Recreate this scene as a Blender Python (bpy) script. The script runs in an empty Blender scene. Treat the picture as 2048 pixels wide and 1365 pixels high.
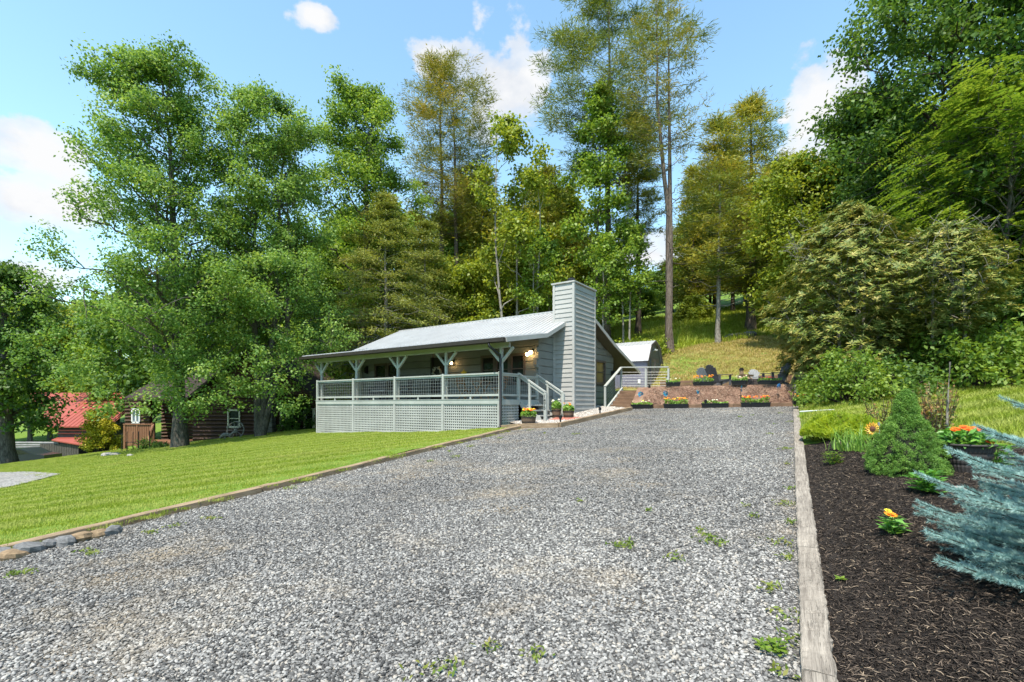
import bpy, math, random
import numpy as np
from mathutils import Vector, Matrix
# ---------------------------------------------------------------- camera, sky, sun, exposure
SC = bpy.context.scene
COL = SC.collection
F, CX, HY, EYE = 967.0, 1024.0, 810.0, 1.8      # focal length / principal column / horizon row in photo pixels, eye height
cam_d = bpy.data.cameras.new('camera'); cam = bpy.data.objects.new('camera', cam_d); COL.objects.link(cam)
cam.location = (0, 0, EYE); cam.rotation_euler = (math.radians(90), 0, 0)
cam_d.sensor_width = 36.0; cam_d.lens = 36.0 * F / 2048.0
cam_d.shift_y = (HY - 682.5) / 2048.0
cam_d.clip_start = 0.05; cam_d.clip_end = 6000
SC.camera = cam
SUN_H = Vector((-0.40, -0.917)).normalized(); SUN_EL = math.radians(62)
sun_d = bpy.data.lights.new('sun', 'SUN'); sun = bpy.data.objects.new('sun', sun_d); COL.objects.link(sun)
sun_d.energy = 3.05; sun_d.angle = math.radians(0.6); sun_d.color = (1.0, 0.925, 0.81)
sdir = Vector((SUN_H.x * math.cos(SUN_EL), SUN_H.y * math.cos(SUN_EL), math.sin(SUN_EL)))
sun.rotation_euler = (-sdir).to_track_quat('-Z', 'Y').to_euler(); sun.location = sdir * 60
SC.view_settings.view_transform = 'Standard'; SC.view_settings.look = 'None'
SC.view_settings.gamma = 1.0; SC.view_settings.use_curve_mapping = False
SC.view_settings.exposure = 1.35
SC.cycles.max_bounces = 6; SC.cycles.transparent_max_bounces = 6
SC.cycles.diffuse_bounces = 4; SC.cycles.glossy_bounces = 2; SC.cycles.transmission_bounces = 3
SC.cycles.sample_clamp_indirect = 4.0
SC.render.use_persistent_data = False

class N:
    """tiny node-tree helper"""
    def __init__(self, nt): self.nt = nt; nt.nodes.clear()
    def n(self, t, **kw):
        nd = self.nt.nodes.new(t)
        for k, v in kw.items(): setattr(nd, k, v)
        return nd
    def link(self, a, b): self.nt.links.new(a, b)
    def setin(self, nd, key, v):
        s = nd.inputs[key]
        if isinstance(v, bpy.types.NodeSocket): self.link(v, s)
        else: s.default_value = v
    def math(self, op, a, b=0.0, c=None, clamp=False):
        nd = self.n('ShaderNodeMath', operation=op, use_clamp=clamp)
        self.setin(nd, 0, a); self.setin(nd, 1, b)
        if c is not None: self.setin(nd, 2, c)
        return nd.outputs[0]
    def mix(self, fac, a, b, mode='MIX'):
        nd = self.n('ShaderNodeMix', data_type='RGBA', blend_type=mode, clamp_factor=True)
        self.setin(nd, 0, fac)
        for k, v in ((6, a), (7, b)):
            if isinstance(v, bpy.types.NodeSocket): self.link(v, nd.inputs[k])
            else: nd.inputs[k].default_value = (*v[:3], 1)
        return nd.outputs[2]
    def noise(self, vec, scale, detail=4, rough=.55, dim='3D', dist=0.0):
        nd = self.n('ShaderNodeTexNoise', noise_dimensions=dim)
        if vec is not None: self.link(vec, nd.inputs['Vector'])
        nd.inputs['Scale'].default_value = scale; nd.inputs['Detail'].default_value = detail
        nd.inputs['Roughness'].default_value = rough; nd.inputs['Distortion'].default_value = dist
        return nd.outputs[0]
    def ramp(self, fac, stops, interp='LINEAR'):
        nd = self.n('ShaderNodeValToRGB'); self.link(fac, nd.inputs[0])
        cr = nd.color_ramp; cr.interpolation = interp
        while len(cr.elements) < len(stops): cr.elements.new(0.5)
        for e, (p, c) in zip(cr.elements, stops):
            e.position = p; e.color = (*c[:3], 1) if not isinstance(c, (int, float)) else (c, c, c, 1)
        return nd.outputs[0]
    def mapping(self, vec, scale=(1, 1, 1), rot=(0, 0, 0), loc=(0, 0, 0)):
        nd = self.n('ShaderNodeMapping'); self.link(vec, nd.inputs[0])
        nd.inputs['Scale'].default_value = scale; nd.inputs['Rotation'].default_value = rot; nd.inputs['Location'].default_value = loc
        return nd.outputs[0]

# ---- world: physical sky with fair-weather cumulus over the whole dome
world = bpy.data.worlds.new('World'); SC.world = world; world.use_nodes = True
w = N(world.node_tree)
sky = w.n('ShaderNodeTexSky', sky_type='NISHITA'); sky.sun_disc = False
sky.sun_elevation = SUN_EL; sky.sun_rotation = math.atan2(SUN_H.x, SUN_H.y)
sky.altitude = 700; sky.air_density = 1.15; sky.dust_density = 0.25; sky.ozone_density = 1.0
tc = w.n('ShaderNodeTexCoord'); sep = w.n('ShaderNodeSeparateXYZ'); w.link(tc.outputs['Generated'], sep.inputs[0])
az = w.math('ARCTAN2', sep.outputs[0], sep.outputs[1]); el = w.math('ARCSINE', sep.outputs[2])
comb = w.n('ShaderNodeCombineXYZ'); w.link(az, comb.inputs[0]); w.link(w.math('MULTIPLY', el, 1.5), comb.inputs[1])
puff = w.noise(comb.outputs[0], 9.0, 9, .58)
puff2 = w.noise(comb.outputs[0], 2.1, 2, .5)
CLOUDS = [(70, 305, .075, .05), (40, 395, .12, .05), (40, 558, .08, .04), (628, 32, .05, .024), (880, 118, .085, .034), (1000, 160, .12, .085), (1632, 215, .068, .082), (1570, 240, .02, .011), (1300, 515, .12, .05),
          (-900, 300, .3, .12), (3400, 260, .35, .1)]
acc = None
for (px, py, aw, ah) in CLOUDS:
    ux, uz = (px - CX) / F, (HY - py) / F
    a0 = math.atan2(ux, 1.0); e0 = math.atan2(uz, math.hypot(1, ux))
    dx = w.math('DIVIDE', w.math('SUBTRACT', az, a0), aw); dy = w.math('DIVIDE', w.math('SUBTRACT', el, e0), ah)
    d2 = w.math('ADD', w.math('MULTIPLY', dx, dx), w.math('MULTIPLY', dy, dy))
    b = w.math('SUBTRACT', 1.0, w.math('POWER', d2, 0.5))
    acc = b if acc is None else w.math('SMOOTH_MAX', acc, b, 0.15)
field = w.math('MAXIMUM', acc, w.math('SUBTRACT', w.math('MULTIPLY', puff2, 2.6), 2.0))
dens = w.math('ADD', w.math('MULTIPLY', field, 1.0), w.math('MULTIPLY', w.math('SUBTRACT', puff, .5), 2.4))
mask = w.ramp(dens, [(0.04, 0), (0.32, .8), (.7, 1)], 'EASE')
lit = w.noise(w.mapping(comb.outputs[0], loc=(.03, .05, 0)), 6.0, 6, .6)
ccol = w.ramp(w.math('ADD', w.math('MULTIPLY', lit, .9), w.math('MULTIPLY', dens, .12)), [(0.28, (1.75, 1.92, 2.2)), (0.58, (2.55, 2.57, 2.6))])
skyc = w.mix(1.0, sky.outputs[0], (.92, 1.03, .92), 'MULTIPLY')
bg = w.n('ShaderNodeBackground'); w.link(w.mix(mask, skyc, ccol), bg.inputs[0]); bg.inputs[1].default_value = 0.15
wo = w.n('ShaderNodeOutputWorld'); w.link(bg.outputs[0], wo.inputs[0])

# ---------------------------------------------------------------- mesh helpers
def link(ob, parent=None):
    COL.objects.link(ob)
    if parent is not None: ob.parent = parent
    return ob
def mesh_np(name, V, faces, smooth=False):
    """V (n,3); faces: list of int arrays, each (m,k)"""
    me = bpy.data.meshes.new(name)
    V = np.ascontiguousarray(V, dtype=np.float32); me.vertices.add(len(V)); me.vertices.foreach_set('co', V.ravel())
    idx = np.concatenate([np.asarray(f, dtype=np.int32).ravel() for f in faces])
    tot = np.concatenate([np.full(len(f), np.asarray(f).shape[1], dtype=np.int32) for f in faces])
    st = np.concatenate([[0], np.cumsum(tot)[:-1]]).astype(np.int32)
    me.loops.add(len(idx)); me.loops.foreach_set('vertex_index', idx)
    me.polygons.add(len(tot)); me.polygons.foreach_set('loop_start', st); me.polygons.foreach_set('loop_total', tot)
    if smooth: me.polygons.foreach_set('use_smooth', np.ones(len(tot), dtype=bool))
    me.update(); return me
def ob_np(name, V, faces, mat, parent=None, smooth=False, kind=None):
    me = mesh_np(name, V, faces, smooth); me.materials.append(mat)
    o = bpy.data.objects.new(name, me); link(o, parent)
    if kind: o['kind'] = kind
    return o
class MB:
    def __init__(self): self.v = []; self.f = []
    def add(self, vs, fs):
        k = len(self.v); self.v += [tuple(p) for p in vs]; self.f += [tuple(i + k for i in f) for f in fs]; return self
    def box(self, x0, x1, y0, y1, z0, z1):
        return self.add([(x0,y0,z0),(x1,y0,z0),(x1,y1,z0),(x0,y1,z0),(x0,y0,z1),(x1,y0,z1),(x1,y1,z1),(x0,y1,z1)],
                        [(0,3,2,1),(4,5,6,7),(0,1,5,4),(1,2,6,5),(2,3,7,6),(3,0,4,7)])
    def bbox(self, x0, x1, y0, y1, z0, z1, c=.008):
        """box with chamfered edges"""
        vs = []; 
        for zi, z in ((0, z0), (1, z0 + c), (2, z1 - c), (3, z1)):
            i = c if zi in (0, 3) else 0
            vs += [(x0+i+ (c if not i else 0), y0+i, z), (x1-i-(c if not i else 0), y0+i, z), (x1-i, y0+i+(c if not i else 0), z), (x1-i, y1-i-(c if not i else 0), z),
                   (x1-i-(c if not i else 0), y1-i, z), (x0+i+(c if not i else 0), y1-i, z), (x0+i, y1-i-(c if not i else 0), z), (x0+i, y0+i+(c if not i else 0), z)]
        fs = [tuple(range(7, -1, -1)), tuple(range(24, 32))]
        for r in range(3):
            for k in range(8):
                a = r*8+k; b = r*8+(k+1) % 8; fs.append((a, b, b+8, a+8))
        return self.add(vs, fs)
    def beam(self, p0, p1, w_, h_, up=(0, 0, 1)):
        p0, p1 = Vector(p0), Vector(p1); d = (p1 - p0).normalized(); u = Vector(up)
        s = d.cross(u)
        if s.length < 1e-4: s = d.cross(Vector((1, 0, 0)))
        s.normalize(); u = s.cross(d)
        vs = []
        for p in (p0, p1):
            for a, b in ((-1, -1), (1, -1), (1, 1), (-1, 1)): vs.append(p + s*a*w_/2 + u*b*h_/2)
        return self.add(vs, [(0,1,2,3),(7,6,5,4),(0,4,5,1),(1,5,6,2),(2,6,7,3),(3,7,4,0)])
    def prism(self, poly, axis, a0, a1):
        """poly: 2-D points in the two other axes (cyclic order), extruded along axis"""
        n = len(poly); vs = []
        for a in (a0, a1):
            for (p, q) in poly:
                vs.append({'x': (a, p, q), 'y': (p, a, q), 'z': (p, q, a)}[axis])
        fs = [tuple(range(n-1, -1, -1)), tuple(range(n, 2*n))] + [(i, (i+1) % n, n+(i+1) % n, n+i) for i in range(n)]
        return self.add(vs, fs)
    def tube(self, pts, rad, sides=8, cap=True):
        pts = [Vector(p) for p in pts]; m = len(pts); rad = rad if hasattr(rad, '__len__') else [rad]*m
        k = len(self.v); ref = Vector((0, 0, 1))
        for i, p in enumerate(pts):
            d = (pts[min(i+1, m-1)] - pts[max(i-1, 0)]).normalized()
            s = d.cross(ref)
            if s.length < .05: s = d.cross(Vector((1, 0, 0)))
            s.normalize(); u = s.cross(d)
            for j in range(sides):
                a = 2*math.pi*j/sides; self.v.append(tuple(p + (s*math.cos(a) + u*math.sin(a))*rad[i]))
        for i in range(m-1):
            for j in range(sides):
                a = k+i*sides+j; b = k+i*sides+(j+1) % sides; self.f.append((a, b, b+sides, a+sides))
        if cap:
            self.f.append(tuple(k+j for j in range(sides-1, -1, -1))); self.f.append(tuple(k+(m-1)*sides+j for j in range(sides)))
        return self
    def lathe(self, prof, c=(0, 0, 0), sides=16):
        k = len(self.v); m = len(prof)
        for (r, z) in prof:
            for j in range(sides):
                a = 2*math.pi*j/sides; self.v.append((c[0]+r*math.cos(a), c[1]+r*math.sin(a), c[2]+z))
        for i in range(m-1):
            for j in range(sides):
                a = k+i*sides+j; b = k+i*sides+(j+1) % sides; self.f.append((a, b, b+sides, a+sides))
        self.f.append(tuple(k+j for j in range(sides-1, -1, -1))); self.f.append(tuple(k+(m-1)*sides+j for j in range(sides)))
        return self
    def ball(self, c, r, seg=10, rings=6, sq=(1, 1, 1)):
        return self.add(*_ball(c, r, seg, rings, sq))
    def build(self, name, mat, parent=None, smooth=False, kind=None, label=None):
        me = bpy.data.meshes.new(name); me.from_pydata(self.v, [], self.f)
        if smooth: me.polygons.foreach_set('use_smooth', [True]*len(me.polygons))
        me.update(); me.materials.append(mat)
        o = bpy.data.objects.new(name, me); link(o, parent)
        if kind: o['kind'] = kind
        if label: o['label'] = label
        return o
def _ball(c, r, seg, rings, sq):
    vs = []; fs = []
    for i in range(rings+1):
        t = math.pi*i/rings
        for j in range(seg):
            a = 2*math.pi*j/seg
            vs.append((c[0]+r*sq[0]*math.sin(t)*math.cos(a), c[1]+r*sq[1]*math.sin(t)*math.sin(a), c[2]+r*sq[2]*math.cos(t)))
    for i in range(rings):
        for j in range(seg):
            a = i*seg+j; b = i*seg+(j+1) % seg; fs.append((a, a+seg, b+seg, b))
    return vs, fs
def tag(o, label, cat, group=None):
    o['label'] = label; o['category'] = cat
    if group: o['group'] = group
    return o
def thing(name, label, cat, loc=(0, 0, 0), rz=0.0, group=None, scale=1.0):
    o = bpy.data.objects.new(name, None); COL.objects.link(o); o.empty_display_size = .2
    o.location = loc; o.rotation_euler = (0, 0, rz); o.scale = (scale,)*3
    return tag(o, label, cat, group)
def copy_tree(o, parent=None):
    c = o.copy(); COL.objects.link(c); c.parent = parent
    for ch in o.children: copy_tree(ch, c)
    return c
def pix(x, y, Y): return Vector(((x-CX)/F*Y, Y, EYE + (HY-y)/F*Y))

# ---------------------------------------------------------------- materials
def new_mat(name):
    m = bpy.data.materials.new(name); m.use_nodes = True; return m, N(m.node_tree)
def out(h, shader, disp=None):
    o = h.n('ShaderNodeOutputMaterial'); h.link(shader, o.inputs[0])
def bsdf(h, col, rough=.7, bump=None, bstr=.3, bdist=.02, metal=0.0, spec=.4, emit=None, estr=0):
    p = h.n('ShaderNodeBsdfPrincipled')
    if isinstance(col, bpy.types.NodeSocket): h.link(col, p.inputs['Base Color'])
    else: p.inputs['Base Color'].default_value = (*col, 1)
    if isinstance(rough, bpy.types.NodeSocket): h.link(rough, p.inputs['Roughness'])
    else: p.inputs['Roughness'].default_value = rough
    p.inputs['Metallic'].default_value = metal; p.inputs['Specular IOR Level'].default_value = spec
    if bump is not None:
        b = h.n('ShaderNodeBump'); b.inputs['Strength'].default_value = bstr; b.inputs['Distance'].default_value = bdist
        h.link(bump, b.inputs['Height']); h.link(b.outputs[0], p.inputs['Normal'])
    if emit: p.inputs['Emission Color'].default_value = (*emit, 1); p.inputs['Emission Strength'].default_value = estr
    return p.outputs[0]
def coords(h, what='Object'): return h.n('ShaderNodeTexCoord').outputs[what]
def rgb(r, g, b):
    f = lambda c: ((c/255+.055)/1.055)**2.4 if c > 10 else c/255/12.92
    return (f(r), f(g), f(b))
def plain(name, c, rough=.6, var=.18, scale=6.0, metal=0.0, bump=.15, spec=.4, stretch=(1, 1, 1)):
    m, h = new_mat(name); v = h.mapping(coords(h), stretch)
    n1 = h.noise(v, scale, 6, .6)
    lo = tuple(x*(1-var) for x in c); hi = tuple(min(1, x*(1+var)) for x in c)
    col = h.ramp(n1, [(.3, lo), (.7, hi)])
    out(h, bsdf(h, col, rough, h.noise(v, scale*5, 4) if bump else None, bump, .01, metal, spec)); return m
def painted(name, c, axis=(1, 12, 12), wear=.35, dirt=(.10, .095, .085)):
    """weathered painted wood, grain along x of `axis` scale"""
    m, h = new_mat(name); co = coords(h); v = h.mapping(co, axis)
    g = h.noise(v, 5, 8, .65); big = h.noise(co, 1.3, 5, .6); spots = h.noise(co, 22, 3, .7)
    col = h.ramp(big, [(.25, tuple(x*.80 for x in c)), (.75, tuple(min(1, x*1.12) for x in c))])
    col = h.mix(h.ramp(g, [(.35, .0), (.75, wear)]), col, tuple(x*.62 for x in c))
    col = h.mix(h.ramp(spots, [(.62, 0), (.74, wear*.6)]), col, dirt)
    out(h, bsdf(h, col, .72, g, .35, .012)); return m
def wood(name, c1, c2, axis=(1, 14, 14), scale=3.0, rough=.85, bstr=.5, crack=True):
    m, h = new_mat(name); co = coords(h); v = h.mapping(co, axis)
    oi = h.n('ShaderNodeObjectInfo')
    off = h.n('ShaderNodeVectorMath', operation='ADD'); h.link(v, off.inputs[0])
    sc = h.n('ShaderNodeVectorMath', operation='SCALE'); h.link(oi.outputs['Location'], sc.inputs[0]); sc.inputs['Scale'].default_value = 7.7
    h.link(sc.outputs[0], off.inputs[1]); v = off.outputs[0]
    g = h.noise(v, scale, 8, .62, dist=.6); big = h.noise(co, 1.1, 4, .6)
    col = h.ramp(g, [(.28, c1), (.5, tuple((a+b)/2 for a, b in zip(c1, c2))), (.72, c2)])
    fine = h.noise(h.mapping(v, (.8, 3.2, 3.2)), scale*2.2, 6, .7, dist=.8)
    col = h.mix(1.0, col, h.ramp(fine, [(.32, (.62,)*3), (.5, (1.0,)*3), (.7, (1.18,)*3)]), 'MULTIPLY')
    col = h.mix(h.ramp(big, [(.4, 0), (.8, .45)]), col, tuple(x*.55 for x in c1))
    hgt = h.math('ADD', g, h.math('MULTIPLY', fine, .6))
    if crack:
        cr = h.noise(h.mapping(v, (.5, 1.6, 1.6)), scale*1.4, 3, .5, dist=.3)
        line = h.ramp(cr, [(.48, 0), (.5, 1), (.52, 0)])
        patch = h.ramp(h.noise(co, 2.3, 2), [(.45, 0), (.55, 1)])
        k = h.math('MULTIPLY', line, patch)
        col = h.mix(h.math('MULTIPLY', k, .75), col, tuple(x*.22 for x in c1))
        hgt = h.math('SUBTRACT', hgt, k)
    out(h, bsdf(h, col, rough, hgt, bstr, .01)); return m
def leaf(name, stops, trans=.35, rough=.5, spec=.35, nscale=.6, namt=.5, tcol=None, gain=1.5):
    """stops: list of colours, chosen per leaf and per clump"""
    stops = [tuple(min(.95, c*gain) for c in s) for s in stops]
    m, h = new_mat(name); g = h.n('ShaderNodeNewGeometry'); co = coords(h)
    big = h.noise(co, nscale, 3, .5)
    f = h.math('ADD', h.math('MULTIPLY', g.outputs['Random Per Island'], 1-namt), h.math('MULTIPLY', h.ramp(big, [(.3, 0), (.7, 1)]), namt))
    col = h.ramp(f, [((i+.15)/(len(stops)-.7), c) for i, c in enumerate(stops)])
    p = bsdf(h, col, rough, spec=spec)
    t = h.n('ShaderNodeBsdfTranslucent'); h.link(h.mix(1.0, col, tcol or (1.35, 1.25, .7), 'MULTIPLY'), t.inputs[0])
    ms = h.n('ShaderNodeMixShader'); ms.inputs[0].default_value = trans
    h.link(p, ms.inputs[1]); h.link(t.outputs[0], ms.inputs[2]); out(h, ms.outputs[0]); return m
def bark(name, c1, c2, scale=5.0):
    m, h = new_mat(name); co = coords(h); v = h.mapping(co, (1, 1, .22))
    n1 = h.noise(v, scale*2.2, 8, .65, dist=.4); n2 = h.noise(co, 1.2, 4, .6)
    vo = h.n('ShaderNodeTexVoronoi', feature='DISTANCE_TO_EDGE'); h.link(v, vo.inputs['Vector']); vo.inputs['Scale'].default_value = scale*2.4
    f = h.math('ADD', h.math('MULTIPLY', n1, .75), h.math('MULTIPLY', n2, .3))
    col = h.ramp(f, [(.35, c1), (.68, c2)])
    col = h.mix(h.ramp(vo.outputs[0], [(0, .6), (.12, 0)]), col, tuple(x*.35 for x in c1))
    out(h, bsdf(h, col, .9, h.math('ADD', n1, vo.outputs[0]), .8, .03, spec=.2)); return m
# ---------------------------------------------------------------- lie of the land (heights relative to the eye)
def Dz(X, Y): return -1.787 + .0568*X + .0634*Y            # gravel drive
def Lz(X, Y): return -1.281 + .111*X + .0434*Y             # front lawn
T = np.array((.8236, -.5672)); B = np.array((.5672, .8236)); O = np.array((-.41, 16.6))   # house axes: along front, into depth, porch corner
TT = np.array((.868, -.496)); TB = np.array((.496, .868)); TL = np.array((5.16, 20.97)); TLEN = 6.09; TZ = .79   # terrace
def hxy(t, b): p = O + t*T + b*B; return float(p[0]), float(p[1])
def txy(s, b): p = TL + s*TT + b*TB; return float(p[0]), float(p[1])
ctl = []
for p in [(-6.2,5.7),(-7.6,3.4),(-4.6,8.4),(-2.6,11.6),(-10,10),(-14,16),(-20,20),(-15,8),(-25,12),(-16.4,24),(-27.5,26),(-12,19),(-8,15),(-6,19),(-9,22.6),(-11,27.5),(-22,27.5),(-15,3),(-30,5)]:
    ctl.append((*p, Lz(*p)))
ctl += [(-.45,16.5,-.81),(-2.6,18.0,-1.01),(-4.7,19.5,-1.13),(-.4,14.8,-.83),(-1.2,14.0,-.98),(-9.1,22.5,-1.31)]
for p in [(0,2),(-3,5),(2,8),(-2,9),(1,13),(5,14),(6,18),(8,16),(-4,2),(0,-3),(-6,-2),(4,10)]: ctl.append((*p, Dz(*p)))
for t, b, z in [(.2,1.5,-.62),(.3,3,-.5),(1.2,3.6,-.42),(1.2,5.7,-.33),(.3,7.5,-.2),(.3,9.8,-.1),(-3,6,-.7),(-8,6,-1.0),(-10.5,8,-.9),(-4,13,.5),(-9,14,.2),(1,14,.9),(-1,17,1.7)]:
    ctl.append((*hxy(t, b), z))
ctl += [(1.72,2.5,-1.53),(4.15,7,-1.10),(6.5,11,-.70),(8.8,15,-.32),
        (3.3,4.2,-1.10),(4.58,5.3,-.955),(5.84,6.2,-.86),(5.2,6.4,-.86),(5.9,9,-.70),(7.5,12,-.35),(8.9,9,-.465),(13.8,14,.30),(15.9,15,.62),(10.8,15.5,.12),(2.9,2.4,-1.28),(6.5,3.5,-.95),(10,5,-.6),
        (12.5,19,.55),(17,19,1.5),(22,18,2.4),(25,28,4.6),(18,26,3.0)]
for s, b, z in [(-.6,0,-.2),(-.6,2.2,.5),(0,6.6,1.05),(3,6.6,1.45),(6,6.6,1.75),(0,9,2.0),(4,10,2.9),(8,8,2.3),(-2.5,6.5,.95),(-4.5,9,1.0),(-3,10.5,1.6)]:
    ctl.append((*txy(s, b), z))
ctl += [(13.67,32,4.04),(17.2,35,5.14),(9.8,30,3.57),(15.1,40,6.8),(7,36,4.4),(0,40,3.4),(-8,42,1.6),(-20,45,-1.4),(-43,45,-5.0),(-40,34,-5.1),(-34,31,-4.35),(-45,20,-5.2),(-60,60,-5),(-32,55,-2.2),(30,40,8.5),(20,50,9.5),
        (8,60,10),(-10,62,6),(-30,80,2),(45,60,17),(0,110,17),(40,110,28),(-50,110,3),(-100,110,-3),(110,110,45),(110,20,20),(60,10,9),(110,-20,16),(-110,-20,-10),(-60,-20,-7),(0,-20,-3.2),(40,-20,2),(-110,50,-8)]
CP = np.array(ctl)
def _rbf(cp):
    n = len(cp); d = np.hypot(cp[:, None, 0]-cp[None, :, 0], cp[:, None, 1]-cp[None, :, 1])
    A = np.zeros((n+3, n+3)); A[:n, :n] = d - np.eye(n)*.35; A[:n, n] = 1; A[:n, n+1:] = cp[:, :2]; A[n, :n] = 1; A[n+1:, :n] = cp[:, :2].T
    return np.linalg.solve(A, np.concatenate([cp[:, 2], np.zeros(3)]))
CW = _rbf(CP)
def natural(X, Y):
    X = np.asarray(X, float); Y = np.asarray(Y, float); sh = X.shape; X = X.ravel(); Y = Y.ravel(); r = np.empty(len(X))
    for i in range(0, len(X), 20000):
        x, y = X[i:i+20000], Y[i:i+20000]
        d = np.hypot(x[:, None]-CP[None, :, 0], y[:, None]-CP[None, :, 1])
        r[i:i+20000] = d @ CW[:-3] + CW[-3] + CW[-2]*x + CW[-1]*y
    return r.reshape(sh)
RTX = lambda Y: .06 + .578*Y                                 # inner edge of the timber along the planting bed
PATH1, PATH2, PATH3 = (.26, 15.82), (1.505, 15.48), (4.95, 20.13)
LT0, LT1, LT2 = (-9.6, .2), (-6.04, 5.71), (-4.34, 8.32)
DRIVE = [LT0, LT1, LT2, PATH1, PATH2, PATH3, txy(0, 0), txy(TLEN, 0), (RTX(12), 12), (RTX(2.66), 2.66), (-1.2, -2.2), (-10.5, -2.2)]
def inside(poly, X, Y):
    X = np.asarray(X, float); Y = np.asarray(Y, float); r = np.zeros(X.shape, bool); n = len(poly)
    for i in range(n):
        (x0, y0), (x1, y1) = poly[i], poly[(i+1) % n]
        if y0 == y1: continue
        c = ((y0 > Y) != (y1 > Y)) & (X < (x1-x0)*(Y-y0)/(y1-y0)+x0); r ^= c
    return r
def edge_dist(poly, X, Y):
    d = np.full(np.shape(X), 1e9); n = len(poly)
    for i in range(n):
        a = np.array(poly[i]); b = np.array(poly[(i+1) % n]); ab = b-a
        t = np.clip(((X-a[0])*ab[0]+(Y-a[1])*ab[1])/(ab@ab), 0, 1); d = np.minimum(d, np.hypot(X-a[0]-t*ab[0], Y-a[1]-t*ab[1]))
    return d
TERR = [txy(-.1, -.05), txy(TLEN, -.05), txy(TLEN+.1, 6.1), txy(-.1, 6.1)]
HOUSE = [hxy(-10.6, .1), hxy(-.05, .1), hxy(-.05, 12.4), hxy(-10.6, 12.4)]
WALK = [hxy(.0, .55), PATH1, PATH2, PATH3, hxy(2.0, 6.2), hxy(.2, 7.5), hxy(0, 3)]
def terr_rel(X, Y):
    s = (X-TL[0])*TT[0]+(Y-TL[1])*TT[1]; b = (X-TL[0])*TB[0]+(Y-TL[1])*TB[1]
    base = Dz(X, Y)+.08
    return np.where(b < 1.25, base+(TZ-.03-base)*np.clip((b-.1)/1.05, 0, 1), TZ-.02)
BED = [(RTX(.6)+.1, .6), (RTX(9.9)+.1, 9.9), (7.2, 9.4), (7.9, 6.6), (7.4, 4), (5.4, .6)]
def bed_rel(X, Y):
    X = np.asarray(X, float); Y = np.asarray(Y, float); k = np.clip((X-RTX(Y)-.16)/.75, 0, 1); k = k*k*(3-2*k)
    return (Dz(RTX(Y), Y)+.025)*(1-k) + natural(X, Y)*k
def ground_rel(X, Y):
    """finished ground incl. drive, bank and terrace"""
    X = np.asarray(X, float); Y = np.asarray(Y, float); z = natural(X, Y)
    z = np.where(inside(DRIVE, X, Y), Dz(X, Y), z)
    z = np.where(inside(WALK, X, Y), np.maximum(Dz(X, Y)+.10, z*0-.9), z)
    z = np.where(inside(BED, X, Y), bed_rel(X, Y)+.02, z)
    return np.where(inside(TERR, X, Y), terr_rel(X, Y), z)
def gz(x, y): return float(ground_rel(np.array([x]), np.array([y]))[0]) + EYE
def ground_hit(px, py, y0=2.0, y1=160.0):
    """first point of the ground along a pixel's ray"""
    Ys = np.linspace(y0, y1, 6000); X = (px-CX)/F*Ys; zr = (HY-py)/F*Ys
    d = zr - ground_rel(X, Ys); i = int(np.argmax(d < 0)) if (d < 0).any() else len(Ys)-1
    return Vector((float(X[i]), float(Ys[i]), float(zr[i])+EYE))
def sheet_from_poly(name, poly, zf, step, mat, lift=0.0, fade=None, kind='structure', extra=None):
    P = np.array(poly); x0, y0 = P.min(0)-step; x1, y1 = P.max(0)+step
    xs = np.arange(x0, x1+step, step); ys = np.arange(y0, y1+step, step); GX, GY = np.meshgrid(xs, ys)
    keep = inside(poly, GX, GY); nx = len(xs)
    # snap outside vertices that border inside cells onto the outline
    SX, SY = GX.copy(), GY.copy(); dist = edge_dist(poly, GX, GY)
    near = (~keep) & (dist < step*1.45)
    for (j, i) in zip(*np.nonzero(near)):
        best = None
        for k in range(len(poly)):
            a = P[k]; b = P[(k+1) % len(P)]; ab = b-a; t = np.clip(((GX[j,i]-a[0])*ab[0]+(GY[j,i]-a[1])*ab[1])/(ab@ab), 0, 1); q = a+t*ab
            dd = np.hypot(*(q-(GX[j,i], GY[j,i])))
            if best is None or dd < best[0]: best = (dd, q)
        SX[j,i], SY[j,i] = best[1]
    ok = keep | near
    c = ok[:-1,:-1] & ok[1:,:-1] & ok[:-1,1:] & ok[1:,1:] & (keep[:-1,:-1] | keep[1:,:-1] | keep[:-1,1:] | keep[1:,1:])
    jj, ii = np.nonzero(c); q = np.stack([jj*nx+ii, jj*nx+ii+1, (jj+1)*nx+ii+1, (jj+1)*nx+ii], 1)
    used = np.unique(q); mp = np.full(nx*len(ys), -1); mp[used] = np.arange(len(used))
    X = SX.ravel()[used]; Y = SY.ravel()[used]; Z = zf(X, Y) + EYE + lift
    o = ob_np(name, np.stack([X, Y, Z], 1), [mp[q]], mat, smooth=True, kind=kind); return o, X, Y
def patchy(name, stops, scale, detail=6, rough=.9, fine=None, bump=.5, bdist=.03, fscale=60, extra=None):
    """ground material: broad patches times fine grain, in world space"""
    m, h = new_mat(name); g = h.n('ShaderNodeNewGeometry').outputs['Position']
    n1 = h.noise(g, scale, detail, .6); n2 = h.noise(g, fscale, 5, .7)
    col = h.ramp(n1, stops)
    col = h.mix(1.0, col, h.ramp(n2, [(.25, (.55,)*3), (.75, (1.4,)*3)]), 'MULTIPLY')
    if extra: col = extra(h, g, col)
    out(h, bsdf(h, col, rough, n2, bump, bdist, spec=.15)); return m
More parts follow.
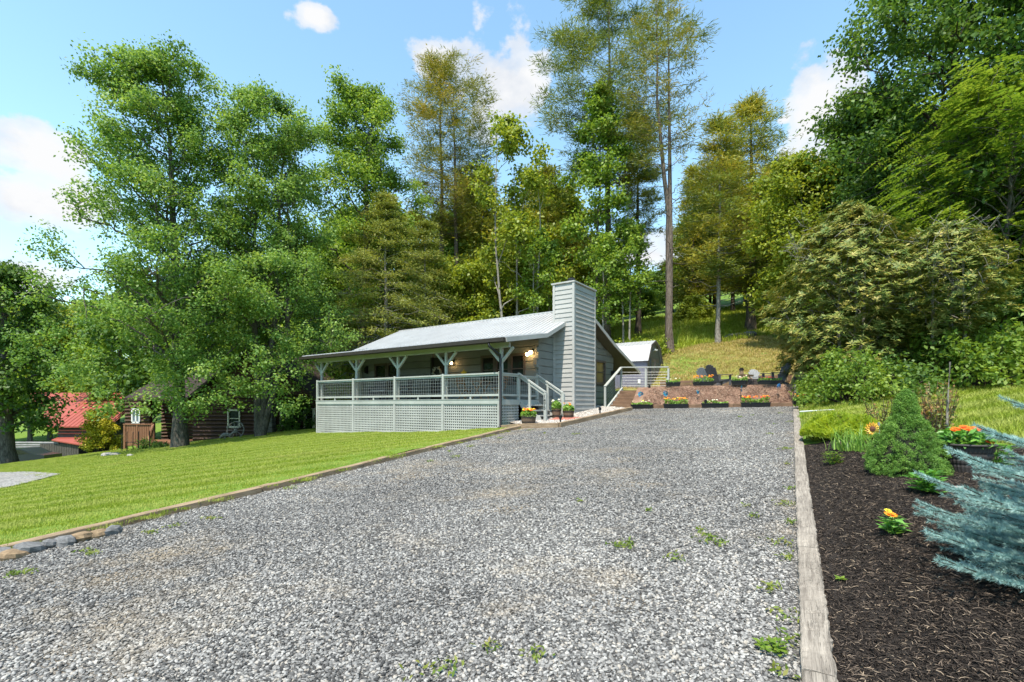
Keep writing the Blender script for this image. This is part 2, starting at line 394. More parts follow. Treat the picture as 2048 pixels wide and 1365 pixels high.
def lawn_extra(h, g, col):
    # mower stripes and clover / straw patches
    st = h.n('ShaderNodeTexWave', wave_type='BANDS'); h.link(h.mapping(g, (1, 1, 0), (0, 0, math.radians(72))), st.inputs[0])
    st.inputs['Scale'].default_value = .32; st.inputs['Distortion'].default_value = 3.0; st.inputs['Detail'].default_value = 2; st.inputs['Detail Scale'].default_value = .6
    col = h.mix(h.ramp(st.outputs[0], [(.35, 0), (.65, .16)]), col, (.21, .27, .055))
    dry = h.noise(h.mapping(g, (.5, 1.4, 1)), .55, 5, .6)
    return h.mix(h.ramp(dry, [(.6, 0), (.78, .6)]), col, (.30, .27, .085))
M_LAWN = patchy('lawn_grass_ground', [(.3, (.085, .165, .018)), (.6, (.14, .22, .026)), (.8, (.2, .255, .04))], .5, extra=lawn_extra)
def hill_extra(h, g, col):
    s = h.n('ShaderNodeSeparateXYZ'); h.link(g, s.inputs[0])
    n = h.noise(g, .22, 6, .65)
    # straw-brown bank close to the terrace, green higher up and on the lawns
    s1 = h.math('ADD', h.math('MULTIPLY', s.outputs[0], .496), h.math('MULTIPLY', s.outputs[1], .868))     # depth behind the terrace line
    lo = h.math('MULTIPLY', h.ramp(h.math('DIVIDE', s1, 60), [(.40, 0), (.43, 1), (.55, 1), (.66, 0)]), h.ramp(h.math('DIVIDE', s.outputs[0], 30), [(.18, 0), (.24, 1), (.55, 1), (.72, 0)]))
    f = h.math('MULTIPLY', lo, h.ramp(h.math('ADD', n, h.math('MULTIPLY', h.noise(g, 1.6, 5, .7), .35)), [(.45, 1), (.8, .1)]))
    tan = h.ramp(h.noise(g, 2.4, 6, .7), [(.3, (.27, .155, .075)), (.55, (.36, .25, .12)), (.75, (.30, .27, .10))])
    return h.mix(f, lawn_extra(h, g, col), tan)
M_GROUND = patchy('meadow_ground', [(.3, (.085, .16, .018)), (.6, (.135, .21, .028)), (.8, (.19, .245, .04))], .5, extra=hill_extra)

def build_terrain():
    def axis(lo, hi, parts):
        a = [lo]
        while a[-1] < hi:
            d = a[-1]; st = next(s for (l, h_, s) in parts if l <= d < h_); a.append(d+st)
        return np.array(a)
    xs = axis(-160, 160, [(-160, -50, 6), (-50, -28, 1.2), (-28, 20, .28), (20, 40, 1), (40, 161, 6)])
    ys = axis(-30, 200, [(-30, -4, 3), (-4, 27, .28), (27, 60, .8), (60, 201, 6)])
    X, Y = np.meshgrid(xs, ys); Z = natural(X, Y)
    rng = np.random.default_rng(3)
    def soft(poly, zf, Z, m=.3, drop=.06):
        i = inside(poly, X, Y); d = edge_dist(poly, X, Y)
        return np.where(i & (d > .12), np.minimum(Z, zf(X, Y)-drop), Z)
    dd = np.where(inside(DRIVE, X, Y), 0, edge_dist(DRIVE, X, Y)); Z = np.where(dd < .45, np.minimum(Z, Dz(X, Y)-.12), Z)
    Z = soft(TERR, lambda a, b: np.minimum(terr_rel(a, b), Dz(a, b)+.3), Z, drop=.12)
    Z = np.where(inside(WALK, X, Y), np.minimum(Z, Dz(X, Y)+.02), Z)
    Z = np.where(inside(BED, X, Y), np.minimum(Z, bed_rel(X, Y))-.08, Z)
    far = np.clip((np.hypot(X, Y)-70)/80, 0, 1)
    Z = Z + far*3*np.sin(X*.05+1)*np.cos(Y*.043)
    ny, nx = X.shape; jj, ii = np.meshgrid(np.arange(ny-1), np.arange(nx-1), indexing='ij')
    q = np.stack([jj*nx+ii, jj*nx+ii+1, (jj+1)*nx+ii+1, (jj+1)*nx+ii], -1).reshape(-1, 4)
    ob_np('ground', np.stack([X.ravel(), Y.ravel(), Z.ravel()+EYE], 1), [q], M_GROUND, smooth=True, kind='structure')
    # the valley floor out to the horizon
    MB().add([(-4000, -4000, -14), (4000, -4000, -14), (4000, 4000, -14), (-4000, 4000, -14)], [(0, 1, 2, 3)]).build('valley_ground', M_LAWN, kind='structure')
    # wooded ridges beyond
    m, h = new_mat('wooded_ridge'); g = h.n('ShaderNodeNewGeometry').outputs['Position']
    c = h.ramp(h.noise(g, .11, 6, .7), [(.3, (.018, .045, .022)), (.5, (.035, .08, .03)), (.72, (.07, .125, .04))])
    out(h, bsdf(h, c, .95, h.noise(g, .16, 6, .7), 1.0, 3.0, spec=.05))
    a = np.linspace(-math.pi, math.pi, 361); rr = np.linspace(0, 1, 26); A, R = np.meshgrid(a, rr)
    rad = 230 + 420*R
    hill = 8+ 92*np.sin(R*math.pi*.62)**1.3*(.72+.2*np.sin(A*3.1+.9)+.12*np.sin(A*7.3+2)+.07*np.sin(A*15+R*3))
    rng = np.random.default_rng(5); hill = hill + rng.normal(0, 1.1, hill.shape)
    V = np.stack([rad*np.sin(A), rad*np.cos(A), hill-14], -1).reshape(-1, 3); nx = len(a)
    jj, ii = np.meshgrid(np.arange(len(rr)-1), np.arange(nx-1), indexing='ij')
    ob_np('wooded_hills', V, [np.stack([jj*nx+ii, jj*nx+ii+1, (jj+1)*nx+ii+1, (jj+1)*nx+ii], -1).reshape(-1, 4)], m, smooth=True, kind='structure')
build_terrain()

# ---- gravel drive, walk, mulch bed, bank
def gravel_mat(name, tones, sandy, cell=42):
    m, h = new_mat(name); g = h.n('ShaderNodeNewGeometry').outputs['Position']
    vo = h.n('ShaderNodeTexVoronoi'); h.link(g, vo.inputs['Vector']); vo.inputs['Scale'].default_value = cell
    s = h.n('ShaderNodeSeparateColor'); h.link(vo.outputs['Color'], s.inputs[0])
    col = h.ramp(s.outputs[0], tones)
    col = h.mix(h.ramp(vo.outputs['Distance'], [(.35, 0), (.75, .75)]), col, (.045, .042, .038))
    n = h.noise(h.mapping(g, (1, 1.8, 1)), .42, 6, .62)
    col = h.mix(h.ramp(n, [(.56, 0), (.70, .75)]), col, sandy)
    out(h, bsdf(h, col, .9, vo.outputs['Distance'], .8, -.02, spec=.2)); return m
TONES = [(0, (.05, .049, .048)), (.3, (.13, .126, .12)), (.6, (.23, .22, .205)), (.85, (.34, .325, .30)), (1, (.48, .46, .42))]
M_GRAVEL = gravel_mat('gravel_bed', TONES, (.36, .285, .19), 60)
M_WALKG = gravel_mat('pea_gravel', [(0, (.2, .18, .16)), (.4, (.38, .33, .28)), (.8, (.52, .46, .40)), (1, (.62, .58, .52))], (.45, .38, .3), 60)
drive, _, _ = sheet_from_poly('gravel_driveway', DRIVE, Dz, .35, M_GRAVEL)
walk, _, _ = sheet_from_poly('gravel_walk', WALK, lambda x, y: Dz(x, y)+.10, .3, M_WALKG)
PAD = []
for (px, py) in [(-260, 985), (-60, 990), (40, 972), (95, 957), (122, 950), (60, 945), (-60, 948), (-260, 950)]:
    u, v = (px-CX)/F, (HY-py)/F; Yp = -1.281/(v-.111*u-.0434); PAD.append((u*Yp, Yp))
pad, _, _ = sheet_from_poly('gravel_pad', PAD, lambda x, y: natural(x, y), .4, gravel_mat('pale_gravel', [(0, (.20, .195, .185)), (.5, (.33, .32, .30)), (1, (.45, .43, .40))], (.32, .28, .22), 20), lift=.035)
M_SOIL = patchy('dark_mulch_soil', [(.3, (.018, .015, .013)), (.7, (.055, .045, .038))], 3, fscale=45, bump=.9, bdist=.04)
bed, _, _ = sheet_from_poly('mulch_bed', BED, bed_rel, .2, M_SOIL, lift=.02)
def strip(name, poly, outer_side, wid):
    zf = lambda x, y: natural(x, y) + .022 - .05*np.clip((edge_dist(outer_side, x, y))/wid, 0, 1)**3
    return sheet_from_poly(name, poly, zf, .28, M_GROUND)
LSTRIP = [(-12.0, 1.4), (-8.4, 7.0), (-6.7, 9.6), (-2.9, 15.8), hxy(-1.2, -.02), hxy(.05, -.02), PATH1, LT2, LT1, LT0]
strip('lawn', LSTRIP, [LT0, LT1, LT2, PATH1, LT2, LT1], 2.3)
RSTRIP = [(RTX(9.7)+.1, 9.7), (RTX(18.2)+.1, 18.2), (RTX(18.2)+2.2, 18.0), (RTX(9.7)+2.4, 9.2)]
sheet_from_poly('bed_lawn', RSTRIP, lambda x, y: np.where(x-RTX(y) > 2.0, natural(x, y)-.03, bed_rel(x, y)+.022), .28, M_GROUND)
M_BANK = patchy('bark_mulch_bank', [(.3, (.18, .10, .07)), (.55, (.29, .18, .125)), (.8, (.38, .26, .18))], 2.2, fscale=38, bump=1.0, bdist=.05)
def bank_build():
    S, Bb = np.meshgrid(np.linspace(-.02, TLEN, 60), np.linspace(.08, 1.28, 16)); X = TL[0]+S*TT[0]+Bb*TB[0]; Y = TL[1]+S*TT[1]+Bb*TB[1]
    Z = terr_rel(X, Y)+EYE+.03+.025*np.sin(S*5.1+Bb*3)*np.sin(Bb*7)
    nx = S.shape[1]; jj, ii = np.meshgrid(np.arange(15), np.arange(59), indexing='ij'); q = np.stack([jj*nx+ii, jj*nx+ii+1, (jj+1)*nx+ii+1, (jj+1)*nx+ii], -1).reshape(-1, 4)
    ob_np('mulched_bank', np.stack([X, Y, Z], -1).reshape(-1, 3), [q], M_BANK, smooth=True, kind='structure')
    a, b, c, d = txy(-.05, 1.2), txy(TLEN, 1.2), txy(TLEN, 6.2), txy(-.05, 6.2); z = TZ-.02+EYE
    MB().add([(*p, z) for p in (a, b, c, d)], [(0, 1, 2, 3)]).build('terrace_floor', M_WALKG, kind='structure')
bank_build()
# ---------------------------------------------------------------- grey log cabin
GREY = rgb(158, 163, 163); SAGE = rgb(150, 170, 163)
M_LOG = painted('grey_painted_log', rgb(122, 124, 119), (.6, .6, 9), .4)
M_SIDE = painted('grey_siding', rgb(168, 166, 161), (.7, .7, 10), .35)
M_TRIM = painted('grey_trim', rgb(174, 172, 167), (6, 6, .8), .25)
M_RAIL = painted('pale_sage_rail', rgb(168, 170, 163), (3, 3, 3), .22)
M_LATT = painted('grey_lattice', rgb(168, 167, 161), (3, 3, 3), .2)
M_ROOF = plain('galvanised_roof', (.45, .445, .435), .5, .10, 1.2, metal=.25, bump=.04)
M_DARK = plain('dark_brown_metal', (.035, .027, .022), .5, .2)
M_BLACK = plain('black_metal', (.012, .012, .013), .45, .2)
M_BROWNT = plain('brown_window_trim', rgb(92, 80, 74), .6, .15)
M_SOFFIT = painted('soffit_board', rgb(96, 90, 78), (1, 8, 1), .3)
M_DOORB = plain('black_door', (.014, .014, .015), .4, .2)
M_WHITE = plain('white_paint', (.72, .72, .70), .5, .08)
M_WIRE = plain('galvanised_wire', (.30, .31, .30), .45, .1, metal=.4, bump=0)
M_CHINK = plain('chinking', rgb(128, 130, 126), .9, .15)
def glass_mat(name, c=(.015, .017, .018), rough=.06):
    m, h = new_mat(name); n = h.noise(coords(h), 1.7, 4)
    out(h, bsdf(h, h.ramp(n, [(.3, tuple(x*.6 for x in c)), (.7, tuple(x*1.6 for x in c))]), rough, spec=.6)); return m
M_GLASS = glass_mat('window_glass'); M_GLASSW = glass_mat('warm_window', (.13, .09, .045), .15)
def bulb_mat(name, c, s):
    m, h = new_mat(name); out(h, bsdf(h, c, .4, emit=c, estr=s)); return m
M_BULB = bulb_mat('warm_bulb', (1.0, .62, .25), 14.0)
HB = 1.3
house = thing('log_cabin', 'grey painted log cabin with metal roof, covered porch and tall clapboard chimney', 'house', (O[0], O[1], EYE-HB), math.atan2(T[1], T[0]))
def hz(z): return z + HB
t0, t1 = -10.53, 0.0
def roof_z(b):
    return float(np.interp(b, [-.4, 2.26, 5.7, 8.7, 12.32], [2.24, 2.69, 4.2, 3.0, 1.82]))
# -- roof slopes with standing ribs
RT0, RT1 = -11.18, .52
for (b0, b1) in [(-.4, 2.26), (2.26, 5.7), (5.7, 8.7), (8.7, 12.32)]:
    z0, z1 = hz(roof_z(b0)), hz(roof_z(b1)); m = MB()
    m.add([(RT0, b0, z0), (RT1, b0, z0), (RT1, b1, z1), (RT0, b1, z1), (RT0, b0, z0-.03), (RT1, b0, z0-.03), (RT1, b1, z1-.03), (RT0, b1, z1-.03)],
          [(0, 1, 2, 3), (7, 6, 5, 4), (0, 4, 5, 1), (1, 5, 6, 2), (2, 6, 7, 3), (3, 7, 4, 0)])
    k = RT0+.06
    while k < RT1:
        m.add([(k-.032, b0-.004, z0+.001), (k+.032, b0-.004, z0+.001), (k+.014, b0-.004, z0+.042), (k-.014, b0-.004, z0+.042),
               (k-.032, b1, z1+.001), (k+.032, b1, z1+.001), (k+.014, b1, z1+.042), (k-.014, b1, z1+.042)], [(0, 1, 2, 3), (1, 5, 6, 2), (2, 6, 7, 3), (3, 7, 4, 0)])
        k += .229
    m.build('metal_roof', M_ROOF, house)
    # soffit boarding below each slope
    s = MB(); s.add([(RT0+.03, b0+.03, z0-.10), (RT1-.03, b0+.03, z0-.10), (RT1-.03, b1-.01, z1-.10), (RT0+.03, b1-.01, z1-.10),
                     (RT0+.03, b0+.03, z0-.035), (RT1-.03, b0+.03, z0-.035), (RT1-.03, b1-.01, z1-.035), (RT0+.03, b1-.01, z1-.035)],
                    [(3, 2, 1, 0), (4, 5, 6, 7), (0, 1, 5, 4), (1, 2, 6, 5), (2, 3, 7, 6), (3, 0, 4, 7)]); s.build('soffit', M_SOFFIT, house)
    for tt in (RT0, RT1):                                    # rake boards
        f = MB(); e = .02 if tt > 0 else -.02
        f.beam((tt+e, b0, z0-.085), (tt+e, b1, z1-.085), .035, .15); f.build('rake_board', M_TRIM, house)
MB().box(RT0-.02, RT1+.02, 5.6, 5.8, hz(4.175), hz(4.235)).build('ridge_cap', M_ROOF, house)
MB().prism([(-.53, hz(2.10)), (-.41, hz(2.08)), (-.41, hz(2.225)), (-.54, hz(2.225))], 'x', RT0, RT1).build('gutter', M_DARK, house)
MB().box(RT0, RT1, 12.33, 12.45, hz(1.68), hz(1.80)).build('gutter', M_DARK, house)
# gable infill above the log courses, logs themselves
def course(m, a0, a1, z0, z1, face, horiz, depth=.16, off=0.0):
    """one squared log; face = coordinate of outer face, running along a"""
    c = .018
    if horiz == 't': m.prism([(face, z0+c), (face+c, z0), (face+depth, z0), (face+depth, z1), (face+c, z1), (face, z1-c)], 'x', a0, a1)
    else: m.prism([(face, z0+c), (face-c, z0), (face-depth, z0), (face-depth, z1), (face-c, z1), (face, z1-c)], 'y', a0, a1)
CH = .30
wall_f = bpy.data.objects.new('front_wall', None); link(wall_f, house)
fwin = [(-9.55, -7.75, .75, 2.0, 'w'), (-5.62, -4.72, .20, 2.13, 'd'), (-2.8, -.62, .85, 2.02, 'w')]    # t0, t1, z0, z1
z = .20; k = 0
rr_ = random.Random(4)
while z < 2.62:
    z1 = min(z+CH-.012, 2.66); spans = [(t0-.18 if k % 2 else t0, t1+.0 if k % 2 else t1-.02)]
    for (a, b_, w0, w1, _) in fwin:
        if z1-.05 > w0 and z+.05 < w1:
            ns = []
            for (p, q) in spans:
                if b_ <= p or a >= q: ns.append((p, q))
                else:
                    if a-p > .03: ns.append((p, a))
                    if q-b_ > .03: ns.append((b_, q))
            spans = ns
    for (p, q) in spans:
        m = MB(); course(m, p, q, hz(z), hz(z1), 2.53+rr_.uniform(-.006, .006), 't'); m.build('log', M_LOG, wall_f)
    z += CH; k += 1
MB().box(t0, t1-.05, 2.62, 2.66, hz(.15), hz(2.68)).build('chinking', M_CHINK, wall_f)
wall_g = bpy.data.objects.new('gable_wall', None); link(wall_g, house)
GB0, GB1 = 2.53, 9.85
gw = (7.70, 8.82, 1.02, 2.12)
z = -.28; k = 0
while z < 3.95:
    z1 = z+CH-.012
    # keep each course under the roof slopes
    lo = GB0; hi = GB1
    bs = [b for b in np.linspace(GB0, GB1, 400) if roof_z(b)-.13 > z1]
    if not bs: break
    lo, hi = min(bs), max(bs)
    if k % 2 == 0 and z < 2.0 and z > .1: lo -= .14
    spans = [(lo, hi)]
    if z1-.05 > gw[2] and z+.05 < gw[3]:
        spans = [(lo, gw[0]), (gw[1], hi)]
    for (p, q) in spans:
        m = MB(); course(m, p, q, hz(z), hz(z1), 0.0+rr_.uniform(-.006, .006), 'b'); m.build('log', M_LOG, wall_g)
    z += CH; k += 1
pts = [(GB0+.02, hz(-.5)), (GB1-.02, hz(-.3))] + [(b, hz(roof_z(b)-.11)) for b in (GB1-.02, 8.7, 5.7, 2.6)]
MB().prism(pts, 'x', -.14, -.07).build('chinking', M_CHINK, wall_g)
MB().prism([(b, z_) for (b, z_) in pts], 'x', t0+.05, t0+.12).build('gable_wall', M_LOG, house)
# notched corner ends
for i in range(8):
    zc = .21+i*CH
    MB().bbox(-.2 if i % 2 else -.12, .055 if i % 2 else .03, 2.40 if i % 2 == 0 else 2.46, 2.527, hz(zc+.02), hz(zc+.22), .02).build('log_end', M_LOG, house)
# rear wing set back, vertical boards
rear = bpy.data.objects.new('rear_wall', None); link(rear, house)
b = 9.87; 
while b < 12.1:
    MB().box(-.95, -.90, b, b+.19, hz(-.15), hz(roof_z(b+.2)-.12)).build('board', M_LOG, rear); b += .2
MB().box(-10.4, -.97, 12.0, 12.08, hz(-.6), hz(1.8)).build('wall_board', M_LOG, rear)
MB().box(-.92, -.1, 9.78, 9.84, hz(-.15), hz(2.45)).build('wall_board', M_LOG, rear)
rd = MB().box(-.88, -.84, 10.25, 11.05, hz(-.1), hz(1.85)).build('door', M_WHITE, house)
for (q0, q1) in [(10.17, 10.25), (11.05, 11.13)]: MB().box(-.9, -.80, q0, q1, hz(-.1), hz(1.93)).build('door_frame', M_WHITE, rd)
for i in range(4): MB().box(-.845, -.832, 10.35, 10.95, hz(.2+i*.4), hz(.48+i*.4)).build('pane', M_GLASS, rd)
# windows
def window(face, a0, a1, z0, z1, axis, trim, pane, parent, muntin=True, kid='window'):
    """axis 't': in the front wall (faces -b); 'b': in the gable wall (faces +t)"""
    wn = bpy.data.objects.new(kid, None); link(wn, parent); wd = .075
    def bx(p0, p1, q0, q1, d0, d1, name, mat):
        m = MB()
        if axis == 't': m.box(p0, p1, face+d0, face+d1, hz(q0), hz(q1))
        else: m.box(face-d1, face-d0, p0, p1, hz(q0), hz(q1))
        m.build(name, mat, wn)
    bx(a0-.02, a0+wd, z0, z1, -.035, .1, 'frame', trim); bx(a1-wd, a1+.02, z0, z1, -.035, .1, 'frame', trim)
    bx(a0-.02, a1+.02, z1-wd, z1+.03, -.04, .1, 'frame', trim); bx(a0-.05, a1+.05, z0-.05, z0+.05, -.06, .1, 'sill', trim)
    if muntin:
        zm = (z0+z1)/2; bx(a0+wd, a1-wd, zm-.02, zm+.02, -.012, .06, 'muntin', trim)
    bx(a0+wd-.01, a1-wd+.01, z0+.04, z1-.04, .035, .05, 'pane', pane); return wn
window(2.53, -9.55, -8.68, .75, 2.0, 't', M_BROWNT, M_GLASS, house); window(2.53, -8.62, -7.75, .75, 2.0, 't', M_BROWNT, M_GLASS, house)
for (a, c) in [(-2.8, -2.10), (-2.06, -1.36), (-1.32, -.62)]: window(2.53, a, c, .85, 2.02, 't', M_BROWNT, M_GLASS, house)
window(0.0, *gw, 'b', M_BROWNT, M_GLASSW, house)
dr = MB().box(-5.6, -4.74, 2.56, 2.62, hz(.2), hz(2.11)).build('front_door', M_DOORB, house)
for (q0, q1, y0) in [(-5.70, -5.60, .2), (-4.74, -4.64, .2)]: MB().box(q0, q1, 2.49, 2.62, hz(y0), hz(2.13)).build('door_frame', M_DOORB, dr)
for i, zc in enumerate((.45, 1.15)): 
    for q in (-5.48, -5.12): MB().bbox(q, q+.28, 2.548, 2.562, hz(zc), hz(zc+.55), .006).build('door_panel', M_DOORB, dr)
MB().box(-4.84, -4.80, 2.50, 2.56, hz(1.05), hz(1.22)).build('handle', M_WIRE, dr)
# porch: deck, trim, posts, braces, beam
MB().box(t0, t1, .03, 2.5, hz(.14), hz(.19)).build('porch_deck', M_LATT, house)
MB().box(t0-.06, t1+.05, -.045, .0, hz(.03), hz(.175)).build('deck_skirt', M_RAIL, house)
MB().box(t0-.07, t1+.06, -.06, .03, hz(.178), hz(.20)).build('deck_edge', M_RAIL, house)
MB().box(t1+.002, t1+.045, .0, 2.5, hz(.0), hz(.175)).build('deck_skirt', M_RAIL, house)
MB().box(t0-.045, t0-.002, .0, 2.5, hz(.0), hz(.175)).build('deck_skirt', M_RAIL, house)
MB().box(t0-.25, t1+.28, .12, .24, hz(1.97), hz(2.15)).build('porch_beam', M_RAIL, house)
def post(t, b):
    MB().bbox(t-.05, t+.05, b-.05, b+.05, hz(.19), hz(1.97), .008).build('porch_post', M_RAIL, house)
BAY = 10.53/4
for i in range(5):
    t = -i*BAY - (.07 if i == 0 else -.08 if i == 4 else 0); post(t, .18)
    for s in (-1, 1):
        MB().beam((t+s*.04, .18, hz(1.50)), (t+s*.50, .18, hz(1.965)), .08, .085).build('brace', M_RAIL, house)
post(t0+.1, 2.35)
# railings
def rail_run(p0, p1, zt0, zt1, zb0, zb1, parent, block=True):
    d = Vector((p1[0]-p0[0], p1[1]-p0[1], 0)); n = d.length
    MB().beam((*p0, hz(zt0)), (*p1, hz(zt1)), .11, .05).build('top_rail', M_RAIL, parent)
    MB().beam((*p0, hz(zt0-.055)), (*p1, hz(zt1-.055)), .045, .06).build('upper_rail', M_RAIL, parent)
    MB().beam((*p0, hz(zb0)), (*p1, hz(zb1)), .06, .075).build('bottom_rail', M_RAIL, parent)
    m = MB(); k = .06
    while k < n-.03:
        f = k/n; q = Vector((p0[0], p0[1], 0))+d*f
        m.beam((q.x, q.y, hz(zb0+(zb1-zb0)*f)), (q.x, q.y, hz(zt0+(zt1-zt0)*f-.06)), .008, .008, (0, 1, 0.01)); k += .125
    nh = 6
    for i in range(1, nh):
        f = i/nh; m.beam((*p0, hz(zb0+(zt0-zb0)*f-.03)), (*p1, hz(zb1+(zt1-zb1)*f-.03)), .008, .008)
    m.build('wire_mesh', M_WIRE, parent, kind='stuff')
    if block:
        q = Vector((p0[0], p0[1], 0))+d*.5; MB().box(q.x-.03, q.x+.03, q.y-.02, q.y+.02, hz(.20), hz(zb0-.035)).build('rail_block', M_RAIL, parent)
def newel(t, b, z0, z1, w_=.05, parent=None, cap=True):
    MB().bbox(t-w_, t+w_, b-w_, b+w_, hz(z0), hz(z1), .01).build('rail_post', M_RAIL, parent or house)
for i in range(5): newel(-i*BAY, 0.0+.012, .20, 1.15)
for i in range(4): rail_run((-(i+1)*BAY+.05, .012), (-i*BAY-.05, .012), 1.09, 1.09, .34, .34, house)
newel(0, 1.14, .0, 1.13); newel(0, 2.42, .2, 1.12)
rail_run((.0, .06), (.0, 1.09), 1.09, 1.09, .34, .34, house, False)
rail_run((t0, .06), (t0, 2.40), 1.09, 1.09, .34, .34, house, False)
gate = bpy.data.objects.new('porch_gate', None); link(gate, house)
rail_run((-.0, 1.22), (-.0, 2.36), 1.05, 1.05, .34, .34, gate, False)
# lattice skirt in bays
def lattice(p0, p1, zlo0, zlo1, ztop=.03):
    d = Vector((p1[0]-p0[0], p1[1]-p0[1], 0)); n = d.length; m = MB(); sp = .098; st = .052
    e = d.normalized(); nrm = Vector((e.y, -e.x, 0))
    k = sp/2
    while k < n:
        f = k/n; q = Vector((p0[0], p0[1], 0))+d*f; m.beam((q.x, q.y, hz(zlo0+(zlo1-zlo0)*f)), (q.x, q.y, hz(ztop)), st, .008, nrm); k += sp
    zz = ztop-.03
    while zz > min(zlo0, zlo1)+.03:
        if zlo0 == zlo1: fa, fb = 0.0, 1.0
        else:
            fc = (zz-.03-zlo0)/(zlo1-zlo0)
            fa, fb = (0, 1) if (zz-.03 > max(zlo0, zlo1)) else ((max(fc, 0), 1) if zlo1 < zlo0 else (0, min(fc, 1)))
        if fb-fa > .02:
            a = Vector((p0[0], p0[1], 0))+d*fa + nrm*.009; c = Vector((p0[0], p0[1], 0))+d*fb + nrm*.009
            m.beam((a.x, a.y, hz(zz)), (c.x, c.y, hz(zz)), .008, st)
        zz -= sp
    m.build('lattice_panel', M_LATT, house, kind='stuff')
LB = [-.82, -1.01, -1.11, -1.2, -1.30]
for i in range(4):
    lattice((-(i+1)*BAY+.03, -.004), (-i*BAY-.03, -.004), LB[i+1]-.02, LB[i]-.02)
    MB().box(-(i+1)*BAY-.05, -(i+1)*BAY+.05, -.04, .0, hz(LB[i+1]-.06), hz(.028)).build('lattice_batten', M_LATT, house)
    MB().beam((-(i+1)*BAY+.05, -.028, hz(LB[i+1]+.0)), (-i*BAY-.05, -.028, hz(LB[i]+.0)), .02, .07).build('lattice_base', M_LATT, house)
MB().box(-.09, .0, -.04, .0, hz(-.86), hz(.028)).build('lattice_batten', M_LATT, house)
lattice((.01, .04), (.01, 1.12), -.84, -.66)
lattice((t0-.01, 2.4), (t0-.01, .04), -1.2, -1.3)
MB().box(t0+.1, -.1, .3, .34, hz(-1.35), hz(.12)).build('underfloor_shade_panel', plain('painted_underfloor_shade', (.02, .02, .02), .9), house)  # near-black panel behind the lattice; its colour stands for the underfloor shade
# downspout
ds = MB(); ds.tube([(-.12, -.47, hz(2.1)), (-.12, -.47, hz(1.98)), (-.02, -.30, hz(1.84)), (.06, -.10, hz(1.70)), (.07, -.075, hz(1.55)), (.07, -.075, hz(-.72)), (.09, -.20, hz(-.80))], .048, 8).build('downspout', M_BLACK, house, True)
# entry steps running out along +t
st = bpy.data.objects.new('entry_steps', None); link(st, house)
GR = -.60
for i, (ta, tb, zt) in enumerate([(.06, .36, .0), (.32, .62, -.19), (.58, .88, -.38)]):
    MB().bbox(ta, tb, 1.2, 2.36, hz(zt-.045), hz(zt), .006).build('tread', M_LATT, st)
for bb in (1.17, 2.36):
    MB().prism([(.05, hz(-.05)), (.05, hz(.12)), (.34, hz(-.06)), (.34, hz(-.08)), (.60, hz(-.25)), (.60, hz(-.27)), (.9, hz(-.44)), (.98, hz(GR-.02)), (.62, hz(GR-.02))], 'y', bb, bb+.04).build('stringer', M_LATT, st)
MB().box(.05, .09, 1.22, 2.34, hz(-.6), hz(-.05)).build('riser', M_BLACK, st)
for bb in (1.14, 2.42):
    newel(1.135, bb, GR-.05, .42, .055, st); newel(.48, bb, -.45, .79, .04, st)
    MB().beam((.0, bb, hz(1.145)), (1.14, bb, hz(.435)), .115, .045).build('handrail', M_RAIL, st)
    MB().beam((.05, bb, hz(1.02)), (1.10, bb, hz(.36)), .045, .08).build('lower_handrail', M_RAIL, st)
# house number reading down the newel
def digits(txt, parent):
    for i, ch in enumerate(txt):
        cu = bpy.data.curves.new('number', 'FONT'); cu.body = ch; cu.size = .16; cu.extrude = .004; cu.align_x = 'CENTER'
        to = bpy.data.objects.new('tmp', cu); me = bpy.data.meshes.new_from_object(to); bpy.data.objects.remove(to)
        me.materials.append(M_BLACK); o = bpy.data.objects.new('digit', me); link(o, parent)
        o.location = (1.135, 1.14-.062, hz(.24-i*.135)); o.rotation_euler = (math.radians(90), 0, 0)
digits('1475', st)
# clapboard chimney against the gable
ch = bpy.data.objects.new('chimney', None); link(ch, house)
C0, C1, Q0, Q1, CZ0, CZ1 = .0, .93, 3.695, 5.67, -.42, 4.86
MB().box(C0-.05, C1-.03, Q0+.03, Q1-.03, hz(CZ0-.05), hz(CZ1)).build('chimney_core', M_SIDE, ch)
nb = 28; bh = (CZ1-CZ0-.1)/nb
for i in range(nb):
    z0 = CZ0+.05+i*bh
    a, b_ = hz(z0-.012), hz(z0+bh)
    MB().prism([(Q0-.012, a), (Q0+.03, a), (Q0+.03, b_), (Q0+.016, b_)], 'x', C0-.04, C1-.05).build('siding_board', M_SIDE, ch)
    MB().prism([(C1+.012, a), (C1-.03, a), (C1-.03, b_), (C1-.016, b_)], 'y', Q0+.05, Q1-.05).build('siding_board', M_SIDE, ch)
for (x0, x1, y0, y1) in [(C0-.02, C0+.07, Q0-.022, Q0+.03), (C1-.07, C1+.024, Q0-.024, Q0+.07), (C1-.03, C1+.022, Q1-.07, Q1+.01)]:
    MB().box(x0, x1, y0, y1, hz(CZ0), hz(CZ1+.0)).build('corner_board', M_TRIM, ch)
MB().box(C0-.08, C1+.05, Q0-.05, Q1+.05, hz(CZ1+.003), hz(CZ1+.06)).build('chimney_cap', M_TRIM, ch)
MB().lathe([(.13, 0), (.13, .10), (.17, .10), (.17, .16), (.12, .2), (.03, .21)], (.62, Q0+.38, hz(CZ1+.06)), 14).build('flue_cap', M_BLACK, ch)
MB().box(.02, C1-.06, Q0+.05, Q1-.05, hz(CZ0-.25), hz(CZ0-.04)).build('chimney_footing', plain('block_footing', (.2, .17, .14), .9), ch)

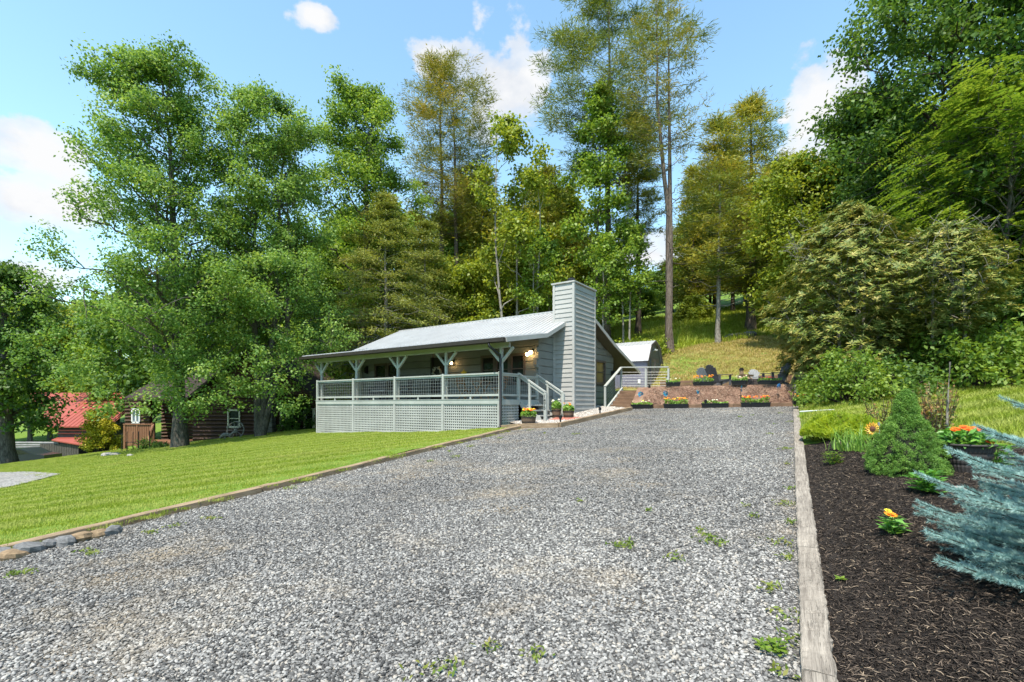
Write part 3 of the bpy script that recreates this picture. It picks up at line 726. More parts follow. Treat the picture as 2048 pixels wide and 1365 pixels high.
# ---- things on the porch
def to_world(t, b, z): x, y = hxy(t, b); return Vector((x, y, EYE+z))
HR = math.atan2(T[1], T[0])
def lantern(name, label, t, b, z, n, energy):
    p = to_world(t, b, z); o = thing(name, label, 'wall lamp', p, HR)
    MB().box(-.05, .05, -.03, .0, -.10, .10).build('back_plate', M_BLACK, o)
    m = MB(); m.tube([(0, -.02, 0), (0, -.12, .06), (0, -.16, .02)], .012, 6).build('arm', M_BLACK, o)
    for i in range(n):
        c = (-.07*i*2, -.18-.03*i, -.02-.07*i)
        MB().lathe([(.03, .09), (.08, .05), (.085, .04), (.03, .07)], c, 12).build('shade', M_BLACK, o)
        MB().ball(c, .075 if n == 2 else .06, 12, 8).build('bulb', M_BULB, o, True)
    l = bpy.data.lights.new('lamp_light', 'POINT'); l.energy = energy; l.color = (1, .62, .3); l.shadow_soft_size = .06
    lo = bpy.data.objects.new('lamp_light', l); link(lo, o); lo.location = (0, -.30, -.02)
lantern('wall_lantern', 'black wall lantern glowing warm with two bulbs beside the log corner', -.24, 2.53, 2.05, 2, 1.5)
lantern('door_lantern', 'small lit black lantern on porch wall right of the black front door', -4.32, 2.53, 1.83, 1, .8)
ln = thing('lantern', 'unlit black lantern on the porch wall near its far log corner', 'wall lamp', to_world(-10.1, 2.53, 1.75), HR)
MB().box(-.05, .05, -.04, 0, -.2, .2).build('back_plate', M_BLACK, ln); MB().lathe([(.02, .16), (.07, .1), (.09, -.1), (.05, -.16)], (0, -.12, 0), 6).build('lamp_body', M_BLACK, ln)
gl = thing('rear_lantern', 'black lantern on gable wall beside the rear door', 'wall lamp', to_world(.0, 9.6, 1.62), HR)
MB().box(0, .03, -.05, .05, -.12, .1).build('back_plate', M_BLACK, gl); MB().lathe([(.02, .14), (.08, .08), (.09, -.1), (.04, -.2)], (.12, 0, 0), 6).build('lamp_body', M_BLACK, gl)
wr = thing('door_wreath', 'pale grey leafy wreath hung on the black front door', 'wreath', to_world(-5.3, 2.54, 1.42), HR)
rw = np.random.default_rng(8); m = MB()
for i in range(170):
    a = rw.uniform(0, 6.283); r = .24+rw.normal(0, .035); p = Vector((r*math.cos(a), -.03-abs(rw.normal(0, .02)), r*math.sin(a))); d = Vector(rw.normal(0, 1, 3)).normalized()*.055; e = d.cross(Vector(rw.normal(0, 1, 3))).normalized()*.022
    m.add([p-d, p+e, p+d, p-e], [(0, 1, 2, 3)])
m.build('leaves', plain('pale_leaf', (.42, .46, .43), .7), wr, kind='stuff')
m = MB(); m.tube([(.24*math.cos(a), 0, .24*math.sin(a)) for a in np.linspace(0, 6.283, 25)], .02, 6, False).build('ring', M_BROWNT, wr)
sn = thing('sun_ornament', 'yellow metal sun ornament on porch wall between door and window', 'ornament', to_world(-3.75, 2.52, 1.32), HR)
M_YEL = plain('yellow_enamel', (.55, .40, .03), .5)
MB().lathe([(.0, .0), (.10, .0), (.10, .02), (.05, .035)], (0, 0, 0), 18).build('disc', M_YEL, sn).rotation_euler = (math.radians(90), 0, 0)
for i in range(12):
    a = i*math.pi/6; L = .24 if i % 2 else .18; c, s = math.cos(a), math.sin(a)
    MB().add([(.1*c-.035*s, -.01, .1*s+.035*c), (.1*c+.035*s, -.01, .1*s-.035*c), (L*c, -.004, L*s), (.1*c-.035*s, .0, .1*s+.035*c), (.1*c+.035*s, .0, .1*s-.035*c), (L*c, .0, L*s)], [(0, 1, 2), (5, 4, 3), (0, 2, 5, 3), (1, 4, 5, 2), (0, 3, 4, 1)]).build('ray', M_YEL, sn)
M_TEAK = wood('honey_wood', (.20, .10, .045), (.36, .20, .09), (1, 1, 8), 5, .6, .2, False)
def folding_chair(t, b, rot, label):
    o = thing('folding_chair', label, 'chair', to_world(t, b, .19), HR+rot, 'wooden bistro chairs')
    for s in (-.2, .2):
        MB().beam((s, -.22, .0), (s, .2, .45), .03, .035).build('leg', M_TEAK, o); MB().beam((s*.85, .25, .0), (s*.85, -.2, .45), .03, .035).build('leg', M_TEAK, o)
        MB().beam((s, .18, .40), (s, .34, .92), .03, .035).build('back_post', M_TEAK, o)
    for i in range(5): MB().box(-.2, .2, -.22+i*.085, -.15+i*.085, .445, .462).build('seat_slat', M_TEAK, o)
    for i in range(3): MB().beam((-.19, .25+.03*i, .66+.1*i), (.19, .25+.03*i, .66+.1*i), .018, .06).build('back_slat', M_TEAK, o)
folding_chair(-.95, 1.2, math.radians(-80), 'wooden folding bistro chair beside the porch corner post')
folding_chair(-2.55, 1.2, math.radians(85), 'wooden folding bistro chair between bistro table and front door')
bt = thing('bistro_table', 'small wooden folding bistro table behind porch mesh railing', 'table', to_world(-1.75, 1.15, .19), HR)
for i in range(7): MB().box(-.3, .3, -.3+i*.087, -.22+i*.087, .70, .72).build('top_slat', M_TEAK, bt)
for s in (-.24, .24):
    MB().beam((-.26, s, 0), (.26, s, .70), .03, .03).build('leg', M_TEAK, bt); MB().beam((.26, s*.9, 0), (-.26, s*.9, .70), .03, .03).build('leg', M_TEAK, bt)
M_GREYW = plain('dark_grey_resin', (.05, .048, .052), .6)
for i, (t, r_) in enumerate([(-8.05, .5), (-6.35, -.5)]):
    o = thing('porch_armchair', ['dark grey porch armchair nearer the far end of the porch', 'dark grey porch armchair nearer the front door'][i], 'chair', to_world(t, 1.5, .19), HR+r_, 'grey porch armchairs')
    MB().bbox(-.3, .3, -.3, .28, .3, .42, .03).build('seat', M_GREYW, o); MB().bbox(-.3, .3, .24, .32, .42, .95, .03).build('backrest', M_GREYW, o)
    for s in (-1, 1):
        MB().bbox(s*.33-.04, s*.33+.04, -.3, .3, .58, .63, .01).build('armrest', M_GREYW, o)
        for q in (-.26, .26): MB().box(s*.33-.03, s*.33+.03, q-.03, q+.03, 0, .58).build('leg', M_GREYW, o)
lt = thing('porch_table', 'low grey table between the two porch armchairs', 'table', to_world(-7.2, 1.0, .19), HR)
MB().bbox(-.45, .45, -.28, .28, .42, .46, .01).build('tabletop', plain('grey_top', (.32, .32, .33), .5), lt)
for sx in (-.4, .4):
    for sy in (-.23, .23): MB().box(sx-.025, sx+.025, sy-.025, sy+.025, 0, .42).build('leg', M_GREYW, lt)
# ---------------------------------------------------------------- landscape timbers, terrace, shed, neighbours
M_TIMB = wood('weathered_timber', rgb(108, 99, 89), rgb(172, 162, 148), (1.2, 16, 16), 2.4)
M_TIMBT = wood('tan_timber', rgb(120, 98, 74), rgb(172, 150, 122), (1.2, 16, 16), 2.4)
M_TIMBR = wood('brown_timber', rgb(98, 74, 56), rgb(144, 116, 92), (1.2, 16, 16), 2.4)
def rough_beam(L, w_, h_, seed, nx=28, amp=.004, warp=0.008, cr=.012):
    """beam along +x from 0..L, top face at z=0, with worn rounded edges"""
    r = np.random.default_rng(seed); xs = np.linspace(0, L, nx)
    prof = [(-w_/2, -h_), (w_/2, -h_), (w_/2, -cr), (w_/2-cr, -.002), (w_/6, 0), (-w_/6, 0), (-w_/2+cr, -.002), (-w_/2, -cr)]
    wob = np.cumsum(r.normal(0, 1, (nx, 2)), 0); wob = (wob-np.linspace(0, 1, nx)[:, None]*wob[-1])*warp/max(1, np.abs(wob).max())
    V = []
    for i, x in enumerate(xs):
        for (y, z) in prof: 
            e = r.normal(0, amp, 2); e[1] = min(e[1], 0) if z > -.02 else e[1]
            V.append((x, y+e[0]+wob[i, 0], z+e[1]+wob[i, 1]))
    n = 8; Fq = [(i*n+j, (i+1)*n+j, (i+1)*n+(j+1) % n, i*n+(j+1) % n) for i in range(nx-1) for j in range(n)]
    m = MB(); m.add(V, Fq+[tuple(range(n)), tuple((nx-1)*n+j for j in range(n-1, -1, -1))]); return m
def lay_timber(p0, p1, w_, h_, mat, seed, label, group, near=False, parent=None, name='landscape_timber'):
    p0, p1 = Vector(p0), Vector(p1); d = p1-p0; L = d.length-.012
    o = rough_beam(L, w_, h_, seed, 60 if near else 14, .0035 if near else .003).build(name, mat, parent)
    q = d.normalized(); o.rotation_euler = (0, -math.asin(q.z), math.atan2(q.y, q.x)); o.location = p0
    if label: tag(o, label, 'timber', group)
    return o
# right-hand edging of the drive, butted lengths
ye = [.4, 2.62, 4.36, 6.7, 9.3, 11.7, 14.1, 16.2, 18.0]
rlab = ['grey landscape timber with knots, edging gravel beside the blue spruce', 'grey landscape timber edging the mulch beside the orange zinnia', 'grey landscape timber edging the mulch before the small green plant',
        'grey landscape timber beside the feathery yellow-green shrub', 'grey landscape timber just past the feathery shrub', 'grey landscape timber in front of the white edging rail', 'grey landscape timber beside the flower trough', 'grey landscape timber ending at the terrace bank']
for i in range(len(ye)-1):
    a, b = ye[i], ye[i+1]; off = .09
    pa = (RTX(a)+off, a, EYE+float(Dz(RTX(a), a))+.085); pb = (RTX(b)+off, b, EYE+float(Dz(RTX(b), b))+.085)
    lay_timber(pa, pb, .162, .17, M_TIMB, 10+i, rlab[i], 'timbers edging the planting bed', near=a < 6)
# left-hand edging between drive and lawn
lpts = [LT0, LT1, LT2]
steps = 4; 
for k in range(1, steps+1): f = k/steps; lpts.append((LT2[0]+(PATH1[0]-LT2[0])*f, LT2[1]+(PATH1[1]-LT2[1])*f))
for i in range(len(lpts)-1):
    a, b = lpts[i], lpts[i+1]
    za, zb = (EYE+max(float(Dz(*p))+.10, float(natural(np.array([p[0]]), np.array([p[1]]))[0])+.03) for p in (a, b))
    lay_timber((*a, za), (*b, zb), .15, .22, M_TIMBT, 30+i, 'tan timber between lawn and drive, %s length from the walk corner' % ['sixth', 'fifth', 'fourth', 'third', 'second', 'first'][i], 'timbers between lawn and drive')
wl = [PATH1, PATH2, ((PATH2[0]+PATH3[0])/2, (PATH2[1]+PATH3[1])/2), PATH3]
for i in range(3):
    a, b = wl[i], wl[i+1]
    lay_timber((*a, EYE+float(Dz(*a))+.15), (*b, EYE+float(Dz(*b))+.15), .14, .2, M_TIMBT, 40+i, ['tan timber edging the walk in front of the barrel planter', 'tan timber edging the walk below the chimney', 'tan timber edging the walk up to the cable railing'][i], 'timbers around the walk')
lay_timber((*hxy(.02, -.02), EYE-.70), (*PATH1, EYE+float(Dz(*PATH1))+.15), .12, .16, M_TIMBT, 47, 'short tan timber running from porch corner to walk edging', 'timbers around the walk')
# stepping pavers at the foot of the entry steps
M_BRICK = plain('brick_paver', rgb(168, 104, 88), .85, .22, 9)
pav = thing('paver_mat', 'red brick pavers set in the walk below the entry steps', 'pavers', to_world(1.75, 1.75, -.62), HR)
for i in range(4):
    for j in range(4):
        x, y = -.62+i*.21+(.05 if j % 2 else 0), -.42+j*.22; q = to_world(1.75+x, 1.75+y, 0)
        MB().bbox(x, x+.2, y, y+.205, -.05, float(Dz(q.x, q.y))+.135+.62, .012).build('brick', M_BRICK, pav)
# terrace: base, edge, side stair kerb
def tw(s, b, z): x, y = txy(s, b); return (x, y, EYE+z)
for i in range(3):
    s0, s1 = i*TLEN/3, (i+1)*TLEN/3; a, b = txy(s0, .02), txy(s1, .02)
    lay_timber((*a, EYE+float(Dz(*a))+.14), (*b, EYE+float(Dz(*b))+.14), .14, .22, M_TIMBR, 50+i, 'brown timber at the foot of the mulched bank, %s length from the earth steps' % ['first', 'middle', 'last'][i], 'timbers at foot of bank')
    lay_timber(tw(s0+(.5 if i == 0 else 0), 1.22, TZ+.02), tw(s1, 1.22, TZ+.02), .15, .16, M_TIMBR, 56+i, 'brown timber along the terrace edge, %s length from the earth steps' % ['first', 'middle', 'last'][i], 'timbers along terrace edge')
lay_timber(tw(.12, .0, -.08), tw(.62, 1.2, TZ+.02), .14, .2, M_TIMBT, 60, 'pale sloping timber beside the earth steps up to the terrace', None)
ep = MB(); ep.bbox(-.08, .08, -.08, .08, -.5, .62, .01)
eo = ep.build('end_post', M_TIMB); eo.location = tw(TLEN+.12, .55, .16); eo.rotation_euler = (0, 0, math.atan2(TT[1], TT[0])); tag(eo, 'pale upright timber post closing the right end of the bank', 'post')
lay_timber(tw(TLEN+.1, .05, .12), tw(TLEN+.1, 1.25, TZ+.05), .16, .3, M_TIMBT, 61, 'pale timber capping the end of the mulched bank', None)
# earth-and-timber steps, with rope-wire handrail
es = thing('earth_steps', 'timber and earth steps climbing beside the grey shed railing', 'steps', tw(-.55, .0, -.2), math.atan2(TT[1], TT[0]))
M_EARTH = patchy('tan_earth', [(.3, (.26, .15, .09)), (.7, (.40, .27, .17))], 3, fscale=30)
for i in range(6):
    z0 = i*.165
    MB().bbox(-.5, .62+.02*i, -.05+i*.34, .06+i*.34, z0-.16, z0+.04, .012).build('step_timber', M_TIMBR, es)
    MB().box(-.5, .60, .06+i*.34, .30+i*.34, z0-.2, z0+.02).build('tread_fill', M_EARTH, es)
hrl = thing('cable_railing', 'white handrail with grey cables beside steps, continuing before the shed', 'railing', tw(-1.12, .0, -.22), math.atan2(TT[1], TT[0]))
A0, A1, A2, A3 = Vector((0, -.12, 0)), Vector((.03, 2.15, 1.0)), Vector((1.15, 2.42, .98)), Vector((2.15, 2.62, .97))
for p, hh in ((A0, 1.0), (A1, 1.02), (A2, .98), (A3, .96)): MB().bbox(p.x-.045, p.x+.045, p.y-.045, p.y+.045, p.z-.06, p.z+hh, .008).build('rail_post', M_RAIL, hrl)
for p, q in ((A0, A1), (A1, A2), (A2, A3)):
    MB().beam(p+Vector((0, -.02, 1.03)), q+Vector((0, .02, 1.03)), .13, .05).build('handrail', M_RAIL, hrl)
    m = MB()
    for k in range(6): m.tube([p+Vector((0, 0, .14+.13*k)), q+Vector((0, 0, .14+.13*k))], .008, 5)
    m.build('cables', M_WIRE, hrl, kind='stuff')
MB().beam(A0+Vector((.05, 0, -.02)), A1+Vector((.05, 0, -.02)), .09, .16).build('stringer', M_RAIL, hrl)
# retaining wall and solar-capped posts at the rear of the terrace
rw_ = thing('retaining_wall', 'brown plank retaining wall behind the fire pit terrace', 'wall', tw(-.1, 5.9, TZ), math.atan2(TT[1], TT[0]))
for i in range(4):
    for j in range(7):
        zt = .20+.17*j; x0 = .0+i*1.58
        if zt > .58+.06*i: continue
        MB().bbox(x0, x0+1.565, .0+.01*(j % 2), .07, zt-.165-.05, zt-.055, .01).build('plank', M_TIMBR, rw_)
M_CAP = plain('dark_cap', (.02, .018, .016), .4)
for i, (px, top) in enumerate([(1336, 752), (1405, 743), (1483, 736), (1572, 729)]):
    s = [.15, 2.05, 4.2, 6.15][i]; x, y = txy(s, 5.75)
    xx = (px-CX)/F; # slide along the wall line so the post stands under its column
    A = np.array([[TT[0]-xx*TT[1]]]); bb = 5.75
    base = TL+bb*TB; s = float((xx*base[1]-base[0])/(TT[0]-xx*TT[1])); x, y = txy(s, bb); zt = (HY-top)/F*y
    o = thing('solar_post', ['tan solar-capped post nearest the shed', 'tan solar-capped post behind the orange flower box', 'tan solar-capped post between the paired chairs', 'tan solar-capped post behind the rightmost dark chair'][i], 'post', (x, y, EYE+TZ), .2, 'solar-capped terrace posts')
    MB().bbox(-.07, .07, -.07, .07, 0, zt-TZ-.12, .01).build('post', M_TIMBT, o); MB().bbox(-.10, .10, -.10, .10, zt-TZ-.118, zt-TZ-.06, .02).build('cap', M_CAP, o)
    MB().box(-.06, .06, -.06, .06, zt-TZ-.059, zt-TZ).build('solar_lamp', M_CAP, o)
# shed
M_SHED = painted('shed_panel', rgb(122, 121, 134), (9, 9, .6), .25); M_SHEDT = plain('shed_trim', rgb(96, 90, 92), .6, .12)
M_SHEDG = painted('shed_gable', rgb(112, 112, 112), (.6, .6, 8), .3); M_SHEDR = plain('shed_roof', (.42, .42, .42), .45, .08, 1.5, metal=.25, bump=.03)
sp_ = pix(1294, 777, 27.5)
shed = thing('garden_shed', 'small grey gambrel-roofed shed with bright metal roof behind the cabin', 'shed', sp_, HR)
WD, LN, EV, KN, RG = 2.35, 3.6, 1.68, 2.5, 2.80
MB().box(-LN, 0, .0, .05, 0, EV).build('side_wall', M_SHED, shed)
for k in range(12):
    MB().box(-LN+.02+k*.3, -LN+.045+k*.3, -.012, .0, .02, EV-.04).build('batten', M_SHED, shed)
MB().box(-LN, 0, WD-.05, WD, 0, EV).build('side_wall', M_SHED, shed)
gp = [(.0, 0), (WD, 0), (WD, EV), (WD-.42, KN), (WD/2, RG), (.42, KN), (.0, EV)]
MB().prism(gp, 'x', -.03, .02).build('gable_end', M_SHEDG, shed); MB().prism(gp, 'x', -LN, -LN+.05).build('gable_end', M_SHEDG, shed)
for (y0, z0, y1, z1) in [(-.14, EV-.1, .42, KN+.03), (.42, KN+.03, WD/2, RG+.04), (WD/2, RG+.04, WD-.42, KN+.03), (WD-.42, KN+.03, WD+.14, EV-.1)]:
    m = MB(); m.add([(-LN-.1, y0, z0), (.12, y0, z0), (.12, y1, z1), (-LN-.1, y1, z1), (-LN-.1, y0, z0-.03), (.12, y0, z0-.03), (.12, y1, z1-.03), (-LN-.1, y1, z1-.03)], [(0, 1, 2, 3), (7, 6, 5, 4), (0, 4, 5, 1), (1, 5, 6, 2), (2, 6, 7, 3), (3, 7, 4, 0)])
    for k in range(16): m.beam((-LN+.02+k*.23, y0, z0+.008), (-LN+.02+k*.23, y1, z1+.008), .03, .022)
    m.build('roof', M_SHEDR, shed); MB().beam((.135, y0, z0-.05), (.135, y1, z1-.05), .03, .11).build('rake_trim', M_SHEDT, shed)
for y in (.0, WD-.1): MB().box(.022, .05, y, y+.1, 0, EV).build('corner_trim', M_SHEDT, shed)
for s in (0, 1):
    d = MB().box(.024, .06, .5+s*.69, 1.17+s*.69, .12, 1.72).build('door', M_SHEDG, shed)
    y0 = .5+s*.69
    for (a, b, c, e) in [(y0, y0+.09, .12, 1.72), (y0+.58, y0+.67, .12, 1.72), (y0+.09, y0+.58, 1.6, 1.72), (y0+.09, y0+.58, .12, .24), (y0+.09, y0+.58, .85, .95)]: MB().box(.061, .085, a, b, c, e).build('door_trim', M_SHEDT, d)
MB().box(.022, .055, .40, WD-.40, 1.73, 1.83).build('door_header', M_SHEDT, shed)
fl = MB(); fl.box(.03, .1, 1.1, 1.25, 2.22, 2.30); fl.lathe([(.05, 0), (.07, .08)], (.14, 1.05, 2.24), 8).lathe([(.05, 0), (.07, .08)], (.14, 1.3, 2.24), 8); fl.build('floodlight', M_WHITE, shed)
MB().box(-.0, .05, .75, .90, -.0, .08).build('vent', M_WHITE, shed)
mb_ = MB().bbox(-.07, .07, -.05, .05, -.1, .12, .01).build('meter_box', M_WHITE); q = pix(1278, 764, 25.6); mb_.location = q; tag(mb_, 'small white meter box on the grey rear wall behind the cable railing', 'meter box')
MB().box(-.03, .03, -.03, .03, -1.2, -.1).build('pipe', M_WIRE, mb_)
# hose on its hanger
hz_ = to_world(.0, 6.05, .25); hose = thing('garden_hose', 'coiled teal garden hose hung on the gable wall beside chimney', 'hose', hz_, HR)
M_TEAL = plain('teal_hose', (.03, .20, .20), .4); MB().bbox(.0, .13, -.13, .13, -.06, .12, .02).build('hanger', M_BLACK, hose)
MB().bbox(.01, .09, -.20, .06, -.62, .05, .03).build('reel_back', M_BLACK, hose)
m = MB(); rh = random.Random(2)
for k in range(7):
    a0 = rh.uniform(.12, .20); L = rh.uniform(.75, .95); x = .06+.018*k
    m.tube([(x, a0*math.cos(a)+.10, -.05-L/2+L/2*math.sin(a)) for a in np.linspace(0, 6.283, 22)], .013, 6, False)
m.build('hose_coil', M_TEAL, hose, True)
# ---- path lights
def path_light(px, py, Y, hgt, label):
    p = pix(px, py, Y); o = thing('path_light', label, 'path light', p, 0, 'black path lights')
    MB().lathe([(.028, 0), (.028, hgt-.09), (.05, hgt-.09), (.055, hgt-.02), (.03, hgt)], (0, 0, 0), 10).build('stake', M_BLACK, o)
    MB().lathe([(.06, hgt), (.06, hgt+.012), (.01, hgt+.03)], (0, 0, 0), 10).build('cap', M_CAP, o)
path_light(1121, 853, 15.75, .34, 'black path light behind the walk timber beside the entry steps'); path_light(1200, 831, 17.9, .28, 'black path light on the walk below the garden hose')
path_light(1299, 780, 21.7, .18, 'black path light on the terrace corner above the earth steps'); path_light(1443, 776, 20.3, .26, 'black path light in front of the slatted dark chair')
path_light(1411, 813, 19.2, .24, 'black path light at the foot of the bank above a flower box'); path_light(1590, 775, 18.9, .40, 'black path light on the terrace end beside the tan post')
path_light(1591, 806, 18.25, .22, 'black path light at the low right end of the bank')
# ---- adirondack chairs round a fire pit
M_ADK = plain('charcoal_resin', rgb(86, 85, 88), .55, .15); M_ADL = plain('pale_grey_resin', rgb(150, 153, 155), .5, .1)
def adirondack(px, Y, rz, mat, label):
    x = (px-CX)/F*Y; o = thing('adirondack_chair', label, 'chair', (x, Y, EYE+TZ-.02), rz, 'chairs round the fire pit')
    # faces local -y
    for i in range(6): MB().beam((-.27, -.36+i*.10, .37-i*.028), (.27, -.36+i*.10, .37-i*.028), .085, .02).build('seat_slat', mat, o)
    tops = [.86, .95, .99, 1.0, .99, .95, .86]
    for i in range(7):
        x0 = (i-3)*.085; f = (tops[i]-.2)
        MB().beam((x0*.86, .20, .22), (x0*1.08, .20+f*.46, tops[i]), .078, .02, (0, 1, 0)).build('back_slat', mat, o)
    MB().beam((-.28, .30, .50), (.28, .30, .50), .03, .07).build('back_rail', mat, o)
    for s in (-1, 1):
        MB().beam((s*.34, -.45, .57), (s*.34, .38, .55), .12, .022).build('armrest', mat, o)
        MB().box(s*.30-.02, s*.30+.02, -.42, -.32, 0, .56).build('leg', mat, o)
        MB().beam((s*.27, -.38, .34), (s*.27, .52, .02), .025, .10).build('leg', mat, o)
adirondack(1437, 21.6, math.radians(112), M_ADK, 'dark grey slatted adirondack chair turned toward the fire pit, back to the shed')
adirondack(1416, 23.4, math.radians(125), M_ADL, 'pale grey adirondack chair behind the dark chair near the orange flowers')
adirondack(1521, 23.6, math.radians(8), M_ADL, 'pale grey adirondack chair beyond the fire pit facing the drive')
adirondack(1552, 20.4, math.radians(-82), M_ADK, 'dark grey adirondack chair facing left at the terrace end')
fp = thing('fire_pit', 'low square stone fire pit stacked with pale firewood', 'fire pit', ((1492-CX)/F*21.9, 21.9, EYE+TZ), .3)
M_STONE = plain('dark_stone', (.09, .075, .07), .9, .3, 9)
for k in range(3):
    for s in range(4):
        for j in range(3):
            a = s*math.pi/2; c, sn_ = math.cos(a), math.sin(a); u = -.36+j*.24+(.06 if k % 2 else 0)
            m = MB(); m.bbox(-.11, .11, -.07, .07, 0, .12, .012); b_ = m.build('stone', M_STONE, fp); b_.location = (c*.36-sn_*u, sn_*.36+c*u, k*.122); b_.rotation_euler = (0, 0, a+math.pi/2)
M_FIREW = wood('split_firewood', (.36, .24, .14), (.58, .44, .30), (1, 6, 6), 4)
for k, (a, z, y) in enumerate([(.2, .42, -.1), (-.3, .42, .1), (.9, .50, 0), (.05, .50, .16), (-.8, .56, -.02)]):
    m = MB(); m.prism([(-.05, -.045), (.055, -.04), (.01, .06)], 'x', -.3, .3); o = m.build('firewood', M_FIREW, fp); o.location = (0, y, z); o.rotation_euler = (.3*k, .1, a)
# ---- pinwheels
M_PINA = plain('blue_pinwheel', (.03, .15, .34), .3, .3, 14); M_PINB = plain('teal_pinwheel', (.03, .28, .34), .3, .3, 14)
for i, (px, py, py2, al) in enumerate([(1281, 789, 805, .9), (1330, 787, 806, .75), (1394, 782, 802, .75), (1481, 778, 808, .55), (1556, 774, 803, .6)]):
    xx = (px-CX)/F; bq = .30+.35*(i == 0); base = TL+bq*TB; s = float((xx*base[1]-base[0])/(TT[0]-xx*TT[1])); x, y = txy(s, bq)
    zb = float(terr_rel(np.array(x), np.array(y)))+.02; zh = (HY-py)/F*y
    o = thing('pinwheel', ['blue pinwheel on the sloping timber beside the earth steps', 'blue pinwheel behind the orange flower box nearest the steps', 'dark blue pinwheel mid-bank above the sparse flower box', 'teal pinwheel behind the red and orange flower box', 'bright blue pinwheel at the bank end near the white post'][i], 'pinwheel', (x, y, EYE+zb), .4*i, 'pinwheels on the bank')
    L = zh-zb; MB().tube([(0, 0, -.05), (0, 0, L)], .007, 5).build('stake', M_BLACK, o)
    for k in range(8):
        a = k*math.pi/4; c, s_ = math.cos(a), math.sin(a); r = .135
        m = MB(); P = lambda u, v, d: (u*c-v*s_, -.03+d, L+u*s_+v*c)
        m.add([P(.01, 0, 0), P(r*.7, .055, -.03), P(r, .02, -.01), P(r*.75, -.03, .015)], [(0, 1, 2, 3)]); m.build('vane', M_PINA if k % 2 or i == 4 else M_PINB, o)
    MB().ball((0, -.045, L), .025, 8, 6).build('hub', M_WIRE, o, True)
# ---- neighbour's brown log house under the trees
M_BLOG = wood('dark_brown_log', (.045, .02, .012), (.10, .045, .024), (1, 1, 10), 4, .7, .4, False); M_BROOF = plain('brown_shingle', (.035, .022, .018), .9, .3, 5)
M_CREAM = plain('cream_trim', rgb(196, 186, 160), .6, .1); M_CSTONE = plain('chimney_stone', (.17, .155, .13), .95, .45, 6, bump=.9)
M_DECKW = wood('brown_deck_wood', (.16, .07, .035), (.30, .14, .07), (6, 6, 1), 5, .7, .2, False)
gy = 28.0
nb_ = thing('log_house', 'dark brown log house shaded by the big leafy trees', 'house', (-14.8, gy, EYE-1.9), 0)
def nlog(x0, x1, y, z0, z1, wins, parent, dep=.2):
    zc = z0
    while zc < z1:
        sp = [(x0, x1)]
        for (a, b, c, d) in wins:
            if zc+.2 > c and zc < d:
                sp2 = []
                for (p, q) in sp:
                    if b <= p or a >= q: sp2.append((p, q)); continue
                    if a-p > .05: sp2.append((p, a))
                    if q-b > .05: sp2.append((b, q))
                sp = sp2
        for (p, q) in sp:
            m = MB(); m.prism([(y, zc+.10), (y-.05, zc+.19), (y+dep, zc+.21), (y+dep, zc), (y-.05, zc+.02)], 'x', p, q); m.build('log', M_BLOG, parent)
        zc += .215
X = lambda px, y: (px-CX)/F*y+14.8
Zr = lambda py, y: (HY-py)/F*y+1.9
ga = bpy.data.objects.new('gable_wall', None); link(ga, nb_)
w1 = (X(456.5, gy), X(481.5, gy), Zr(855, gy), Zr(820, gy)); w2 = (X(561, gy), X(574, gy), Zr(852, gy), Zr(822, gy)); dd = (X(611, gy), X(626, gy), .35, Zr(820, gy))
nlog(X(386, gy), X(640, gy), 0.0, -.3, 2.3, [w1, w2, dd], ga)
MB().prism([(X(386, gy), 2.3), (X(640, gy), 2.3), (X(512, gy), 5.15)], 'y', .0, .2).build('gable_boards', M_BLOG, nb_)
for (a, b, c, d) in (w1, w2):
    wn = bpy.data.objects.new('window', None); link(wn, nb_)
    for q in [(a, a+.07, c, d), (b-.07, b, c, d), (a, b, d-.07, d+.02), (a-.03, b+.03, c-.03, c+.07)]: MB().box(q[0], q[1], -.10, .05, q[2], q[3]).build('frame', M_CREAM, wn)
    MB().box(a+.06, b-.06, -.0, .02, c+.06, d-.06).build('pane', M_GLASS, wn); MB().box(a+.06, b-.06, -.04, -.01, (c+d)/2-.02, (c+d)/2+.02).build('muntin', M_CREAM, wn)
nd = MB().box(dd[0], dd[1], .02, .06, dd[2], dd[3]).build('door', M_GLASS, nb_)
for q in [(dd[0]-.1, dd[0], dd[2], dd[3]), (dd[1], dd[1]+.16, dd[2], dd[3]), (dd[0]-.1, dd[1]+.16, dd[3], dd[3]+.09)]: MB().box(q[0], q[1], -.09, .06, q[2], q[3]).build('door_frame', M_CREAM, nd)
MB().box(dd[0]+.02, dd[0]+.06, -.06, .02, 1.1, 1.25).build('handle', M_WHITE, nd)
xa, xb, xr = X(375, gy), X(652, gy), X(512, gy)
for (e, zz) in ((xa, 2.05), (xb, 2.05)):
    m = MB(); m.add([(e, -.6, zz), (xr, -.6, 5.3), (xr, 9, 5.3), (e, 9, zz), (e, -.6, zz-.16), (xr, -.6, 5.14), (xr, 9, 5.14), (e, 9, zz-.16)], [(0, 1, 2, 3), (7, 6, 5, 4), (0, 4, 5, 1), (1, 5, 6, 2), (2, 6, 7, 3), (3, 7, 4, 0)]); m.build('roof', M_BROOF, nb_)
MB().box(X(388, gy), X(390, gy), .2, 8.5, 0, 2.2).build('side_wall', M_BLOG, nb_); MB().box(X(638, gy), X(640, gy), .2, 8.5, 0, 2.2).build('side_wall', M_BLOG, nb_)
cst = bpy.data.objects.new('stone_chimney', None); link(cst, nb_); rs = random.Random(7)
zc = -.2
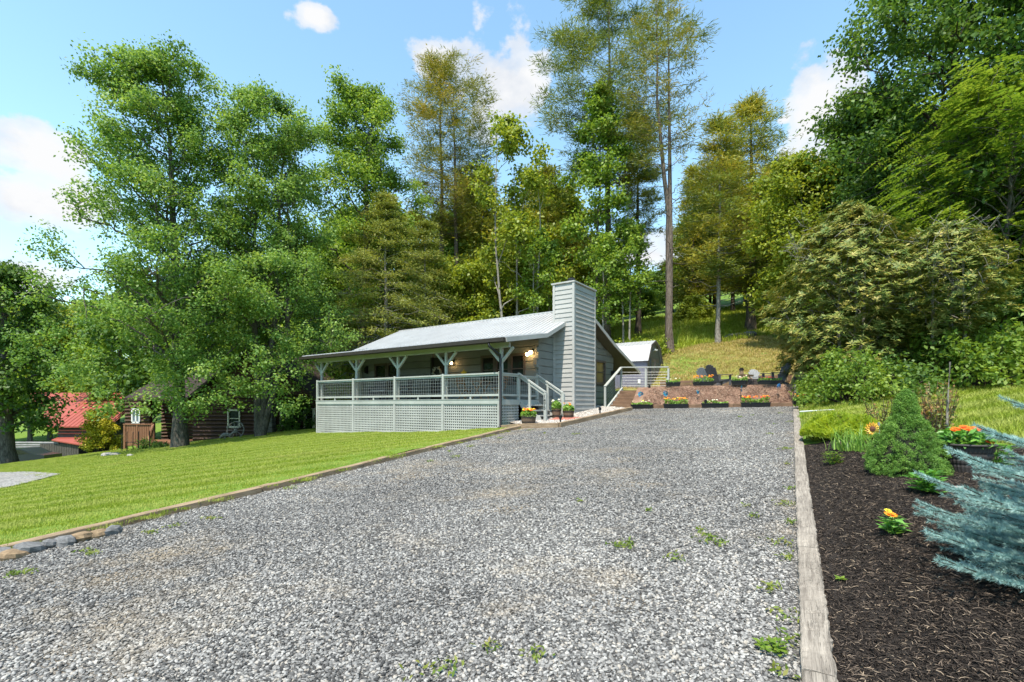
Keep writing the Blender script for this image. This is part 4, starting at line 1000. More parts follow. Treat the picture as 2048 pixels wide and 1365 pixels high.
while zc < 6.3:
    hgt = rs.uniform(.22, .34); xx = X(519, gy)
    while xx < X(555, gy)-.05:
        wd_ = min(rs.uniform(.25, .5), X(555, gy)-xx)
        MB().bbox(xx+.008, xx+wd_-.008, -.62-rs.uniform(0, .05), -.12, zc, zc+hgt-.015, .03).build('stone', M_CSTONE, cst); xx += wd_
    zc += hgt
# left wing with porch, deck and steps
wg = bpy.data.objects.new('wing_wall', None); link(wg, nb_); wy = 1.6
w3 = (X(265, gy+wy), X(282, gy+wy), Zr(846, gy+wy), Zr(818, gy+wy))
nlog(X(250, gy+wy), X(300, gy+wy), wy, -.6, 2.2, [w3], wg); nlog(X(285, gy+wy), X(392, gy+wy), wy+1.6, -.6, 2.2, [], wg)
wn = bpy.data.objects.new('window', None); link(wn, nb_); a, b, c, d = w3
for q in [(a, a+.07, c, d), (b-.07, b, c, d), (a, b, d-.07, d+.02), (a, b, c-.03, c+.07), ((a+b)/2-.03, (a+b)/2+.03, c, d)]: MB().box(q[0], q[1], wy-.10, wy+.05, q[2], q[3]).build('frame', M_WHITE, wn)
MB().box(a+.05, b-.05, wy, wy+.02, c+.05, d-.05).build('pane', glass_mat('bluish_glass', (.16, .22, .27)), wn)
m = MB(); m.add([(X(236, gy), .4, 2.3), (X(400, gy), .4, 2.3), (X(400, gy), 4.4, 4.2), (X(236, gy), 4.4, 4.2), (X(236, gy), .4, 2.15), (X(400, gy), .4, 2.15), (X(400, gy), 4.4, 4.05), (X(236, gy), 4.4, 4.05)], [(0, 1, 2, 3), (7, 6, 5, 4), (0, 4, 5, 1), (1, 5, 6, 2), (2, 6, 7, 3), (3, 7, 4, 0)]); m.build('roof', M_BROOF, nb_)
dk = bpy.data.objects.new('deck', None); link(dk, nb_); dy = -.6
def DX(px): return (px-CX)/F*(gy+dy)+14.8
dz0, dz1 = (HY-884)/F*(gy+dy)+1.9, (HY-849)/F*(gy+dy)+1.9
MB().box(DX(250), DX(410), dy, wy, dz0-.22, dz0-.03).build('deck_floor', M_DECKW, dk)
k = DX(250)
while k < DX(305): MB().box(k, k+.105, dy-.03, dy, dz0, dz1-.04).build('baluster', M_DECKW, dk); k += .125
MB().box(DX(248), DX(307), dy-.08, dy+.07, dz1-.03, dz1+.03).build('deck_rail', M_DECKW, dk)
for px in (250, 275, 305): MB().box(DX(px)-.05, DX(px)+.05, dy-.06, dy+.05, dz0-.9, dz1+(.08 if px == 305 else 0)).build('deck_post', M_DECKW, dk)
for i in range(4): MB().box(DX(324), DX(352), dy-.35-i*.27, dy-.06-i*.27, dz0-.22-i*.17, dz0-.17-i*.17).build('step', M_DECKW, dk)
MB().beam((DX(306), dy, dz1), (DX(325), dy-1.1, dz0+.06), .09, .06).build('stair_rail', M_DECKW, dk); MB().beam((DX(306), dy, dz0), (DX(324), dy-1.1, dz0-.8), .05, .2).build('stringer', M_DECKW, dk)
k = 0
for i in range(6): f = i/6; MB().box(DX(307)+f*.5, DX(307)+f*.5+.06, dy-f*1.05-.03, dy-f*1.05, dz0-.6*f, dz1-.5*f).build('baluster', M_DECKW, dk)
# wagon wheel with rocks
ww = pix(471, 884, 26.6); wh = thing('wagon_wheel', 'old wooden wagon wheel leaning against the brown log house', 'wagon wheel', (ww.x, ww.y, gz(ww.x, ww.y)-.05), 0)
M_OLDW = wood('silvery_wood', (.18, .16, .14), (.34, .31, .28), (4, 4, 4), 4); R_ = .46
MB().tube([(R_*math.cos(a), .1*math.sin(a), R_+R_*math.sin(a)) for a in np.linspace(0, 6.283, 33)], .035, 6, False).build('rim', M_OLDW, wh)
for i in range(10): a = i*math.pi/5; MB().tube([(.05*math.cos(a), .01*math.sin(a), R_+.05*math.sin(a)), (R_*math.cos(a), .1*math.sin(a), R_+R_*math.sin(a))], .016, 5).build('spoke', M_OLDW, wh)
MB().ball((0, 0, R_), .08, 10, 6).build('hub', M_OLDW, wh, True)
dw = thing('driftwood', 'pale curved driftwood piece lying in front of the wagon wheel', 'driftwood', (ww.x-.2, ww.y-.45, gz(ww.x-.2, ww.y-.45)), .2)
MB().tube([(-.35, 0, .06), (-.2, .02, .22), (0, 0, .26), (.18, .03, .20), (.28, 0, .34), (.42, .02, .40), (.52, 0, .36)], [.05, .10, .11, .07, .06, .08, .04], 8).build('log', M_OLDW, dw, True)
MB().tube([(-.1, 0, .2), (-.14, .05, 0)], [.05, .03], 6).build('branch_stub', M_OLDW, dw)
# red-roofed barn
M_RED = plain('red_metal_roof', rgb(150, 74, 60), .5, .10, .8, bump=.03); M_OLDLOG = wood('grey_barn_wood', (.045, .04, .035), (.12, .105, .09), (4, 4, 1), 4, .9, .3, False)
by = 45.0; bx_ = lambda px, y=by: (px-CX)/F*y
barn = thing('barn', 'old grey log barn with faded red metal roofs beyond the lawn', 'barn', (-40, by, EYE-4.4), 0)
BX = lambda px, y=by: bx_(px, y)+40
BZ = lambda py, y=by: (HY-py)/F*y+4.4
MB().box(BX(104), BX(200), .6, 7, -1.2, BZ(850)).build('wall', M_OLDLOG, barn)
m = MB(); x0, x1 = BX(96), BX(215); zt = BZ(786, by+5); m.add([(x0, 0, BZ(853)), (x1, 0, BZ(853)), (x1, 5, zt), (BX(58, by+5), 5, zt), (x0, 0, BZ(853)-.12), (x1, 0, BZ(853)-.12), (x1, 5, zt-.12), (BX(58, by+5), 5, zt-.12)], [(0, 1, 2, 3), (7, 6, 5, 4), (0, 4, 5, 1), (1, 5, 6, 2), (2, 6, 7, 3), (3, 7, 4, 0)])
m.build('roof', M_RED, barn)
for k in range(14): MB().beam((x0+.3+k*.42, -.01, BZ(853)+.01), (x0+.3+k*.42-.02, 5, zt+.01), .05, .04).build('roof_rib', M_RED, barn)
m = MB(); m.add([(BX(104), .55, BZ(876)), (x1, .55, BZ(874)), (x1, -1.4, BZ(894, by-1.4)), (BX(103, by-1.4), -1.4, BZ(880, by-1.4)), (BX(104), .55, BZ(876)-.1), (x1, .55, BZ(874)-.1), (x1, -1.4, BZ(894, by-1.4)-.1), (BX(103, by-1.4), -1.4, BZ(880, by-1.4)-.1)], [(3, 2, 1, 0), (4, 5, 6, 7), (0, 1, 5, 4), (1, 2, 6, 5), (2, 3, 7, 6), (3, 0, 4, 7)]); m.build('lean_to_roof', M_RED, barn)
for k in range(16): MB().box(BX(105)+k*.22, BX(105)+k*.22+.19, -1.2, -1.15, -1.3, BZ(886)).build('board', M_OLDLOG, barn)
for z_ in (BZ(862), BZ(868)): MB().box(BX(104), x1, .45, .6, z_-.05, z_+.05).build('beam', M_RED, barn)
lw = thing('log_wall', 'low grey weathered log wall beside the barn', 'wall', (-44.6, 44, EYE-5.2), 0)
M_GLOG = wood('silver_log', (.16, .15, .145), (.36, .35, .34), (.4, 6, 6), 3)
for k in range(9): MB().tube([(-2.2, 0, .12+k*.2), (0, .02, .13+k*.2), (3.4, 0, .12+k*.2)], .105, 8).build('log', M_GLOG, lw)
# parked car half hidden by the crest of the lawn
M_CAR = plain('dark_car_paint', (.02, .025, .032), .25, .1, 2, bump=0, spec=.6)
cp = pix(40, 928, 36); car = thing('parked_car', 'dark parked car half hidden beyond the crest of the lawn', 'car', (cp.x, cp.y, gz(cp.x, cp.y)-.05), math.radians(8))
prof = [(-2.2, .35), (-2.25, .75), (-2.0, .92), (-1.0, 1.0), (-.45, 1.42), (.7, 1.46), (1.55, 1.05), (2.2, .95), (2.25, .4)]
MB().prism(prof, 'y', -.85, .85).build('body', M_CAR, car)
for s in (-1, 1):
    MB().prism([(-.85, 1.03), (-.4, 1.36), (.15, 1.38), (.15, 1.02)], 'y', s*.855-.004, s*.855+.004).build('side_window', M_GLASS, car); MB().prism([(.22, 1.02), (.22, 1.38), (.65, 1.38), (1.3, 1.06)], 'y', s*.855-.004, s*.855+.004).build('side_window', M_GLASS, car)
    for x_ in (-1.4, 1.4):
        wv = MB().lathe([(.1, -.1), (.33, -.1), (.34, 0), (.33, .1), (.1, .1)], (0, 0, 0), 18).build('wheel', M_BLACK, car); wv.location = (x_, s*.8, .33); wv.rotation_euler = (math.pi/2, 0, 0)
    MB().box(-2.27, -2.2, s*.6-.15, s*.6+.15, .62, .76).build('headlight', M_WHITE, car)
# black garden stakes, loose stones
for i, (px, py, top) in enumerate([(244, 910, 868), (254, 913, 865), (266, 910, 866), (277, 906, 865), (299, 900, 863)]):
    p = pix(px, py, 25.0-.3*(i % 2)); g_ = gz(p.x, p.y); zt = EYE+(HY-top)/F*p.y
    o = MB().tube([(0, 0, -.1), (0, 0, zt-g_), (.0, .03, zt-g_+.03)], .02, 6).build('garden_stake', M_BLACK); o.location = (p.x, p.y, g_); tag(o, 'thin black garden stake before the deck, %s from the deck steps' % ['fifth', 'fourth', 'third', 'second', 'first'][i], 'stake', 'black garden stakes')
def rock_mesh(seed, n=42):
    r = np.random.default_rng(seed); bm_v, bm_f = _ball((0, 0, 0), 1, 9, 6, (1, 1, 1)); V = np.array(bm_v); d = V/np.linalg.norm(V, axis=1, keepdims=True)
    k = np.ones(len(V))
    for i in range(7): a = r.normal(0, 1, 3); a /= np.linalg.norm(a); k = np.minimum(k, r.uniform(.62, .95)/np.maximum(d@a, .05))
    me = bpy.data.meshes.new('rock'); me.from_pydata((d*k[:, None]).tolist(), [], bm_f); me.update(); return me
M_ROCK = plain('grey_stone', (.15, .148, .145), .9, .4, 3, bump=.6); M_ROCKB = plain('tan_stone', (.24, .165, .095), .9, .35, 3, bump=.6); M_ROCKW = plain('pale_stone', (.30, .28, .25), .9, .2, 3, bump=.5)
RK = [rock_mesh(s) for s in range(5)]
def rock(px, py, size, mat, label, group, sq=.55, rz=0.0, Y=None):
    p = ground_hit(px, py) if Y is None else pix(px, py, Y)
    me = RK[int(px) % 5].copy(); me.materials.append(mat); o = bpy.data.objects.new('rock', me); link(o)
    o.location = (p.x, p.y, gz(p.x, p.y)+size*sq*.35); o.scale = (size, size*.75, size*sq); o.rotation_euler = (.1, .1, rz); return tag(o, label, 'rock', group)
for i, (px, py, s, m) in enumerate([(8, 1117, .16, M_ROCK), (28, 1117, .14, M_ROCKB), (60, 1106, .19, M_ROCK), (105, 1094, .15, M_ROCK), (128, 1091, .16, M_ROCK), (160, 1082, .17, M_ROCKB), (196, 1076, .13, M_ROCKB), (222, 1069, .15, M_ROCK)]):
    rock(px, py, s, m, 'tan stone at the lawn timber' if m is M_ROCKB else 'grey stone at the foot of the lawn timber', 'stones along the lawn timber', .6, i*.7)
for i, (px, py, s) in enumerate([(214, 912, .33), (232, 911, .26), (262, 913, .2)]): rock(px, py, s, M_ROCKW, 'pale flat stone on the grass by the black stakes', 'pale stones by stakes', .4, i)
for i, (px, py, s) in enumerate([(1466, 686, .5), (1480, 683, .55), (1497, 680, .6), (1450, 687, .35)]): rock(px, py, s, M_ROCK, ['low grey boulder on the hillside near the slim pale pine', 'grey boulder second from the slim pale pine', 'largest grey boulder at the foot of the full dark pine', 'small grey boulder at the end of the hillside row'][i], 'hillside boulders', .5, i, Y=33.4)
rock(1914, 984, .12, M_ROCKW, 'flat pale stone on the mulch beside the leafy perennial', None, .35, .3)
# service wires through the trees
for i, (a, b) in enumerate([((1250, 560, 40), (2300, 120, 14)), ((1250, 552, 40), (2300, 95, 14)), ((1240, 572, 40), (2300, 330, 16))]):
    p, q = pix(*a), pix(*b); pts = [p.lerp(q, f)+Vector((0, 0, -1.1*math.sin(math.pi*f))) for f in np.linspace(0, 1, 30)]
    tag(MB().tube(pts, .014, 5).build('service_wire', M_BLACK), ['lower of two parallel service wires through the hillside trees', 'upper of two parallel service wires through the hillside trees', 'lowest single service wire sagging across the hillside trees'][i], 'wire', 'service wires')
# ---------------------------------------------------------------- trees
def tubes_np(tubes, sides=6):
    Vs, Fs = [], []; k = 0; ang = np.arange(sides)*2*np.pi/sides; ca, sa = np.cos(ang), np.sin(ang)
    for pts, rad in tubes:
        P = np.asarray(pts, float); m = len(P); rad = np.asarray(rad, float)
        d = np.gradient(P, axis=0); d /= np.linalg.norm(d, axis=1, keepdims=True)+1e-9
        ref = np.array([0, 0, 1.0]) if abs(d[:, 2]).mean() < .85 else np.array([1.0, 0, 0])
        s = np.cross(d, ref); s /= np.linalg.norm(s, axis=1, keepdims=True)+1e-9; u = np.cross(s, d)
        V = P[:, None, :] + (s[:, None, :]*ca[None, :, None] + u[:, None, :]*sa[None, :, None])*rad[:, None, None]
        Vs.append(V.reshape(-1, 3)); i, j = np.meshgrid(np.arange(m-1), np.arange(sides), indexing='ij')
        a = k+i*sides+j; b = k+i*sides+(j+1) % sides; Fs.append(np.stack([a, b, b+sides, a+sides], -1).reshape(-1, 4)); k += m*sides
    return np.concatenate(Vs), [np.concatenate(Fs)]
def unit(a): return a/(np.linalg.norm(a, axis=-1, keepdims=True)+1e-9)
def leaves_np(rng, C, Nrm, L, W, droop=0.0, T_=None, fold=.0):
    """kite-shaped leaves at C facing Nrm"""
    n = len(C); Nrm = unit(Nrm); Tn = rng.normal(0, 1, (n, 3)) if T_ is None else T_
    Tn = Tn - (Tn*Nrm).sum(1, keepdims=True)*Nrm; Tn[:, 2] -= droop; Tn = unit(Tn); Bn = np.cross(Nrm, Tn)
    L = np.broadcast_to(L, (n,))[:, None]; W = np.broadcast_to(W, (n,))[:, None]
    V = np.stack([C-Tn*L*.5, C+Bn*W*.5-Tn*L*.06+Nrm*W*fold, C+Tn*L*.5, C-Bn*W*.5-Tn*L*.06+Nrm*W*fold], 1).reshape(-1, 3)
    return V, [np.arange(n*4).reshape(-1, 4)]
def curve_pts(p0, p1, sag, rng, n=6, wob=.04):
    f = np.linspace(0, 1, n)[:, None]; p0 = np.asarray(p0, float); p1 = np.asarray(p1, float); L = np.linalg.norm(p1-p0)
    P = p0+(p1-p0)*f; P[:, 2] += sag*L*np.sin(np.pi*f[:, 0]); P[1:-1] += rng.normal(0, wob*L, (n-2, 3)); return P
def deciduous(seed, H, r0, prof, h0, nlimb=26, asc=.45, nleaf=30000, clump=.8, LL=.17, shift=(0, 0), stems=((0, 0, 1.0),), sub=5, top_asc=.9, droop=.3, flat=.7, up=.75, wob=.03, extra=()):
    rng = np.random.default_rng(seed); pf = np.array(prof); tub = []; cl = []
    for (sx, sy, sh) in stems:
        n = 12; f = np.linspace(0, 1, n); hh = H*sh
        tr = np.zeros((n, 3)); tr[:, 2] = f*hh*.95; tr[:, 0] = sx*np.minimum(f*3, 1)+shift[0]*f**1.5*.6; tr[:, 1] = sy*np.minimum(f*3, 1)+shift[1]*f**1.5*.6
        w_ = np.cumsum(rng.normal(0, wob*hh/n*2, (n, 2)), 0); tr[:, :2] += w_*f[:, None]
        tub.append((tr, np.maximum(r0*(1-f)**.8*(.75+.25*(len(stems) == 1))*(1+.5*np.exp(-f*25)), .02)))
        nl = max(4, int(nlimb/len(stems)))
        for i in range(nl):
            z0 = h0+(hh*.93-h0)*((i+rng.uniform(0, .9))/nl); fz = z0/hh; base = np.array([np.interp(fz*.95, f*.95, tr[:, k]) for k in range(3)]); base[2] = z0
            az_ = i*2.399963+rng.uniform(-.4, .4); a_ = asc+(top_asc-asc)*fz
            zt = z0; R = np.interp(min(z0/H+.08*a_, 1), pf[:, 0], pf[:, 1])*rng.uniform(.72, 1.12)
            tip = np.array([shift[0]*(z0/H)**.8+R*math.cos(az_), shift[1]*(z0/H)**.8+R*math.sin(az_), 0]); tip[:2] = tip[:2]*.9+base[:2]*.1; tip[2] = min(z0+R*a_*rng.uniform(.6, 1.2), H*1.0)
            P = curve_pts(base, tip, .10*(1 if a_ > .3 else -.3), rng, 7, .035); r1 = r0*max(.08, (1-fz)**.7)*.36
            tub.append((P, np.linspace(r1, r1*.2, 7)))
            for j in range(sub):
                g = rng.uniform(.32, 1.0); q = np.array([np.interp(g, np.linspace(0, 1, 7), P[:, k]) for k in range(3)])
                d = unit(rng.normal(0, 1, 3)*np.array([1, 1, .55])+unit(tip-base)*.7); e = q+d*R*rng.uniform(.18, .42); e[2] += R*.05
                tub.append((curve_pts(q, e, .06, rng, 4, .04), np.linspace(r1*.32, .008, 4))); cl.append((e, 1.0)); cl.append(((q+e)/2+rng.normal(0, .15, 3), .7))
            cl.append((tip, 1.0))
        cl.append((tr[-1]+[0, 0, .2], .8)); cl.append((tr[-2], .9))
    for (x, y, z, r) in extra:
        for _ in range(max(1, int(r*6))): cl.append((np.array([x, y, z-(.75 if x > -2.5 else .1)])+rng.normal(0, r*.45, 3), .8))
    C = np.array([c[0] for c in cl]); S = np.array([c[1] for c in cl])*clump*rng.uniform(.65, 1.25, len(cl))
    idx = rng.choice(len(C), nleaf, p=S**2/(S**2).sum())
    off = unit(rng.normal(0, 1, (nleaf, 3)))*(rng.uniform(0, 1, (nleaf, 1))**.55)*S[idx][:, None]*np.array([1, 1, flat])*np.where(rng.uniform(0, 1, (nleaf, 1)) < .25, 1.45, 1.0)
    pos = C[idx]+off
    nr = rng.normal(0, .55, (nleaf, 3))+np.array([0, 0, up])+unit(off)*.5
    V, Fc = leaves_np(rng, pos, nr, LL*rng.uniform(.7, 1.3, nleaf), LL*.8*rng.uniform(.7, 1.2, nleaf), droop, fold=.12)
    return tubes_np(tub), (V, Fc)
def conifer(seed, H, r0, prof, h0, whorls=26, per=5, tilt=-.05, nneed=30000, NL=.22, NW=.05, flat=.35, tuft=.28, dead=0, spray=False, sub=6, stems=((0, 0, 1.0),), gap=.0, fork=None):
    rng = np.random.default_rng(seed); pf = np.array(prof); tub = []; cl = []; cd = []
    for (sx, sy, sh) in stems:
        n = 14; f = np.linspace(0, 1, n); hh = H*sh; tr = np.zeros((n, 3)); tr[:, 2] = f*hh
        k0 = np.clip((f-(fork or 0))/max(.12, .25), 0, 1) if fork else np.minimum(f*4, 1)
        tr[:, 0] = sx*k0; tr[:, 1] = sy*k0; tr[:, :2] += np.cumsum(rng.normal(0, .012*hh/n*2, (n, 2)), 0)
        tub.append((tr, np.maximum(r0*(1-f*.97)*(1+.35*np.exp(-f*30)), .012)))
        for i in range(whorls):
            z0 = h0+(hh*.99-h0)*((i+rng.uniform(0, .8))/whorls); fz = z0/hh
            base = np.array([np.interp(fz, f, tr[:, k]) for k in range(3)])
            for j in range(per):
                if rng.uniform() < gap: continue
                az_ = j*2*math.pi/per+i*.9+rng.uniform(-.4, .4); R = np.interp(z0/H, pf[:, 0], pf[:, 1])*rng.uniform(.6, 1.15)
                if R < .05: continue
                t_ = tilt+.5*max(0, fz-.75)*2; tip = base+np.array([R*math.cos(az_), R*math.sin(az_), R*t_+rng.normal(0, .08)*R])
                P = curve_pts(base, tip, -.06 if not spray else .10, rng, 6, .02); r1 = max(.01, r0*(1-fz)*.22)
                tub.append((P, np.linspace(r1, .006, 6))); dd = unit(tip-base)
                for s_ in range(sub):
                    g = rng.uniform(.3, 1.0); q = np.array([np.interp(g, np.linspace(0, 1, 6), P[:, k]) for k in range(3)])
                    sd = unit(np.cross(dd, [0, 0, 1.0])*rng.choice([-1, 1])+dd*.8+rng.normal(0, .15, 3)); e = q+sd*R*rng.uniform(.12, .30)*(1.2-g*.5); e[2] += (-.12 if spray else .06)*R*.4
                    if rng.uniform() < .5: tub.append((np.stack([q, (q+e)/2+[0, 0, .01], e]), np.array([r1*.35, r1*.2, .004])))
                    cl += [e, (q+e)/2]; cd += [sd, sd]
                cl.append(tip); cd.append(dd)
        for kk in range(5): cl.append(tr[-1]-[0, 0, .25*kk]); cd.append(np.array([0, 0, 1.0]))
    for kk in range(dead):
        z0 = rng.uniform(min(.15*H, h0*.6), h0+.5); az_ = rng.uniform(0, 6.28); R = rng.uniform(.5, 2.2); b0 = np.array([0, 0, z0]); tub.append((curve_pts(b0, b0+[R*math.cos(az_), R*math.sin(az_), R*rng.uniform(-.1, .35)], -.05, rng, 5, .03), np.linspace(.03, .006, 5)))
    C = np.array(cl); Dr = np.array(cd); idx = rng.integers(0, len(C), nneed)
    off = rng.normal(0, 1, (nneed, 3))*tuft*np.array([1, 1, flat]); pos = C[idx]+off
    T_ = unit(off*np.array([1, 1, .6])+Dr[idx]*tuft*.8+rng.normal(0, .3, (nneed, 3))*tuft+np.array([0, 0, (.10 if not spray else -.12)*tuft*3]))
    nr = rng.normal(0, .6, (nneed, 3))+np.array([0, 0, .8])
    V, Fc = leaves_np(rng, pos, nr, NL*rng.uniform(.7, 1.3, nneed), NW*rng.uniform(.7, 1.3, nneed), 0, T_)
    return tubes_np(tub, 5), (V, Fc)
def plant_tree(name, label, cat, x, y, data, mbark, mleaf, group=None, rz=0.0, scale=1.0, z=None, wood_name='trunk', crown='crown'):
    o = thing(name, label, cat, (x, y, (gz(x, y) if z is None else z)-.08), rz, group, scale)
    (tv, tf), (lv, lf) = data
    ob_np(wood_name, tv, tf, mbark, o, smooth=True); ob_np(crown, lv, lf, mleaf, o, kind='stuff'); return o
BK_G = bark('grey_bark', (.055, .048, .04), (.17, .15, .125)); BK_D = bark('dark_bark', (.03, .024, .018), (.10, .08, .06)); BK_P = bark('pine_bark', (.075, .055, .042), (.21, .165, .13)); BK_L = bark('pale_bark', (.16, .145, .12), (.36, .33, .28))
LF_GUM = leaf('sweetgum_leaf', [(.035, .075, .014), (.075, .135, .026), (.125, .20, .042), (.215, .275, .085)], .46, gain=1.75)
LF_MID = leaf('green_leaf', [(.038, .075, .012), (.08, .14, .018), (.14, .21, .028), (.22, .28, .05)], .46, gain=1.65)
LF_YG = leaf('yellowgreen_leaf', [(.075, .115, .012), (.14, .19, .018), (.21, .25, .026), (.28, .30, .045)], .42, gain=1.35)
LF_BUSH = leaf('bright_bush_leaf', [(.055, .11, .014), (.10, .17, .02), (.16, .235, .03), (.24, .30, .05)], .4, gain=1.3)
LF_DK = leaf('dark_leaf', [(.022, .05, .010), (.045, .09, .015), (.075, .135, .022), (.12, .18, .035)], .42, gain=1.6)
LF_HEM = leaf('hemlock_needle', [(.045, .065, .012), (.095, .115, .02), (.15, .16, .03), (.21, .20, .05)], .32, gain=1.95)
LF_PINE = leaf('pine_needle', [(.04, .065, .014), (.08, .105, .02), (.125, .15, .026), (.19, .19, .035)], .28, nscale=.25, gain=1.6)
LF_BRN = leaf('browning_pine_needle', [(.05, .08, .016), (.11, .13, .02), (.18, .165, .024), (.27, .185, .03)], .28, nscale=.22, namt=.6)
LF_BRN2 = leaf('olive_pine_needle', [(.045, .075, .015), (.10, .13, .02), (.19, .18, .022), (.29, .22, .03)], .32, nscale=.3, namt=.6, gain=1.8)
def at(px, Y): return ((px-CX)/F*Y, Y)
def top_h(py, Y, x): return (HY-py)/F*Y + EYE - gz(x, Y)
# big leafy trees over the neighbour's house
x, y = at(360, 23.6); H = top_h(98, y, x)
plant_tree('sweetgum_tree', 'tall open-crowned tree with thick bare trunk in front of the brown deck', 'tree', x, y,
    deciduous(11, H, .28, [(0, 3), (.12, 5.0), (.22, 4.8), (.38, 3.6), (.52, 3.4), (.7, 3.1), (.86, 2.7), (.95, 2.1), (1, .9)], 3.0, 60, .32, 82000, .60, .128, (-1.75, -.2), top_asc=1.25, sub=8, extra=[(2.0, -2.3, 3.0, .9), (3.8, -2.0, 3.2, .9), (.4, -2.8, 2.9, .8), (-1.4, -2.4, 2.9, .8), (1.0, -2.6, 3.2, 1.0), (-1.0, -2.8, 3.3, 1.0), (0.2, -2.4, 4.4, 1.1), (-2.2, -2.6, 4.6, 1.1), (2.8, -2.4, 4.8, 1.1), (1.6, -2.2, 5.6, 1.1), (-3.8, -2.4, 5.4, 1.1), (-6.2, -1.5, 5.0, .9), (5.6, -1.6, 4.4, .9), (0, -2.2, 6.2, 1.1), (3.3, -1.5, 4.0, .9), (4.6, -1.2, 3.7, .8), (2.2, -2.5, 3.6, .9), (-3, -2.2, 3.9, 1.0), (-5.2, -1.8, 4.3, 1.0), (-4.2, -1, 3.6, .7)]), BK_G, LF_GUM)
x, y = at(520, 25.2); H = top_h(165, y, x)
plant_tree('sweetgum_tree', 'dense rounded leafy tree with several stems beside the stone chimney', 'tree', x, y,
    deciduous(12, H, .24, [(0, 2.4), (.12, 4.4), (.3, 3.8), (.5, 2.9), (.75, 2.8), (.9, 2.1), (1, .6)], 3.0, 58, .35, 86000, .64, .128, (.3, -.2), ((-.35, 0, .96), (.55, .2, 1.0), (1.35, .3, .8)), top_asc=1.2, sub=7, extra=[(-3.2, -2.6, 2.9, .9), (-1.2, -2.8, 2.7, .9), (1.0, -2.6, 2.7, .9), (2.8, -2.2, 3.0, .9), (-2.6, -2, 3.9, 1.0), (0, -2.6, 3.4, 1.0), (-3.8, -2.2, 3.6, 1.0), (-2.0, -2.6, 5.0, 1.1), (1.0, -2.6, 5.2, 1.1), (3.0, -2, 5.6, 1.1), (4.6, -1.5, 3.7, .9), (0, -2.4, 6.4, 1.1), (2.4, -2.0, 3.6, 1.0), (3.8, -1.4, 4.6, .9), (1.2, -3.0, 4.3, .9), (-1.4, -3, 4.5, .9)]), BK_G, LF_GUM)
x, y = at(722, 34); H = top_h(152, y, x)
plant_tree('maple_tree', 'broad pointed leafy tree rising behind the porch end and hemlock', 'tree', x, y,
    deciduous(13, H, .35, [(0, 2.5), (.2, 4.0), (.5, 4.0), (.72, 3.7), (.88, 2.3), (1, .5)], 5.0, 50, .4, 58000, .74, .17, (-.1, 0), top_asc=1.1, sub=7), BK_G, LF_MID)
x, y = at(770, 31.5); H = top_h(385, y, x)
plant_tree('hemlock_tree', 'drooping olive-green hemlock with bare grey twigs behind the cabin roof', 'tree', x, y,
    conifer(14, H, .22, [(0, 4.6), (.3, 4.5), (.6, 3.3), (.85, 1.6), (1, .2)], .8, 26, 7, -.10, 50000, .20, .045, .28, .30, 10, True, 8), BK_L, LF_HEM)
x, y = at(850, 34); H = top_h(440, y, x)
plant_tree('hemlock_tree', 'smaller drooping hemlock leaning over the cabin ridge', 'tree', x, y,
    conifer(15, H, .2, [(0, 3.4), (.4, 3.0), (.8, 1.5), (1, .2)], .8, 20, 6, -.10, 24000, .18, .05, .28, .32, 8, True, 7), BK_L, LF_HEM)
x, y = at(893, 41); H = top_h(108, y, x)
plant_tree('white_pine', 'tall browning pine with green tip and twin trunks above the hemlock', 'pine tree', x, y,
    conifer(16, H, .34, [(0, 0), (.42, 1.8), (.55, 3.6), (.72, 3.6), (.88, 2.9), (1, .5)], H*.45, 22, 5, .25, 34000, .40, .048, .4, .34, 26, False, 6, ((-.5, 0, 1.0), (.7, .3, .93)), .15), BK_P, LF_BRN)
x, y = at(1028, 33.5); H = top_h(205, y, x)
plant_tree('tulip_tree', 'slender multi-stemmed tree with yellow-green leaves behind the cabin ridge', 'tree', x, y,
    deciduous(17, H, .17, [(0, 1.6), (.3, 2.6), (.6, 2.6), (.8, 2.2), (1, .5)], 5.0, 26, .8, 9500, .7, .24, (0, 0), ((-.9, 0, 1.0), (.1, .3, .82), (1.5, -.2, .84)), top_asc=1.6), BK_L, LF_YG)
x, y = at(1213, 36.5); H = top_h(-70, y, x)
plant_tree('white_pine', 'tallest green pine whose trunk rises straight behind the chimney', 'pine tree', x, y,
    conifer(18, H, .34, [(0, 0), (.42, 2.5), (.55, 5.4), (.72, 6.2), (.88, 4.2), (1, .7)], H*.42, 24, 5, .22, 44000, .40, .048, .4, .36, 34, False, 6, gap=.12), BK_P, LF_PINE)
x, y = at(1192, 34.5); H = top_h(150, y, x)
plant_tree('maple_tree', 'narrow bright-green leafy tree growing up against the tallest pine', 'tree', x, y,
    deciduous(19, H, .14, [(0, .8), (.3, 2.0), (.6, 2.5), (.8, 1.7), (1, .4)], 6.0, 24, .6, 11000, .75, .23, (.2, 0), top_asc=1.2), BK_G, LF_MID)
x, y = at(1277, 38); H = top_h(228, y, x)
plant_tree('white_pine', 'narrow pine with dark straight trunk between the two tallest pines', 'pine tree', x, y,
    conifer(20, H, .25, [(0, 0), (.35, 1.4), (.6, 2.0), (.85, 1.7), (1, .3)], H*.38, 20, 5, .1, 20000, .36, .045, .4, .32, 22, False, 5, gap=.2), BK_D, LF_BRN2)
x, y = at(1341, 30.5); H = top_h(-40, y, x)
plant_tree('dying_pine', 'tall forked pine with bare rough trunk and thin browned needles', 'pine tree', x, y,
    conifer(21, H, .25, [(0, 0), (.52, 1.8), (.66, 3.1), (.82, 2.3), (.9, 1.9), (1, .6)], H*.50, 16, 4, .28, 7500, .34, .045, .5, .26, 20, False, 4, ((-.75, 0, 1.0), (.05, .3, .97)), .25, fork=.40), BK_P, LF_BRN)
x, y = at(1437, 32); H = top_h(226, y, x)
